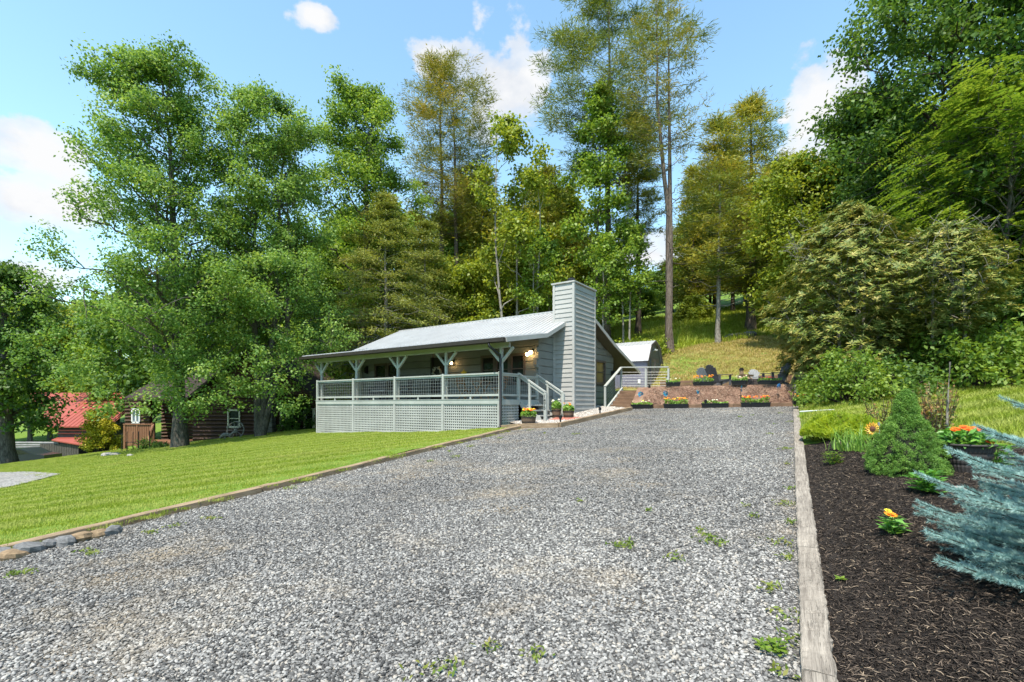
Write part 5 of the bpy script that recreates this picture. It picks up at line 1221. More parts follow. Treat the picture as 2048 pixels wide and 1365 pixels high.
plant_tree('white_pine', 'slim pine with pale lichen-grey trunk on the straw bank', 'pine tree', x, y,
    conifer(22, H, .17, [(0, 0), (.28, 1.4), (.45, 2.7), (.7, 2.2), (.9, 1.1), (1, .25)], H*.28, 22, 5, -.02, 18000, .34, .05, .35, .32, 16, False, 6, gap=.1), BK_L, LF_BRN2)
x, y = at(1501, 35); H = top_h(192, y, x)
plant_tree('white_pine', 'full dark pine with flared trunk above the hillside boulders', 'pine tree', x, y,
    conifer(23, H, .36, [(0, 0), (.2, 1.6), (.4, 2.9), (.7, 2.5), (.88, 1.6), (1, .4)], H*.18, 26, 6, .02, 25000, .36, .05, .35, .34, 12, False, 6), BK_P, LF_BRN2)
# thin understorey stems behind the shed
for i, (px, yy, ty, sd) in enumerate([(1207, 33, 480, 1), (1247, 34, 430, 2), (1259, 33.5, 440, 3), (1100, 35, 470, 4), (1068, 33, 440, 5)]):
    x, y = at(px, yy); H = top_h(ty, y, x)
    plant_tree('sapling', ['thin pale sapling right behind the chimney', 'thin pale sapling left of its close twin behind the shed', 'thin pale sapling right of its close twin behind the shed', 'thin sapling standing over the roof ridge beside the chimney', 'thin sapling near the multi-stemmed tulip tree'][i], 'sapling', x, y,
        deciduous(60+sd, H, .09, [(0, .6), (.5, 1.3), (.8, 1.4), (1, .3)], H*.35, 14, .5, 2600, .6, .2, (0, 0)), BK_L, LF_MID, 'understorey saplings')
# right-hand woods
x, y = at(1597, 27.5); H = top_h(305, y, x)
plant_tree('maple_tree', 'bright yellow-green maple with slender pale stem beside the pines', 'tree', x, y,
    deciduous(24, H, .12, [(0, 1.2), (.2, 2.5), (.5, 2.8), (.8, 1.9), (1, .4)], 1.6, 30, .35, 26000, .75, .19, (.1, 0), top_asc=.9), BK_L, LF_YG)
x, y = at(1735, 27); H = top_h(185, y, x)
plant_tree('oak_tree', 'dark leafy tree filling the slope behind the rhododendron', 'tree', x, y,
    deciduous(25, H, .30, [(0, 2.5), (.2, 4.2), (.5, 3.8), (.8, 2.4), (1, .6)], 1.5, 36, .35, 36000, .95, .2, (0, 0)), BK_D, LF_DK)
x, y = at(1905, 22); H = top_h(-130, y, x)
plant_tree('oak_tree', 'towering dark-leaved tree leaning over the corner of the clearing', 'tree', x, y,
    deciduous(26, H, .36, [(0, 2.5), (.25, 4.5), (.5, 5.2), (.75, 4.4), (.9, 2.8), (1, .8)], 3.0, 42, .35, 42000, .95, .19, (-.3, 0)), BK_D, LF_DK)
x, y = at(2110, 19); H = top_h(-200, y, x)
plant_tree('oak_tree', 'large dark-leaved tree at the edge of the side lawn', 'tree', x, y,
    deciduous(27, H, .36, [(0, 2.5), (.25, 4.5), (.5, 4.8), (.75, 4.0), (1, .8)], 2.5, 36, .35, 26000, .95, .2, (0, 0)), BK_D, LF_DK)
def compound(seed, H, r0, prof, h0, nlimb, nfrond, FL=.55):
    """branches carrying pinnate leaves (paired leaflets on a drooping stalk)"""
    (tv, tf), _ = deciduous(seed, H, r0, prof, h0, nlimb, .5, 10, .6, .2)
    rng = np.random.default_rng(seed+500); pf = np.array(prof); C = []; Nn = []; Tt = []
    V0 = tv[rng.integers(0, len(tv), nfrond)]; keep = np.hypot(V0[:, 0], V0[:, 1]) > .5; V0 = V0[keep]
    for c in V0:
        c = c+rng.normal(0, .18, 3); d = unit(np.array([c[0], c[1], 0])+rng.normal(0, .9, 3)*np.array([1, 1, .5])); L = FL*rng.uniform(.7, 1.2); s = unit(np.cross(d, [0, 0, 1.0]))
        for k in range(7):
            g = .2+.8*k/6; q = c+d*L*g+np.array([0, 0, .10*L-.45*L*g*g])
            for sg in (-1, 1): C.append(q+s*sg*.075); Tt.append(s*sg+d*.45+np.array([0, 0, -.25])); Nn.append(np.array([0, 0, 1.0])+rng.normal(0, .25, 3))
    C = np.array(C); n = len(C); return (tv, tf), leaves_np(rng, C, np.array(Nn), .16*rng.uniform(.8, 1.2, n), .07*rng.uniform(.8, 1.2, n), .1, np.array(Tt), .1)
x, y = at(2010, 18.2); H = top_h(170, y, x)
plant_tree('walnut_tree', 'bright yellow-green tree with feathery compound leaves beside the side lawn', 'tree', x, y, compound(28, H, .13, [(0, 1.6), (.25, 3.4), (.55, 3.8), (.85, 2.7), (1, .7)], 2.0, 52, 2900, .7), BK_G, LF_BUSH)
LF_RHO = leaf('rhododendron_leaf', [(.035, .07, .016), (.075, .115, .025), (.14, .165, .032), (.23, .215, .055), (.34, .28, .085)], .22, .5, .3, 1.6, .45, gain=1.35)
def rhodo(seed, H, prof, h0, nros, LL=.15):
    (tv, tf), _ = deciduous(seed, H, .10, prof, h0, 34, .55, 10, .5, .2, stems=((-.5, 0, .9), (.4, .3, 1.0), (.1, -.5, .85)), sub=6)
    rng = np.random.default_rng(seed+900); pf = np.array(prof)
    z = H*rng.uniform(.10, 1.0, nros); R = np.interp(z/H, pf[:, 0], pf[:, 1])*np.sqrt(rng.uniform(.25, 1.05, nros)); a = rng.uniform(0, 6.283, nros); R = R*(1+.16*np.sin(3*a+z*1.9+seed)+.11*np.sin(7*a-z*3.1))
    c = np.stack([R*np.cos(a), R*np.sin(a), z], 1)+rng.normal(0, .08, (nros, 3)); m = 11
    n = nros*m; ang = np.tile(np.arange(m)*2*np.pi/m, nros)+np.repeat(rng.uniform(0, 6.28, nros), m); axis = unit(np.stack([np.cos(a)*.5, np.sin(a)*.5, np.full(nros, .9)], 1)+rng.normal(0, .25, (nros, 3))); axis = np.repeat(axis, m, 0)
    e1 = unit(np.cross(axis, [.3, .9, .1])); e2 = np.cross(axis, e1); d = e1*np.cos(ang)[:, None]+e2*np.sin(ang)[:, None]+axis*rng.uniform(-.45, .5, (n, 1))
    L = LL*rng.uniform(.75, 1.25, n); C = np.repeat(c, m, 0)+unit(d)*L[:, None]*.55
    return (tv, tf), leaves_np(rng, C, axis-d*.2+rng.normal(0, .15, (n, 3)), L, L*.30, 0, d, .12)
x, y = at(1700, 18.6); H = top_h(412, y, x)
plant_tree('rhododendron', 'large olive-bronze rhododendron overhanging the terrace end', 'shrub', x, y, rhodo(31, H, [(0, 1.2), (.18, 2.3), (.4, 2.85), (.65, 2.5), (.85, 1.5), (1, .3)], 1.0, 3300, .19), BK_L, LF_RHO, 'rhododendrons')
x, y = at(1895, 16.2); H = top_h(450, y, x)
plant_tree('rhododendron', 'bronze-tipped rhododendron with bare leaning stem by the side lawn', 'shrub', x, y, rhodo(32, H, [(0, .2), (.3, .5), (.5, 1.7), (.75, 1.8), (1, .4)], 1.8, 1500, .17), BK_L, LF_RHO, 'rhododendrons')
def bush(seed, H, R, n, LL, up=.6, shape=None, low=0.0):
    rng = np.random.default_rng(seed); K = 70; u = unit(rng.normal(0, 1, (K, 3))); u[:, 2] = np.abs(u[:, 2]); c = u*np.array([R, R, H])*rng.uniform(.45, .92, (K, 1)); c[:, 2] = np.maximum(c[:, 2], low)
    s = .27*min(R, H)*rng.uniform(.6, 1.3, K); idx = rng.integers(0, K, n); off = unit(rng.normal(0, 1, (n, 3)))*rng.uniform(0, 1, (n, 1))**.5*s[idx][:, None]
    pos = c[idx]+off; pos[:, 2] = np.maximum(pos[:, 2], .02)
    tub = [(np.stack([[0, 0, 0], c[k]*.5*np.array([1, 1, 1.1]), c[k]]), np.array([.03, .02, .006])*max(.5, R)) for k in range(0, K, 2)]
    return tubes_np(tub, 5), leaves_np(rng, pos, rng.normal(0, .6, (n, 3))+unit(off)*.6+[0, 0, up], LL*rng.uniform(.7, 1.3, n), LL*.6*rng.uniform(.7, 1.3, n), .2, fold=.1)
for i, (px, yy, H, R, n, L, mat, lab) in enumerate([
    (1700, 15.2, 1.9, 1.5, 5200, .12, LF_BUSH, 'bright green leafy undergrowth below the large rhododendron'),
    (1640, 17.2, 1.2, .9, 2600, .12, LF_BUSH, 'bright green sprouting shrub behind the flower trough'),
    (1790, 15.6, 1.6, 1.4, 4200, .13, LF_DK, 'dark leafy shrub in the shade between the rhododendrons'),
    (1880, 17.0, 2.6, 2.0, 7000, .17, LF_MID, 'broad-leaved vine thicket at the back of the side lawn'),
    (1990, 16.6, 2.0, 2.0, 6000, .17, LF_BUSH, 'sunny broad-leaved thicket edging the side lawn under the walnut'),
    (2090, 15.5, 2.2, 2.0, 5000, .17, LF_MID, 'leafy thicket at the outer corner of the side lawn'),
    (1960, 15.2, 2.3, 1.4, 4200, .15, LF_BUSH, 'bright shrub in front of the walnut trunk by the side lawn'),
    (1388, 41.5, 2.6, 1.75, 8500, .2, LF_YG, 'rounded bright shrub standing alone on the grassy slope'),
    (1268, 30.5, 2.9, 1.9, 5200, .2, LF_YG, 'pale yellow-green shrub behind the shed roof'),
    (1318, 31.0, 1.7, 1.3, 2400, .2, LF_YG, 'low pale shrub at the foot of the forked pine'),
    (1236, 32.0, 2.0, 1.3, 2400, .2, LF_MID, 'leafy shrub between the chimney and the saplings'),
    (600, 33.5, 2.8, 2.6, 7000, .2, LF_YG, 'golden-green shrub seen past the far end of the porch'),
    (668, 31.5, 2.2, 2.0, 6000, .18, LF_YG, 'pale green shrub seen through the porch railing'),
    (985, 31.5, 3.4, 2.1, 7000, .2, LF_BUSH, 'bright green shrub showing above the middle of the roof'),
    (1070, 31.5, 3.6, 1.9, 6000, .2, LF_YG, 'yellow-green shrub above the ridge next to the chimney'),
    (905, 32.5, 3.4, 2.2, 6500, .2, LF_HEM, 'olive shrub showing above the roof beneath the hemlocks')]):
    x, y = at(px, yy); plant_tree('shrub', lab, 'shrub', x, y, bush(70+i, H, R, n, L), BK_D, mat, wood_name='stems', crown='foliage')
LF_GOLD = leaf('golden_arborvitae', [(.12, .15, .012), (.24, .23, .015), (.36, .31, .02), (.46, .38, .03)], .25, nscale=1.5)
x, y = at(205, 30); plant_tree('golden_arborvitae', 'golden conical evergreen shrub next to the red-roofed barn', 'shrub', x, y, bush(91, 3.3, 1.25, 15000, .11, .3), BK_D, LF_GOLD, wood_name='stems', crown='foliage')
for i, (px, yy, H, R) in enumerate([(290, 25.2, .7, .7), (318, 24.8, .45, .5)]):
    x, y = at(px, yy); plant_tree('garden_plant', ['leafy green plant growing among the black stakes', 'low grey-green plant beside the deck steps'][i], 'plant', x, y, bush(93+i, H, R, 900, .09), BK_D, [LF_MID, LF_DK][i], wood_name='stems', crown='foliage')
# vines on the brown house
x, y = at(596, 27.6); plant_tree('climbing_vine', 'dark leafy vine climbing the brown house below its roof edge', 'vine', x, y, bush(96, 2.5, 1.0, 2600, .15), BK_D, LF_DK, wood_name='stems', crown='foliage')
# far-left tree
x, y = at(12, 27.5); H = top_h(520, y, x)
plant_tree('old_tree', 'shadowy tree with ivy-wrapped trunk beside the parked car', 'tree', x, y,
    deciduous(33, H, .42, [(0, 2.0), (.15, 2.8), (.5, 3.0), (.8, 2.4), (1, .5)], 2.0, 30, .1, 22000, .8, .2, (-.3, 0), droop=.6), BK_G, LF_DK)
# ---- woodland behind: a few kinds, each tree its own copy
kinds = {
 'd': ('forest_tree', 'leafy woodland tree in the green backdrop', BK_G, LF_MID, deciduous(41, 14, .2, [(0, 1.6), (.2, 3.4), (.5, 3.6), (.8, 2.4), (1, .5)], 2.0, 28, .4, 13000, 1.05, .34, sub=4)),
 'y': ('forest_tree', 'yellow-green woodland tree in the backdrop', BK_G, LF_YG, deciduous(42, 12, .16, [(0, 1.4), (.2, 3.0), (.5, 3.2), (.8, 2.2), (1, .5)], 1.5, 26, .4, 11000, 1.0, .32, sub=4)),
 'k': ('forest_tree', 'dark green woodland tree in the backdrop', BK_D, LF_DK, deciduous(43, 14, .2, [(0, 1.8), (.2, 3.6), (.5, 3.6), (.8, 2.4), (1, .5)], 1.5, 28, .4, 13000, 1.05, .34, sub=4)),
 'p': ('forest_pine', 'olive woodland pine in the backdrop', BK_P, LF_BRN2, conifer(44, 17, .22, [(0, 0), (.15, 2.2), (.4, 2.8), (.75, 1.8), (1, .3)], 2.4, 24, 5, -.02, 14000, .40, .085, .5, .42, 8, False, 6)),
}
protos = {}
def forest(kind, px, Y, topy, i):
    nm, lab, bk, lf_, data = kinds[kind]; x, y = at(px, Y); H = top_h(topy, Y, x); base = {'d': 14, 'y': 12, 'k': 14, 'p': 17}[kind]; s = H/base
    grp = 'woodland trees behind the clearing'
    where = next(t for lim, t in ((180, 'beyond the red-roofed barn'), (450, 'behind the brown log house'), (640, 'behind the stone chimney of the log house'), (800, 'behind the big hemlock'), (1000, 'behind the browning twin-trunked pine'), (1180, 'above the metal roof beside the chimney'), (1350, 'on the slope above the shed'), (1500, 'behind the hillside pines'), (1620, 'behind the bright yellow-green maple'), (1800, 'behind the large rhododendron'), (9999, 'behind the side lawn thicket')) if px < lim)
    lab = {'d': 'leafy green woodland tree ', 'y': 'yellow-green woodland tree ', 'k': 'dark green woodland tree ', 'p': 'olive woodland pine '}[kind] + where
    if kind not in protos: protos[kind] = o = plant_tree(nm, lab, 'pine tree' if kind == 'p' else 'tree', x, y, data, bk, lf_, grp)
    else: o = copy_tree(protos[kind])
    o['label'] = lab; o.location = (x, y, gz(x, y)-.1); o.rotation_euler = (0, 0, i*1.7); o.scale = (s*.5+.5*max(s, .8),)*2+(s,)
rf = random.Random(12); i = 0
for (kd, px, Y, ty) in [('k', -60, 56, 600), ('d', 60, 58, 610), ('y', 130, 58, 640), ('d', 235, 52, 600), ('k', 300, 47, 560), ('d', 400, 42, 590), ('d', 470, 46, 540), ('k', 560, 43, 560), ('y', 640, 42, 500), ('d', 690, 48, 430),
        ('p', 830, 44, 420), ('d', 930, 45, 440), ('p', 965, 42, 330), ('y', 1000, 50, 420), ('p', 1095, 40, 330), ('y', 1130, 47, 380), ('p', 1150, 42, 430), ('d', 1185, 52, 470), ('k', 1240, 56, 520), ('d', 1300, 60, 540), ('y', 1215, 44, 560), ('d', 1285, 48, 575), ('k', 1345, 55, 520), ('d', 1385, 50, 430), ('k', 1420, 47, 400),
        ('p', 1385, 44, 330), ('p', 1465, 45, 300), ('p', 1545, 42, 320), ('y', 1560, 38, 350), ('d', 1530, 52, 350), ('y', 1640, 38, 340), ('d', 1680, 34, 300), ('k', 1660, 28, 400), ('k', 1780, 33, 250), ('d', 1850, 30, 220), ('k', 1960, 30, 260), ('d', 2060, 27, 300), ('k', 1760, 21.5, 470), ('k', 1850, 20.5, 480), ('k', 1960, 19.5, 470), ('k', 2060, 18.5, 430),
        ('d', 650, 38, 480), ('y', 700, 40, 520), ('d', 760, 46, 400), ('y', 860, 38, 500), ('d', 900, 48, 420), ('y', 950, 37, 520), ('d', 1010, 42, 480), ('y', 1060, 39, 430), ('d', 1110, 44, 450), ('y', 1160, 39, 520), ('k', 1200, 60, 520), ('d', 1255, 66, 560), ('k', 1320, 66, 560), ('p', 930, 50, 350), ('p', 1060, 52, 340), ('d', 590, 52, 480), ('p', 1430, 52, 320), ('d', 1490, 50, 380), ('y', 1600, 44, 330), ('d', 1720, 40, 260), ('y', 100, 60, 600), ('d', 430, 56, 520),
        ('k', 20, 75, 590), ('d', 180, 72, 600), ('d', 330, 70, 570), ('k', 520, 66, 520)]:
    forest(kd, px, Y, ty, i); i += 1
# ---------------------------------------------------------------- planters and bedding plants
LF_BED = leaf('bedding_leaf', [(.05, .12, .02), (.10, .2, .03), (.17, .28, .045), (.26, .36, .07)], .35, .45, .4, 4.0)
def petal_mat(name, c1, c2):
    return leaf(name, [c1, tuple((a+b)/2 for a, b in zip(c1, c2)), c2], .25, .6, .2, 8, .3, (1.1, 1.0, .9))
PT_OR = petal_mat('orange_petals', (.75, .16, .015), (.95, .36, .03)); PT_RD = petal_mat('red_petals', (.70, .05, .015), (.88, .12, .02)); PT_YE = petal_mat('yellow_petals', (.80, .50, .03), (.90, .68, .08)); PT_WH = petal_mat('pale_petals', (.65, .62, .42), (.8, .78, .6))
M_BOXK = plain('black_plastic', (.010, .010, .011), .45, .2); M_DIRT = patchy('potting_soil', [(.3, (.03, .02, .014)), (.7, (.07, .05, .035))], 6)
def foliage_np(rng, w_, d_, h_, n, LL, z0=0.0):
    c = np.stack([rng.uniform(-w_/2, w_/2, n), rng.uniform(-d_/2, d_/2, n), z0+h_*rng.uniform(0, 1, n)**.8], 1); clump = .5+.5*np.sin(c[:, 0]*9+rng.uniform(0, 6)); c[:, 2] = z0+(c[:, 2]-z0)*(.55+.45*clump)
    return leaves_np(rng, c, rng.normal(0, .5, (n, 3))+[0, -.2, .8], LL*rng.uniform(.7, 1.3, n), LL*.5*rng.uniform(.8, 1.2, n), .1, fold=.15)
def bloom_np(rng, C, R, petals=14, layers=2, tilt=.25, nrm=None):
    """daisy / zinnia heads: rings of kite petals"""
    n = len(C); out_c, out_n, out_t, out_l = [], [], [], []
    A = unit(rng.normal(0, .22, (n, 3))+np.array([0, -.35, 1.0])) if nrm is None else np.repeat(np.array([nrm], float), n, 0)
    e1 = unit(np.cross(A, [1, .1, .2])); e2 = np.cross(A, e1)
    for l in range(layers):
        for k in range(petals):
            a = 2*np.pi*(k+.5*l)/petals; r = R*(1-.38*l); d = e1*math.cos(a)+e2*math.sin(a)+A*tilt*(l*.9)
            out_c.append(C+d*r*.55+A*R*.13*l); out_n.append(A-d*tilt); out_t.append(d); out_l.append(np.full(n, r))
    return leaves_np(rng, np.concatenate(out_c), np.concatenate(out_n), np.concatenate(out_l), np.concatenate(out_l)*.42, 0, np.concatenate(out_t), .05)
def flower_box(loc, rz, L, label, cols, seed, h_=.16, dense=1.0, fh=.18, dep=.2, sparse=False):
    o = thing('flower_box', label, 'flower box', loc, rz, 'black flower boxes'); rng = np.random.default_rng(seed); t = .012
    m = MB(); b0, b1 = dep*.40, dep*.5
    m.add([(-L/2+.03, -b0, 0), (L/2-.03, -b0, 0), (L/2-.03, b0, 0), (-L/2+.03, b0, 0), (-L/2, -b1, h_), (L/2, -b1, h_), (L/2, b1, h_), (-L/2, b1, h_), (-L/2+t, -b1+t, h_), (L/2-t, -b1+t, h_), (L/2-t, b1-t, h_), (-L/2+t, b1-t, h_), (-L/2+t, -b1+t, h_-.04), (L/2-t, -b1+t, h_-.04), (L/2-t, b1-t, h_-.04), (-L/2+t, b1-t, h_-.04)],
          [(3, 2, 1, 0), (0, 1, 5, 4), (1, 2, 6, 5), (2, 3, 7, 6), (3, 0, 4, 7), (4, 5, 9, 8), (5, 6, 10, 9), (6, 7, 11, 10), (7, 4, 8, 11), (8, 9, 13, 12), (9, 10, 14, 13), (10, 11, 15, 14), (11, 8, 12, 15)])
    m.build('trough', M_BOXK, o); MB().box(-L/2-.008, L/2+.008, -b1-.008, -b1, h_-.03, h_+.004).build('rim', M_BOXK, o)
    MB().add([(-L/2+.013, -b1+.013, h_-.03), (L/2-.013, -b1+.013, h_-.03), (L/2-.013, b1-.013, h_-.03), (-L/2+.013, b1-.013, h_-.03)], [(0, 1, 2, 3)]).build('soil', M_DIRT, o)
    n = int(420*L*dense); V, Fc = foliage_np(rng, L*.94, dep*1.1, fh, n, .085, h_-.03); ob_np('foliage', V, Fc, LF_BED, o, kind='stuff')
    for (mat, k) in cols:
        C = np.stack([rng.uniform(-L*.46, L*.46, k), rng.uniform(-dep*.5, dep*.4, k), h_+fh*rng.uniform(.75, 1.1, k)], 1); V, Fc = bloom_np(rng, C, .042, 9, 2); ob_np('blooms', V, Fc, mat, o, kind='stuff')
def on_line(px, b):
    xx = (px-CX)/F; base = TL+b*TB; s = float((xx*base[1]-base[0])/(TT[0]-xx*TT[1])); return txy(s, b)
TR = math.atan2(TT[1], TT[0])
for i, (px, cols, L, dn, fh, lab) in enumerate([(1284, [(PT_WH, 6), (PT_YE, 3)], .92, .8, .16, 'black flower box of pale green plants beside the earth steps'),
        (1352, [(PT_OR, 26), (PT_YE, 8)], .98, 1.1, .24, 'black flower box of orange flowers below the bank, second from the steps'),
        (1430, [(PT_WH, 4)], 1.0, .55, .14, 'black flower box with sparse seedlings below the bank'),
        (1511, [(PT_OR, 20), (PT_RD, 16)], 1.02, 1.1, .24, 'black flower box of red and orange flowers below the bank')]):
    x, y = on_line(px, -.20); flower_box((x, y, EYE+float(Dz(x, y))+.01), TR+.03*i, L, lab, cols, 200+i, .17, dn, fh)
for i, (px, b, cols, L, dn, fh, rz, lab) in enumerate([(1346, 1.2, [(PT_WH, 5)], .62, .9, .16, .25, 'small tilted black flower box on the terrace edge nearest the shed'),
        (1407, 1.45, [(PT_OR, 34)], .86, 1.0, .26, 0, 'black flower box of bright orange flowers on the terrace edge'),
        (1479, 1.05, [(PT_WH, 3)], .60, 1.1, .2, -.2, 'black flower box of green plants before the fire pit'),
        (1540, 1.4, [(PT_RD, 6)], .92, .6, .14, 0, 'long black flower box with few red flowers on the terrace edge')]):
    x, y = on_line(px, b); flower_box((x, y, EYE+TZ+.03), TR+rz, L, lab, cols, 220+i, .17, dn, fh)
# half barrels by the steps
M_STAVE = wood('barrel_stave', (.10, .062, .04), (.22, .145, .095), (9, 9, 1), 4, .85, .4)
def barrel(px, py, Y, R, H, label, cols, seed, fh):
    p = pix(px, py, Y); o = thing('barrel_planter', label, 'planter', (p.x, p.y, EYE+float(Dz(p.x, p.y))+.10), .3*seed, 'half-barrel planters'); n = 18
    for k in range(n):
        a0, a1 = 2*math.pi*k/n+.012, 2*math.pi*(k+1)/n-.012; m = MB(); vs = []
        for (r, z) in ((R*.84, 0), (R*.95, H*.5), (R, H)):
            for (a, rr) in ((a0, r), (a1, r), (a1, r-.03), (a0, r-.03)): vs.append((rr*math.cos(a), rr*math.sin(a), z))
        fs = [(3, 2, 1, 0), (8, 9, 10, 11)]
        for q in range(2):
            for j in range(4): fs.append((q*4+j, q*4+(j+1) % 4, q*4+4+(j+1) % 4, q*4+4+j))
        m.add(vs, fs).build('stave', M_STAVE, o)
    for (z, r) in ((H*.18, R*.885), (H*.72, R*.978)): MB().lathe([(r, z), (r+.008, z), (r+.012, z+.045), (r+.004, z+.045)], (0, 0, 0), 24).build('hoop', M_DARK, o)
    MB().lathe([(0.001, H-.05), (R-.04, H-.05)], (0, 0, 0), 16).build('soil', M_DIRT, o)
    rng = np.random.default_rng(seed+300); nn = 700; r = R*1.02*np.sqrt(rng.uniform(0, 1, nn)); a = rng.uniform(0, 6.283, nn); C = np.stack([r*np.cos(a), r*np.sin(a), H-.04+fh*rng.uniform(0, 1, nn)*(1-.4*(r/R)**2)], 1)
    V, Fc = leaves_np(rng, C, rng.normal(0, .5, (nn, 3))+[0, -.2, .8], .09*rng.uniform(.7, 1.3, nn), .045, .1, fold=.15); ob_np('foliage', V, Fc, LF_BED, o, kind='stuff')
    for (mat, k) in cols:
        r = R*np.sqrt(rng.uniform(0, 1, k)); a = rng.uniform(0, 6.283, k); V, Fc = bloom_np(rng, np.stack([r*np.cos(a), r*np.sin(a), H+fh*rng.uniform(.7, 1.05, k)], 1), .05, 10, 2); ob_np('blooms', V, Fc, mat, o, kind='stuff')
barrel(1057, 850, 15.95, .25, .30, 'half-barrel planter of red, orange and yellow flowers below the porch corner', [(PT_OR, 12), (PT_YE, 12), (PT_RD, 9)], 1, .22)
barrel(1113, 838, 17.6, .17, .34, 'dark tub of leafy green plant behind the entry handrail post', [(PT_WH, 5)], 2, .34)
barrel(1137, 838, 17.35, .20, .28, 'half-barrel planter with orange bloom against the chimney foot', [(PT_OR, 5)], 3, .26)
# trough of flowers at the head of the planting bed and its white metal edging
x, y = (1617-CX)/F*16.3, 16.3; flower_box((x, y, gz(x, y)), -.35, .95, 'trough of orange and white flowers at the head of the planting bed', [(PT_OR, 26), (PT_WH, 12), (PT_YE, 8)], 260, .14, 1.3, .2, .26)
p = pix(1600, 817, 14.6); q = pix(1668, 818, 13.6)
tag(MB().tube([(p.x, p.y, gz(p.x, p.y)+.10), (q.x, q.y, gz(q.x, q.y)+.12)], .02, 8).build('edging_rail', M_WHITE), 'thin white edging rail in front of the flower trough', 'edging')
# feathery yellow-green shrub
def feathery(seed, R, H, n):
    rng = np.random.default_rng(seed); r = R*np.sqrt(rng.uniform(0, 1, n)); a = rng.uniform(0, 6.283, n); top = H*(1-.55*(r/R)**2.2)*(.85+.15*np.sin(a*5+r*7))
    z = top*rng.uniform(.25, 1, n)**.5; C = np.stack([r*np.cos(a), r*np.sin(a), z], 1)
    T_ = np.stack([np.cos(a)*r/R, np.sin(a)*r/R, np.full(n, 1.1)], 1)+rng.normal(0, .4, (n, 3))
    tub = [(np.stack([[r_*.4*math.cos(b), r_*.4*math.sin(b), 0], [r_*.8*math.cos(b), r_*.8*math.sin(b), H*.5], [r_*math.cos(b), r_*math.sin(b), H*.9*(1-.5*(r_/R)**2)]]), np.array([.006, .005, .003])) for r_, b in zip(rng.uniform(0, R, 60), rng.uniform(0, 6.28, 60))]
    return tubes_np(tub, 4), leaves_np(rng, C, rng.normal(0, 1, (n, 3)), .09*rng.uniform(.6, 1.3, n), .012, 0, T_)
LF_FEA = leaf('feathery_leaf', [(.10, .16, .010), (.18, .25, .014), (.28, .33, .02), (.38, .41, .03)], .45, nscale=2.5, gain=1.5)
for i, (px, yy, R, H, n) in enumerate([(1672, 9.7, .62, .62, 24000), (1718, 9.2, .46, .56, 12000)]):
    x, y = at(px, yy); plant_tree('feathery_shrub', ['wide feathery yellow-green shrub beside the drive timber', 'smaller feathery yellow-green shrub next to the sunflower ornament'][i], 'shrub', x, y, feathery(101+i, R, H, n), BK_D, LF_FEA, 'feathery shrubs', wood_name='stems', crown='foliage')
# strappy grass clump, small seedlings, leafy perennials
def strappy(seed, n, L, W, spread):
    rng = np.random.default_rng(seed); V = []; Fq = []
    for i in range(n):
        a = rng.uniform(0, 6.283); o_ = rng.normal(0, spread*.3, 2); l = L*rng.uniform(.6, 1.15); lean = rng.uniform(.15, .8); k = len(V); d = np.array([math.cos(a), math.sin(a)]); s = np.array([-d[1], d[0]])
        for j in range(5):
            f = j/4; p = o_+d*l*lean*f**1.6; z = l*(f*(1-.3*lean*f)) - .25*l*lean*f**3; w_ = W*(1-f)**.7*.5+.0005
            V.append((p[0]-s[0]*w_, p[1]-s[1]*w_, z)); V.append((p[0]+s[0]*w_, p[1]+s[1]*w_, z))
        for j in range(4): b = k+2*j; Fq.append((b, b+1, b+3, b+2))
    return np.array(V), [np.array(Fq)]
def blades(name, label, px, Y, seed, n, L, W, sp_, mat, cat='plant', group=None):
    x, y = at(px, Y); o = thing(name, label, cat, (x, y, gz(x, y)), 0, group); V, Fq = strappy(seed, n, L, W, sp_); ob_np('leaves', V, Fq, mat, o, kind='stuff'); return o
blades('grass_clump', 'arching strappy grass clump in front of the feathery shrub', 1712, 8.1, 301, 150, .50, .016, .5, LF_BED)
blades('iris_clump', 'upright sword-leaved clump beside the terrace end post', 1618, 17.3, 302, 70, .95, .035, .5, LF_BUSH)
def perennial(name, label, px, Y, seed, n, R, H, LL, mat, wid=.42, flower=None, group=None):
    """rosettes of pointed leaves on several stems"""
    x, y = at(px, Y); o = thing(name, label, 'plant', (x, y, gz(x, y)), 0, group); rng = np.random.default_rng(seed); C, Nn, Tt, tub = [], [], [], []
    for i in range(n):
        a = rng.uniform(0, 6.283); r = R*.75*math.sqrt(rng.uniform(0, 1)); top = np.array([r*math.cos(a), r*math.sin(a), H*rng.uniform(.55, 1.0)*(1-.35*(r/R)**2)]); tub.append((np.stack([top*[.25, .25, 0], top*[.7, .7, .6], top]), np.array([.006, .005, .003])))
        for lv in range(3):
            for k in range(4):
                b = k*math.pi/2+lv*.8+a; d = np.array([math.cos(b), math.sin(b), .12-.25*(2-lv)*.5]); c = top*[1, 1, 1]-[0, 0, (2-lv)*.28*H]; 
                if c[2] < .02: continue
                C.append(c+d*LL*.5); Nn.append(np.array([0, 0, 1.0])-d*.35+rng.normal(0, .15, 3)); Tt.append(d)
    C = np.array(C); n_ = len(C); V, Fq = leaves_np(rng, C, np.array(Nn), LL*rng.uniform(.7, 1.2, n_), LL*wid*rng.uniform(.85, 1.15, n_), .12, np.array(Tt), .12)
    tv, tf = tubes_np(tub, 5); ob_np('stems', tv, tf, LF_BED, o, smooth=True); ob_np('leaves', V, Fq, mat, o, kind='stuff')
    if flower:
        for (dx, dy, z, r, mat_) in flower:
            V, Fq = bloom_np(rng, np.array([[dx, dy, z]]), r, 16, 4, .3, (0, -.35, 1)); ob_np('bloom', V, Fq, mat_, o)
            MB().ball((dx, dy, z+.01), r*.22, 8, 5).build('flower_centre', M_YEL, o, True)
    return o
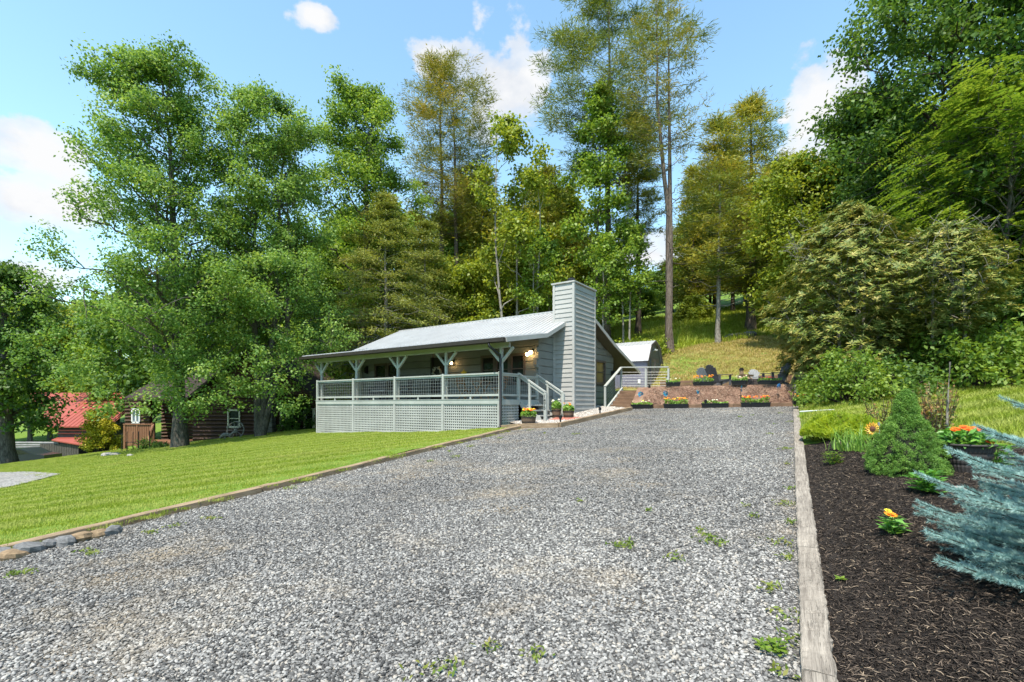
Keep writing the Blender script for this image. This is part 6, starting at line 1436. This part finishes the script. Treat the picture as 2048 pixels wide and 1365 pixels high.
LF_PER = leaf('perennial_leaf', [(.035, .11, .018), (.06, .17, .025), (.10, .23, .035), (.16, .29, .05)], .3, .4, .5, 5)
perennial('leafy_perennial', 'low leafy green perennial in the mulch beside the pale stone', 1862, 5.25, 311, 17, .26, .24, .115, LF_PER)
perennial('leafy_perennial', 'green perennial tucked behind the dark pot and blue spruce', 1985, 6.2, 312, 12, .25, .34, .11, LF_PER)
perennial('seedling', 'small bright green plant in the mulch before the strappy grass', 1664, 7.6, 313, 12, .18, .2, .085, LF_BUSH, .3)
perennial('seedling', 'small green plant at the foot of the sunflower ornament', 1738, 7.2, 314, 9, .14, .2, .08, LF_BUSH, .3)
perennial('seedling', 'tiny green sprout in the mulch beside the drive timber', 1676, 3.75, 315, 2, .03, .04, .05, LF_BUSH, .6)
LF_ZIN = leaf('zinnia_leaf', [(.08, .2, .04), (.13, .28, .06), (.2, .36, .09)], .3, .45, .4, 6)
perennial('zinnia', 'single zinnia with one orange bloom and one yellow bud in dark mulch', 1780, 4.18, 316, 7, .12, .15, .10, LF_ZIN, .5, [(-.01, -.02, .17, .052, PT_OR), (.02, .05, .19, .03, PT_YE)])
perennial('roadside_weed', 'broad-leaved weed in the gravel against the timber', 1545, 2.95, 317, 5, .09, .07, .06, LF_BUSH, .5)
# dwarf spruce cone
def dwarf(seed, H, R, n):
    rng = np.random.default_rng(seed); K = 1500; z = H*rng.uniform(0, 1, K)**1.25; pr = np.array([(0, .86), (.12, 1.0), (.30, .88), (.46, .66), (.60, .48), (.70, .33), (.74, .25), (.78, .29), (.85, .24), (.93, .16), (1, .03)]); rr = R*np.interp(z/H, pr[:, 0], pr[:, 1])*rng.uniform(.82, 1.07, K); a = rng.uniform(0, 6.283, K)
    rr *= 1+.09*np.sin(a*4+z*9)+.05*np.sin(a*9-z*14)
    c = np.stack([rr*np.cos(a), rr*np.sin(a), z+.02], 1); idx = rng.integers(0, K, n); d = unit(np.stack([np.cos(a), np.sin(a), np.full(K, .75)], 1))[idx]; off = unit(rng.normal(0, 1, (n, 3))+d*.6)
    s = .045*rng.uniform(.2, 1.0, (n, 1)); pos = c[idx]+off*s; T_ = off+d*.35
    tub = [(np.array([[0, 0, 0], [0, 0, H*.5], [0, 0, H*.93]]), np.array([.03, .02, .004]))]
    return tubes_np(tub, 6), leaves_np(rng, pos, rng.normal(0, 1, (n, 3)), .019*rng.uniform(.7, 1.3, n), .0065, 0, T_)
LF_ALB = leaf('dwarf_spruce_needle', [(.035, .085, .012), (.065, .14, .02), (.105, .20, .03), (.18, .29, .05)], .18, nscale=6)
x, y = at(1812, 6.35); ds_ = plant_tree('dwarf_spruce', 'dense green cone-shaped dwarf spruce beside the dark pot', 'shrub', x, y, dwarf(321, 1.10, .43, 95000), BK_D, LF_ALB)
M_INNER = plain('painted_inner_shade', (.02, .022, .012), .95)  # solid core closing the cone; shade between needles put into its colour
MB().lathe([(.30, .0), (.33, .14), (.28, .36), (.18, .56), (.09, .74), (.07, .9), (.02, 1.0)], (0, 0, 0), 18).build('dark_core', M_INNER, ds_, True)
# rose with reddish canes
def canes(seed, n, H, R, nl, LL):
    rng = np.random.default_rng(seed); tub = []; C = []
    for i in range(n):
        a = rng.uniform(0, 6.283); r = R*math.sqrt(rng.uniform(.02, 1)); h_ = H*rng.uniform(.6, 1.0); P = curve_pts([r*.3*math.cos(a), r*.3*math.sin(a), 0], [r*math.cos(a), r*math.sin(a), h_], .02, rng, 6, .015); tub.append((P, np.linspace(.009, .004, 6)))
        for k in range(nl): f = rng.uniform(.3, 1); q = np.array([np.interp(f, np.linspace(0, 1, 6), P[:, j]) for j in range(3)]); C.append(q+rng.normal(0, .045, 3))
    C = np.array(C); m = len(C); return tubes_np(tub, 5), leaves_np(rng, C, rng.normal(0, .6, (m, 3))+[0, 0, .5], LL*rng.uniform(.6, 1.3, m), LL*.5, .2, fold=.1)
LF_ROSE = leaf('bronze_rose_leaf', [(.05, .08, .018), (.10, .14, .03), (.2, .13, .04), (.26, .09, .04)], .3, .45, .4, 3)
x, y = at(1868, 8.2); plant_tree('rose_bush', 'upright twiggy rose with reddish leaves behind the dwarf spruce', 'shrub', x, y, canes(331, 34, 1.15, .36, 24, .07), bark('cane_bark', (.12, .07, .045), (.24, .16, .11)), LF_ROSE, wood_name='canes', crown='foliage')
x, y = at(1768, 9.4); plant_tree('rose_bush', 'low russet shrub between feathery shrub and dwarf spruce', 'shrub', x, y, canes(332, 26, .85, .36, 22, .06), BK_D, LF_ROSE, wood_name='canes', crown='foliage')
x, y = at(1893, 8.0); o = thing('support_stake', 'bare wooden stake standing in the twiggy rose', 'stake', (x, y, gz(x, y)), 0); MB().tube([(0, 0, -.05), (.02, 0, .7), (.06, 0, 1.35)], [.02, .018, .012], 6).build('pole', BK_L, o)
# big dark ribbed pot with red daisies
p = pix(1933, 948, 6.15); pot = thing('ribbed_pot', 'large dark ribbed pot of red-orange daisies beside the dwarf spruce', 'planter', (p.x, p.y, gz(p.x, p.y)-.02), 0)
M_POT = plain('dark_brown_pot', (.045, .038, .035), .6, .25, 12); m = MB(); S_ = 72; k = 0
rows = [(.195, 0), (.20, .02)] + [(.20+.062*f, .02+.32*f) for f in np.linspace(.04, 1, 14)]
for i, (r, z) in enumerate(rows):
    for j in range(S_): a = 2*math.pi*j/S_; q = r*(1+(.012 if j % 2 else -.012)*(0 if i < 2 else 1)) - (.006 if i in (5, 8, 11) else 0); m.v.append((q*math.cos(a), q*math.sin(a), z))
for i in range(len(rows)-1):
    for j in range(S_): a = i*S_+j; b = i*S_+(j+1) % S_; m.f.append((a, b, b+S_, a+S_))
m.build('pot_body', M_POT, pot); MB().lathe([(.258, .335), (.285, .34), (.288, .365), (.262, .37), (.25, .34), (.24, .33)], (0, 0, 0), 48).build('pot_rim', M_POT, pot, True); MB().lathe([(.001, .325), (.255, .325)], (0, 0, 0), 24).build('soil', M_DIRT, pot)
rng = np.random.default_rng(340); nn = 420; r = .27*np.sqrt(rng.uniform(0, 1, nn)); a = rng.uniform(0, 6.283, nn); C = np.stack([r*np.cos(a)-.02, r*np.sin(a), .34+.19*rng.uniform(0, 1, nn)], 1); V, Fq = leaves_np(rng, C, rng.normal(0, .5, (nn, 3))+[0, -.2, .8], .11*rng.uniform(.7, 1.2, nn), .05, .15, fold=.12); ob_np('foliage', V, Fq, LF_PER, pot, kind='stuff')
for i, (dx, dy, z, R) in enumerate([(-.20, -.05, .535, .05), (-.13, 0, .55, .055), (-.06, -.04, .56, .06), (.0, .02, .57, .062), (.05, -.06, .555, .06), (-.09, -.12, .545, .05), (.17, -.02, .53, .065), (.10, -.2, .40, .05)]):
    V, Fq = bloom_np(rng, np.array([[dx, dy, z]]), R, 18, 3, .18, (0, -.42, 1)); ob_np('bloom', V, Fq, PT_RD if i in (7, 2) else petal_mat('scarlet_petals', (.75, .09, .01), (.92, .17, .02)), pot); MB().tube([(dx*.4, dy*.4, .34), (dx, dy, z)], .004, 5).build('stem', LF_PER, pot)
# sunflower ornament
p = pix(1744, 900, 7.4); sf = thing('sunflower_ornament', 'yellow metal sunflower on a stake behind the dwarf spruce', 'ornament', (p.x, p.y, gz(p.x, p.y)), -.2)
MB().tube([(0, 0.02, -.05), (0, .02, .30)], .008, 6).build('stake', M_BLACK, sf); zc = (HY-858)/F*7.4+EYE-gz(p.x, p.y)
for l in range(2):
    for k in range(13):
        a = 2*math.pi*(k+.5*l)/13; c, s = math.cos(a), math.sin(a); r0_, r1_ = .035, .112-.018*l; wd = .02
        MB().add([(r0_*c-wd*.4*s, -.012*l, zc+r0_*s+wd*.4*c), (r0_*c+wd*.4*s, -.012*l, zc+r0_*s-wd*.4*c), (.7*r1_*c+wd*s, -.012*l-.02, zc+.7*r1_*s-wd*c), (r1_*c, -.012*l-.008, zc+r1_*s), (.7*r1_*c-wd*s, -.012*l-.02, zc+.7*r1_*s+wd*c)], [(0, 1, 2, 3, 4)]).build('petal', plain('sunflower_yellow', (.72, .43, .06), .5, .2) if k == 0 and l == 0 else bpy.data.materials['sunflower_yellow'], sf)
dk_ = MB().lathe([(.001, 0), (.042, 0), (.038, .02), (.001, .03)], (0, 0, 0), 18).build('seed_disc', plain('seed_brown', (.13, .05, .025), .8, .3, 30), sf); dk_.location = (0, -.014, zc); dk_.rotation_euler = (math.radians(90), 0, 0)
MB().box(.10, .125, .03, .05, zc-.15, zc+.10).build('marker_plate', M_WIRE, sf)
# ---- blue spruce with real needles
def blue_spruce(seed):
    rng = np.random.default_rng(seed); tub = [(np.array([[0, 0, 0], [.02, 0, .9], [0, .02, 1.9], [0, 0, 2.45]]), np.array([.045, .035, .018, .006]))]; tw_ = []
    def twig(p, d, L, r):
        e = p+d*L+np.array([0, 0, .04*L]); tub.append((np.stack([p, (p+e)/2+[0, 0, -.02*L], e]), np.array([r, r*.8, r*.5]))); tw_.append((p, e)); return e
    def branch(b, d, L):
        d = unit(d); s = unit(np.cross(d, [0, 0, 1.0])); n = max(3, int(L/.125)); prev = b; P = [b]
        for k in range(1, n+1):
            f = k/n; q = b+d*L*f+np.array([0, 0, -.10*L*math.sin(f*2.6)+.04*L*f*f]); P.append(q)
            if f > .22: tw_.append((prev, q))
            if f > .25 and k < n:
                for sg in (-1, 1):
                    l = L*.50*(1.10-f)*rng.uniform(.75, 1.15); dd = unit(d*.85+s*sg*.8+np.array([0, 0, rng.uniform(-.12, .12)])); e = twig(q, dd, l, .0035)
                    if l > .22:
                        for g in (.4, .68):
                            for s2 in (-1, 1): twig(q+dd*l*g, unit(dd*.8+np.cross(dd, [0, 0, 1.0])*s2*.7+np.array([0, 0, .05])), l*.36*rng.uniform(.8, 1.1), .0025)
            prev = q
        tub.append((np.array(P), np.linspace(.009, .003, len(P))))
    levels = [(.10, 1.15), (.22, 1.16), (.36, 1.12), (.52, 1.05), (.70, .95), (.90, .80), (1.12, .66), (1.36, .50), (1.6, .42), (1.85, .34), (2.1, .24), (2.3, .16)]
    for i, (z, L) in enumerate(levels):
        nb_ = 8 if z < 1 else 6
        for k in range(nb_):
            a = 2*math.pi*k/nb_+i*.55+rng.uniform(-.15, .15); branch(np.array([0, 0, z]), np.array([math.cos(a), math.sin(a), .12+.12*z]), L*rng.uniform(.88, 1.08))
    A = np.array([t[0] for t in tw_]); E = np.array([t[1] for t in tw_]); Ls = np.linalg.norm(E-A, axis=1); per = np.maximum(10, (Ls/.00085).astype(int)); idx = np.repeat(np.arange(len(A)), per); n = len(idx)
    f = rng.uniform(0, 1.03, n)[:, None]; ax = unit(E-A)[idx]; r = unit(np.cross(ax, unit(rng.normal(0, 1, (n, 3))))); r = unit(r+np.array([0, 0, .25]))
    C = A[idx]+(E-A)[idx]*f; T_ = unit(r*.85+ax*.75); L = .033*rng.uniform(.75, 1.2, n); tip = C+T_*L[:, None]; sd = unit(np.cross(T_, rng.normal(0, 1, (n, 3))))*.0016
    V = np.stack([C-sd, C+sd, tip], 1).reshape(-1, 3); return tubes_np(tub, 5), (V, [np.arange(n*3).reshape(-1, 3)])
LF_BLUE = leaf('blue_spruce_needle', [(.085, .165, .155), (.14, .24, .22), (.21, .32, .295), (.32, .43, .39)], .12, .5, .35, 5, .45, (.9, 1.05, 1.0))
x, y = 3.88, 3.0
plant_tree('blue_spruce', 'young blue spruce with silvery needles overhanging the mulch bed', 'spruce', x, y, blue_spruce(401), BK_D, LF_BLUE)
# weeds scattered over the drive
def weeds():
    rng = np.random.default_rng(77); C, Nn, S_ = [], [], []
    spots = [(1260, 1092), (1240, 1095), (1150, 870), (900, 905), (910, 915), (580, 978), (170, 1105), (180, 1112), (60, 1148), (20, 1155), (30, 1150), (1490, 1015), (1510, 1035), (1400, 1065), (1420, 1080), (1075, 1315), (885, 1345), (1560, 1350), (1570, 900), (1575, 930), (1580, 980), (1572, 1010), (1585, 1050), (1560, 1090), (1578, 1120), (1300, 1025), (1160, 1005), (1015, 865), (1060, 862), (1090, 868), (1000, 878), (940, 895), (860, 925), (300, 1068), (420, 1040), (350, 1055), (1540, 870), (1550, 850), (1480, 835), (1505, 832), (1560, 828), (1580, 845), (1440, 1090), (1350, 1120), (980, 1300), (1540, 1180), (1590, 1240), (1575, 1290)]
    for (px, py) in spots:
        u, v = (px-CX)/F, (HY-py)/F; Yd = -1.787/(v-.0568*u-.0634); Xd = u*Yd; R = rng.uniform(.04, .15)
        for k in range(int(50*R/.15)):
            q = rng.normal(0, R*.55, 2); X_, Y_ = Xd+q[0], Yd+q[1]*.8
            if not inside(DRIVE, np.array(X_), np.array(Y_)): continue
            C.append((X_, Y_, float(Dz(X_, Y_))+EYE+rng.uniform(.012, .05))); Nn.append(rng.normal(0, .6, 3)+[0, -.2, .8]); S_.append(rng.uniform(.03, .06))
    C = np.array(C); S_ = np.array(S_); V, Fq = leaves_np(rng, C, np.array(Nn), S_, S_*.4, 0, fold=.1); o = ob_np('weeds', V, Fq, leaf('weed_leaf', [(.05, .09, .012), (.09, .14, .02), (.15, .17, .03), (.2, .16, .06)], .35, nscale=3), kind='stuff')
    tag(o, 'scattered green and straw-coloured weeds in the gravel drive', 'weeds')
weeds()
# ---------------------------------------------------------------- loose ground cover (scattered with geometry nodes)
def hidden_mesh(name, V, faces, mat, smooth=False):
    me = mesh_np(name, np.asarray(V), faces, smooth); me.materials.append(mat); return bpy.data.objects.new(name, me)   # source piece, never linked to the scene
def scatter(name, label, cat, base_V, base_F, dens, pieces, smin, smax, tilt, seed, mat, zs=1.0):
    o = ob_np(name, base_V, base_F, mat, kind='stuff'); tag(o, label, cat)
    at_ = o.data.attributes.new('dens', 'FLOAT', 'POINT'); at_.data.foreach_set('value', np.asarray(dens, np.float32))
    ng = bpy.data.node_groups.new(name, 'GeometryNodeTree'); ng.interface.new_socket('Geometry', in_out='INPUT', socket_type='NodeSocketGeometry'); ng.interface.new_socket('Geometry', in_out='OUTPUT', socket_type='NodeSocketGeometry')
    nn, ll = ng.nodes, ng.links; gi = nn.new('NodeGroupInput'); go = nn.new('NodeGroupOutput')
    dp = nn.new('GeometryNodeDistributePointsOnFaces'); dp.distribute_method = 'RANDOM'; dp.inputs['Seed'].default_value = seed
    na = nn.new('GeometryNodeInputNamedAttribute'); na.data_type = 'FLOAT'; na.inputs['Name'].default_value = 'dens'
    ll.new(gi.outputs[0], dp.inputs['Mesh']); ll.new(na.outputs[0], dp.inputs['Density'])
    jn = nn.new('GeometryNodeJoinGeometry')
    for p in pieces:
        oi = nn.new('GeometryNodeObjectInfo'); oi.inputs['Object'].default_value = p; oi.inputs['As Instance'].default_value = True; ll.new(oi.outputs['Geometry'], jn.inputs[0])
    ip = nn.new('GeometryNodeInstanceOnPoints'); ll.new(dp.outputs['Points'], ip.inputs['Points']); ll.new(jn.outputs[0], ip.inputs['Instance']); ip.inputs['Pick Instance'].default_value = True
    ri = nn.new('FunctionNodeRandomValue'); ri.data_type = 'INT'; ri.inputs[4].default_value = 0; ri.inputs[5].default_value = len(pieces)-1; ri.inputs['Seed'].default_value = seed+5; ll.new(ri.outputs[2], ip.inputs['Instance Index'])
    rv = nn.new('FunctionNodeRandomValue'); rv.data_type = 'FLOAT_VECTOR'; rv.inputs[0].default_value = (-tilt, -tilt, 0); rv.inputs[1].default_value = (tilt, tilt, 6.283); rv.inputs['Seed'].default_value = seed+1; ll.new(rv.outputs[0], ip.inputs['Rotation'])
    rs = nn.new('FunctionNodeRandomValue'); rs.data_type = 'FLOAT'; rs.inputs[2].default_value = smin; rs.inputs[3].default_value = smax; rs.inputs['Seed'].default_value = seed+2; ll.new(rs.outputs[1], ip.inputs['Scale'])
    ll.new(ip.outputs[0], go.inputs[0]); md = o.modifiers.new('scatter', 'NODES'); md.node_group = ng; return o
def grid_over(poly, step, zf, lift=0.0, shrink=None):
    P = np.array(poly); x0, y0 = P.min(0); x1, y1 = P.max(0); xs = np.arange(x0, x1+step, step); ys = np.arange(y0, y1+step, step); X, Y = np.meshgrid(xs, ys); nx = len(xs)
    cx = (X[:-1, :-1]+X[1:, 1:])/2; cy = (Y[:-1, :-1]+Y[1:, 1:])/2; keep = inside(poly, cx, cy)
    if shrink is not None: keep &= edge_dist(poly, cx, cy) > shrink
    jj, ii = np.nonzero(keep); q = np.stack([jj*nx+ii, jj*nx+ii+1, (jj+1)*nx+ii+1, (jj+1)*nx+ii], 1); used = np.unique(q); mp = np.full(X.size, -1); mp[used] = np.arange(len(used))
    x, y = X.ravel()[used], Y.ravel()[used]; return np.stack([x, y, zf(x, y)+EYE+lift], 1), [mp[q]]
def stone_piece(seed, flat, mat):
    r = np.random.default_rng(seed); vs, fs = _ball((0, 0, 0), 1, 6, 4, (1, 1, 1)); V = np.array(vs); d = unit(V); k = np.ones(len(V))
    for i in range(8): a = unit(r.normal(0, 1, 3)); k = np.minimum(k, r.uniform(.55, .95)/np.maximum(d@a, .05))
    V = d*k[:, None]*np.array([1.25, .9, flat]); return hidden_mesh('stone', V, [np.array(fs)], mat)
def stone_mat():
    m, h = new_mat('crushed_stone'); oi = h.n('ShaderNodeObjectInfo'); g = h.n('ShaderNodeNewGeometry').outputs['Position']
    mix_ = h.noise(oi.outputs['Location'], .28, 3, .6)
    f = h.math('ADD', oi.outputs['Random'], h.math('MULTIPLY', h.math('SUBTRACT', mix_, .5), .9), clamp=True)
    col = h.ramp(f, [(0, (.04, .039, .038)), (.24, (.105, .102, .096)), (.5, (.20, .193, .181)), (.78, (.30, .288, .268)), (.97, (.45, .43, .39))])
    col = h.mix(h.ramp(oi.outputs['Random'], [(.90, 0), (.93, .5)]), col, (.24, .19, .135))
    dust = h.noise(h.mapping(oi.outputs['Location'], (1, 1.6, 1)), .42, 5, .62); col = h.mix(h.ramp(dust, [(.53, 0), (.68, .48)]), col, (.38, .30, .20))
    col = h.mix(1.0, col, h.ramp(h.noise(g, 70, 3, .6), [(.3, (.8,)*3), (.7, (1.15,)*3)]), 'MULTIPLY')
    out(h, bsdf(h, col, .85, h.noise(g, 160, 2), .3, .004, spec=.3)); return m
MS = stone_mat(); stones = [stone_piece(s, f, MS) for s, f in ((1, .45), (2, .5), (3, .6), (4, .38), (5, .55))]
NEARD = [(-8.2, 2.3), (-6.1, 5.55), (-4.4, 8.2), (.2, 15.65), (1.5, 15.3), (5.0, 20.1), txy(.1, -.05), txy(TLEN-.05, -.05), (RTX(12)-.02, 12), (RTX(2.0)-.02, 2.0), (RTX(1.2)-.02, 1.2), (-1.5, 1.2)]
V, Fq = grid_over(NEARD, .3, lambda x, y: Dz(x, y), .004)
rng = np.random.default_rng(9)
patch = .5+.5*np.sin(V[:, 0]*1.3+2*np.sin(V[:, 1]*.7))*np.sin(V[:, 1]*.9+1.3*np.sin(V[:, 0]*.8)); sandy = np.where(patch > .86, .55, 1.0)
dist = np.hypot(V[:, 0], V[:, 1]); dn = np.clip(4300*(3.2/np.maximum(dist, 3.2))**1.25, 600, 4300)*sandy
scatter('gravel', 'loose grey and white crushed stone covering the drive', 'gravel', V, Fq, dn, stones, .0065, .020, .7, 3, MS)
# mulch shreds
def shred(seed, mat):
    r = np.random.default_rng(seed); L = 1.0; w_ = r.uniform(.03, .085); P = curve_pts([-L/2, 0, 0], [L/2, 0, 0], r.uniform(-.12, .12), r, 4, .05); m = MB()
    vs = []; 
    for i, p in enumerate(P):
        k = w_*(1-.6*abs(i/3-.5)); vs += [(p[0], p[1]-k, p[2]), (p[0], p[1]+k, p[2]), (p[0], p[1], p[2]+k*.7)]
    fs = []
    for i in range(3):
        for j in range(3): a = i*3+j; b = i*3+(j+1) % 3; fs.append((a, b, b+3, a+3))
    return hidden_mesh('shred', np.array(vs), [np.array(fs)], mat)
def shred_mat(name, stops):
    m, h = new_mat(name); oi = h.n('ShaderNodeObjectInfo'); out(h, bsdf(h, h.ramp(oi.outputs['Random'], stops), .9, spec=.15)); return m
MM = shred_mat('dark_mulch', [(0, (.010, .008, .007)), (.55, (.035, .027, .022)), (.8, (.075, .058, .045)), (.93, (.16, .12, .09)), (1, (.34, .26, .18))])
V, Fq = grid_over([(RTX(1.0)+.17, 1.0), (RTX(9.6)+.17, 9.6), (7.0, 9.2), (7.6, 6.5), (7.2, 4), (5.0, 1.0)], .1, bed_rel, .022); dn = np.clip(9500*(3.0/np.maximum(np.hypot(V[:, 0], V[:, 1]), 3.0))**1.2, 2600, 9500)
scatter('mulch', 'shredded dark brown mulch covering the planting bed', 'mulch', V, Fq, dn, [shred(s, MM) for s in range(6)], .02, .07, .5, 11, MM)
MBK = shred_mat('bark_chip', [(0, (.12, .065, .045)), (.4, (.26, .15, .105)), (.75, (.40, .26, .185)), (1, (.52, .38, .28))])
BK = [txy(.45, .12), txy(TLEN-.05, .12), txy(TLEN-.05, 1.15), txy(.55, 1.15)]
V, Fq = grid_over(BK, .15, lambda x, y: terr_rel(x, y), .045); scatter('bark_chips', 'reddish bark chips covering the bank below the terrace', 'bark mulch', V, Fq, np.full(len(V), 900.0), [shred(s+20, MBK) for s in range(4)], .05, .13, .8, 13, MBK)
V, Fq = grid_over(WALK, .2, lambda x, y: Dz(x, y)+.10, .005, .12); MPG = shred_mat('pea_stone', [(0, (.2, .17, .15)), (.5, (.42, .37, .32)), (1, (.66, .62, .56))]); pg = [stone_piece(s+10, .6, MPG) for s in range(3)]
scatter('pea_gravel', 'small tan pea gravel filling the walk by the entry steps', 'gravel', V, Fq, np.full(len(V), 600.0), pg, .012, .026, .5, 15, MPG)
# lawn
def tuft(seed, n, R, H, W, mat):
    r = np.random.default_rng(seed); V = []; Fq = []
    for i in range(n):
        a = r.uniform(0, 6.283); p = R*math.sqrt(r.uniform(0, 1)); b = r.uniform(0, 6.283); c = np.array([p*math.cos(b), p*math.sin(b), -.01]); d = np.array([math.cos(a), math.sin(a), 0]); s = np.array([-d[1], d[0], 0])*W; h_ = H*r.uniform(.5, 1.2); k = len(V)
        m_ = c+np.array([0, 0, h_*.6])+d*h_*.15; t = c+np.array([0, 0, h_])+d*h_*r.uniform(.3, .8); V += [c-s, c+s, m_+s*.8, m_-s*.8, t]; Fq += [(k, k+1, k+2, k+3)]; Fq += [(k+3, k+2, k+4, k+4)]
    me = bpy.data.meshes.new('tuft'); me.from_pydata([tuple(v) for v in V], [], [f if f[2] != f[3] else f[:3] for f in Fq]); me.materials.append(mat); me.update(); return bpy.data.objects.new('tuft', me)
def grass_mat(name, stops, dry):
    m, h = new_mat(name); oi = h.n('ShaderNodeObjectInfo'); g = oi.outputs['Location']
    n = h.noise(g, .45, 4, .6); isl = h.n('ShaderNodeNewGeometry').outputs['Random Per Island']
    col = h.ramp(h.math('ADD', h.math('MULTIPLY', n, .75), h.math('MULTIPLY', isl, .35)), stops)
    st = h.n('ShaderNodeTexWave', wave_type='BANDS'); h.link(h.mapping(g, (1, 1, 0), (0, 0, math.radians(72))), st.inputs[0]); st.inputs['Scale'].default_value = .30; st.inputs['Distortion'].default_value = 2.2; st.inputs['Detail'].default_value = 2
    col = h.mix(h.ramp(st.outputs[0], [(.3, 0), (.7, .6)]), col, dry)
    straw = h.noise(h.mapping(g, (.5, 1.4, 1)), .55, 5, .6); col = h.mix(h.ramp(straw, [(.58, 0), (.76, .6)]), col, (.40, .35, .11))
    p = bsdf(h, col, .55, spec=.25); t = h.n('ShaderNodeBsdfTranslucent'); h.link(col, t.inputs[0]); ms = h.n('ShaderNodeMixShader'); ms.inputs[0].default_value = .3; h.link(p, ms.inputs[1]); h.link(t.outputs[0], ms.inputs[2]); out(h, ms.outputs[0]); return m
MG = grass_mat('lawn_blades', [(.25, (.14, .215, .014)), (.5, (.225, .30, .022)), (.75, (.31, .36, .036)), (.95, (.40, .42, .06))], (.45, .47, .12))
tufts = [tuft(s, 60, .17, .032, .0034, MG) for s in range(4)]
LAWN = [LT1, LT2, (PATH1[0]-.1, PATH1[1]-.05), hxy(-.1, -.1), hxy(-10.6, -.1), hxy(-10.7, 2.5), (-11.5, 27.2), (-20.5, 26.8), (-29, 30), (-29, 24), (-21, 17), (-13, 9), (-9.4, 5.2)]
gf = lambda x, y: natural(x, y)+.01
V, Fq = grid_over(LAWN, .4, gf); dd = np.hypot(V[:, 0], V[:, 1]); notpad = ~inside(PAD, V[:, 0], V[:, 1])
scatter('lawn_grass', 'mown green grass of the front lawn', 'grass', V, Fq, np.clip(130*(9/np.maximum(dd, 9))**1.1, 45, 130)*notpad, tufts, .8, 1.3, .12, 21, MG)
RL = [(RTX(9.9)+.5, 9.9), (RTX(15.6)+.5, 15.6), (13, 16.8), (19, 17), (22, 14), (16, 9), (8.1, 6.2), (7.5, 9.3)]
V, Fq = grid_over(RL, .4, lambda x, y: np.where(x-RTX(y) > 2.0, natural(x, y), bed_rel(x, y)+.02)); scatter('side_grass', 'sunny green grass of the side lawn behind the rose', 'grass', V, Fq, np.full(len(V), 110.0), [tuft(s+10, 34, .18, .11, .005, MG) for s in range(3)], .8, 1.4, .15, 23, MG)
MH = grass_mat('hill_blades', [(.2, (.19, .24, .025)), (.42, (.30, .30, .045)), (.62, (.46, .35, .11)), (.9, (.54, .37, .17))], (.50, .39, .15))
MH2 = grass_mat('slope_blades', [(.25, (.18, .27, .02)), (.5, (.28, .36, .025)), (.75, (.38, .43, .04)), (.95, (.48, .47, .08))], (.42, .45, .08))
HL = [txy(-3.2, 6.6), txy(TLEN+2.5, 6.4), (17, 26), (17.2, 33.5), (9.5, 31.5)]
V, Fq = grid_over(HL, .5, gf); scatter('bank_grass', 'straw-coloured and green grass on the bank behind the terrace', 'grass', V, Fq, np.full(len(V), 26.0), [tuft(s+20, 26, .22, .10, .008, MH) for s in range(3)], .7, 1.6, .2, 25, MH)
HU = [(9.5, 31.5), (17.2, 33.0), (24, 36), (24, 50), (8, 50), (6, 36)]
V, Fq = grid_over(HU, .8, gf); scatter('slope_grass', 'bright green grass on the upper slope under the pines', 'grass', V, Fq, np.full(len(V), 14.0), [tuft(s+30, 26, .32, .22, .014, MH2) for s in range(3)], .8, 1.8, .2, 27, MH2)
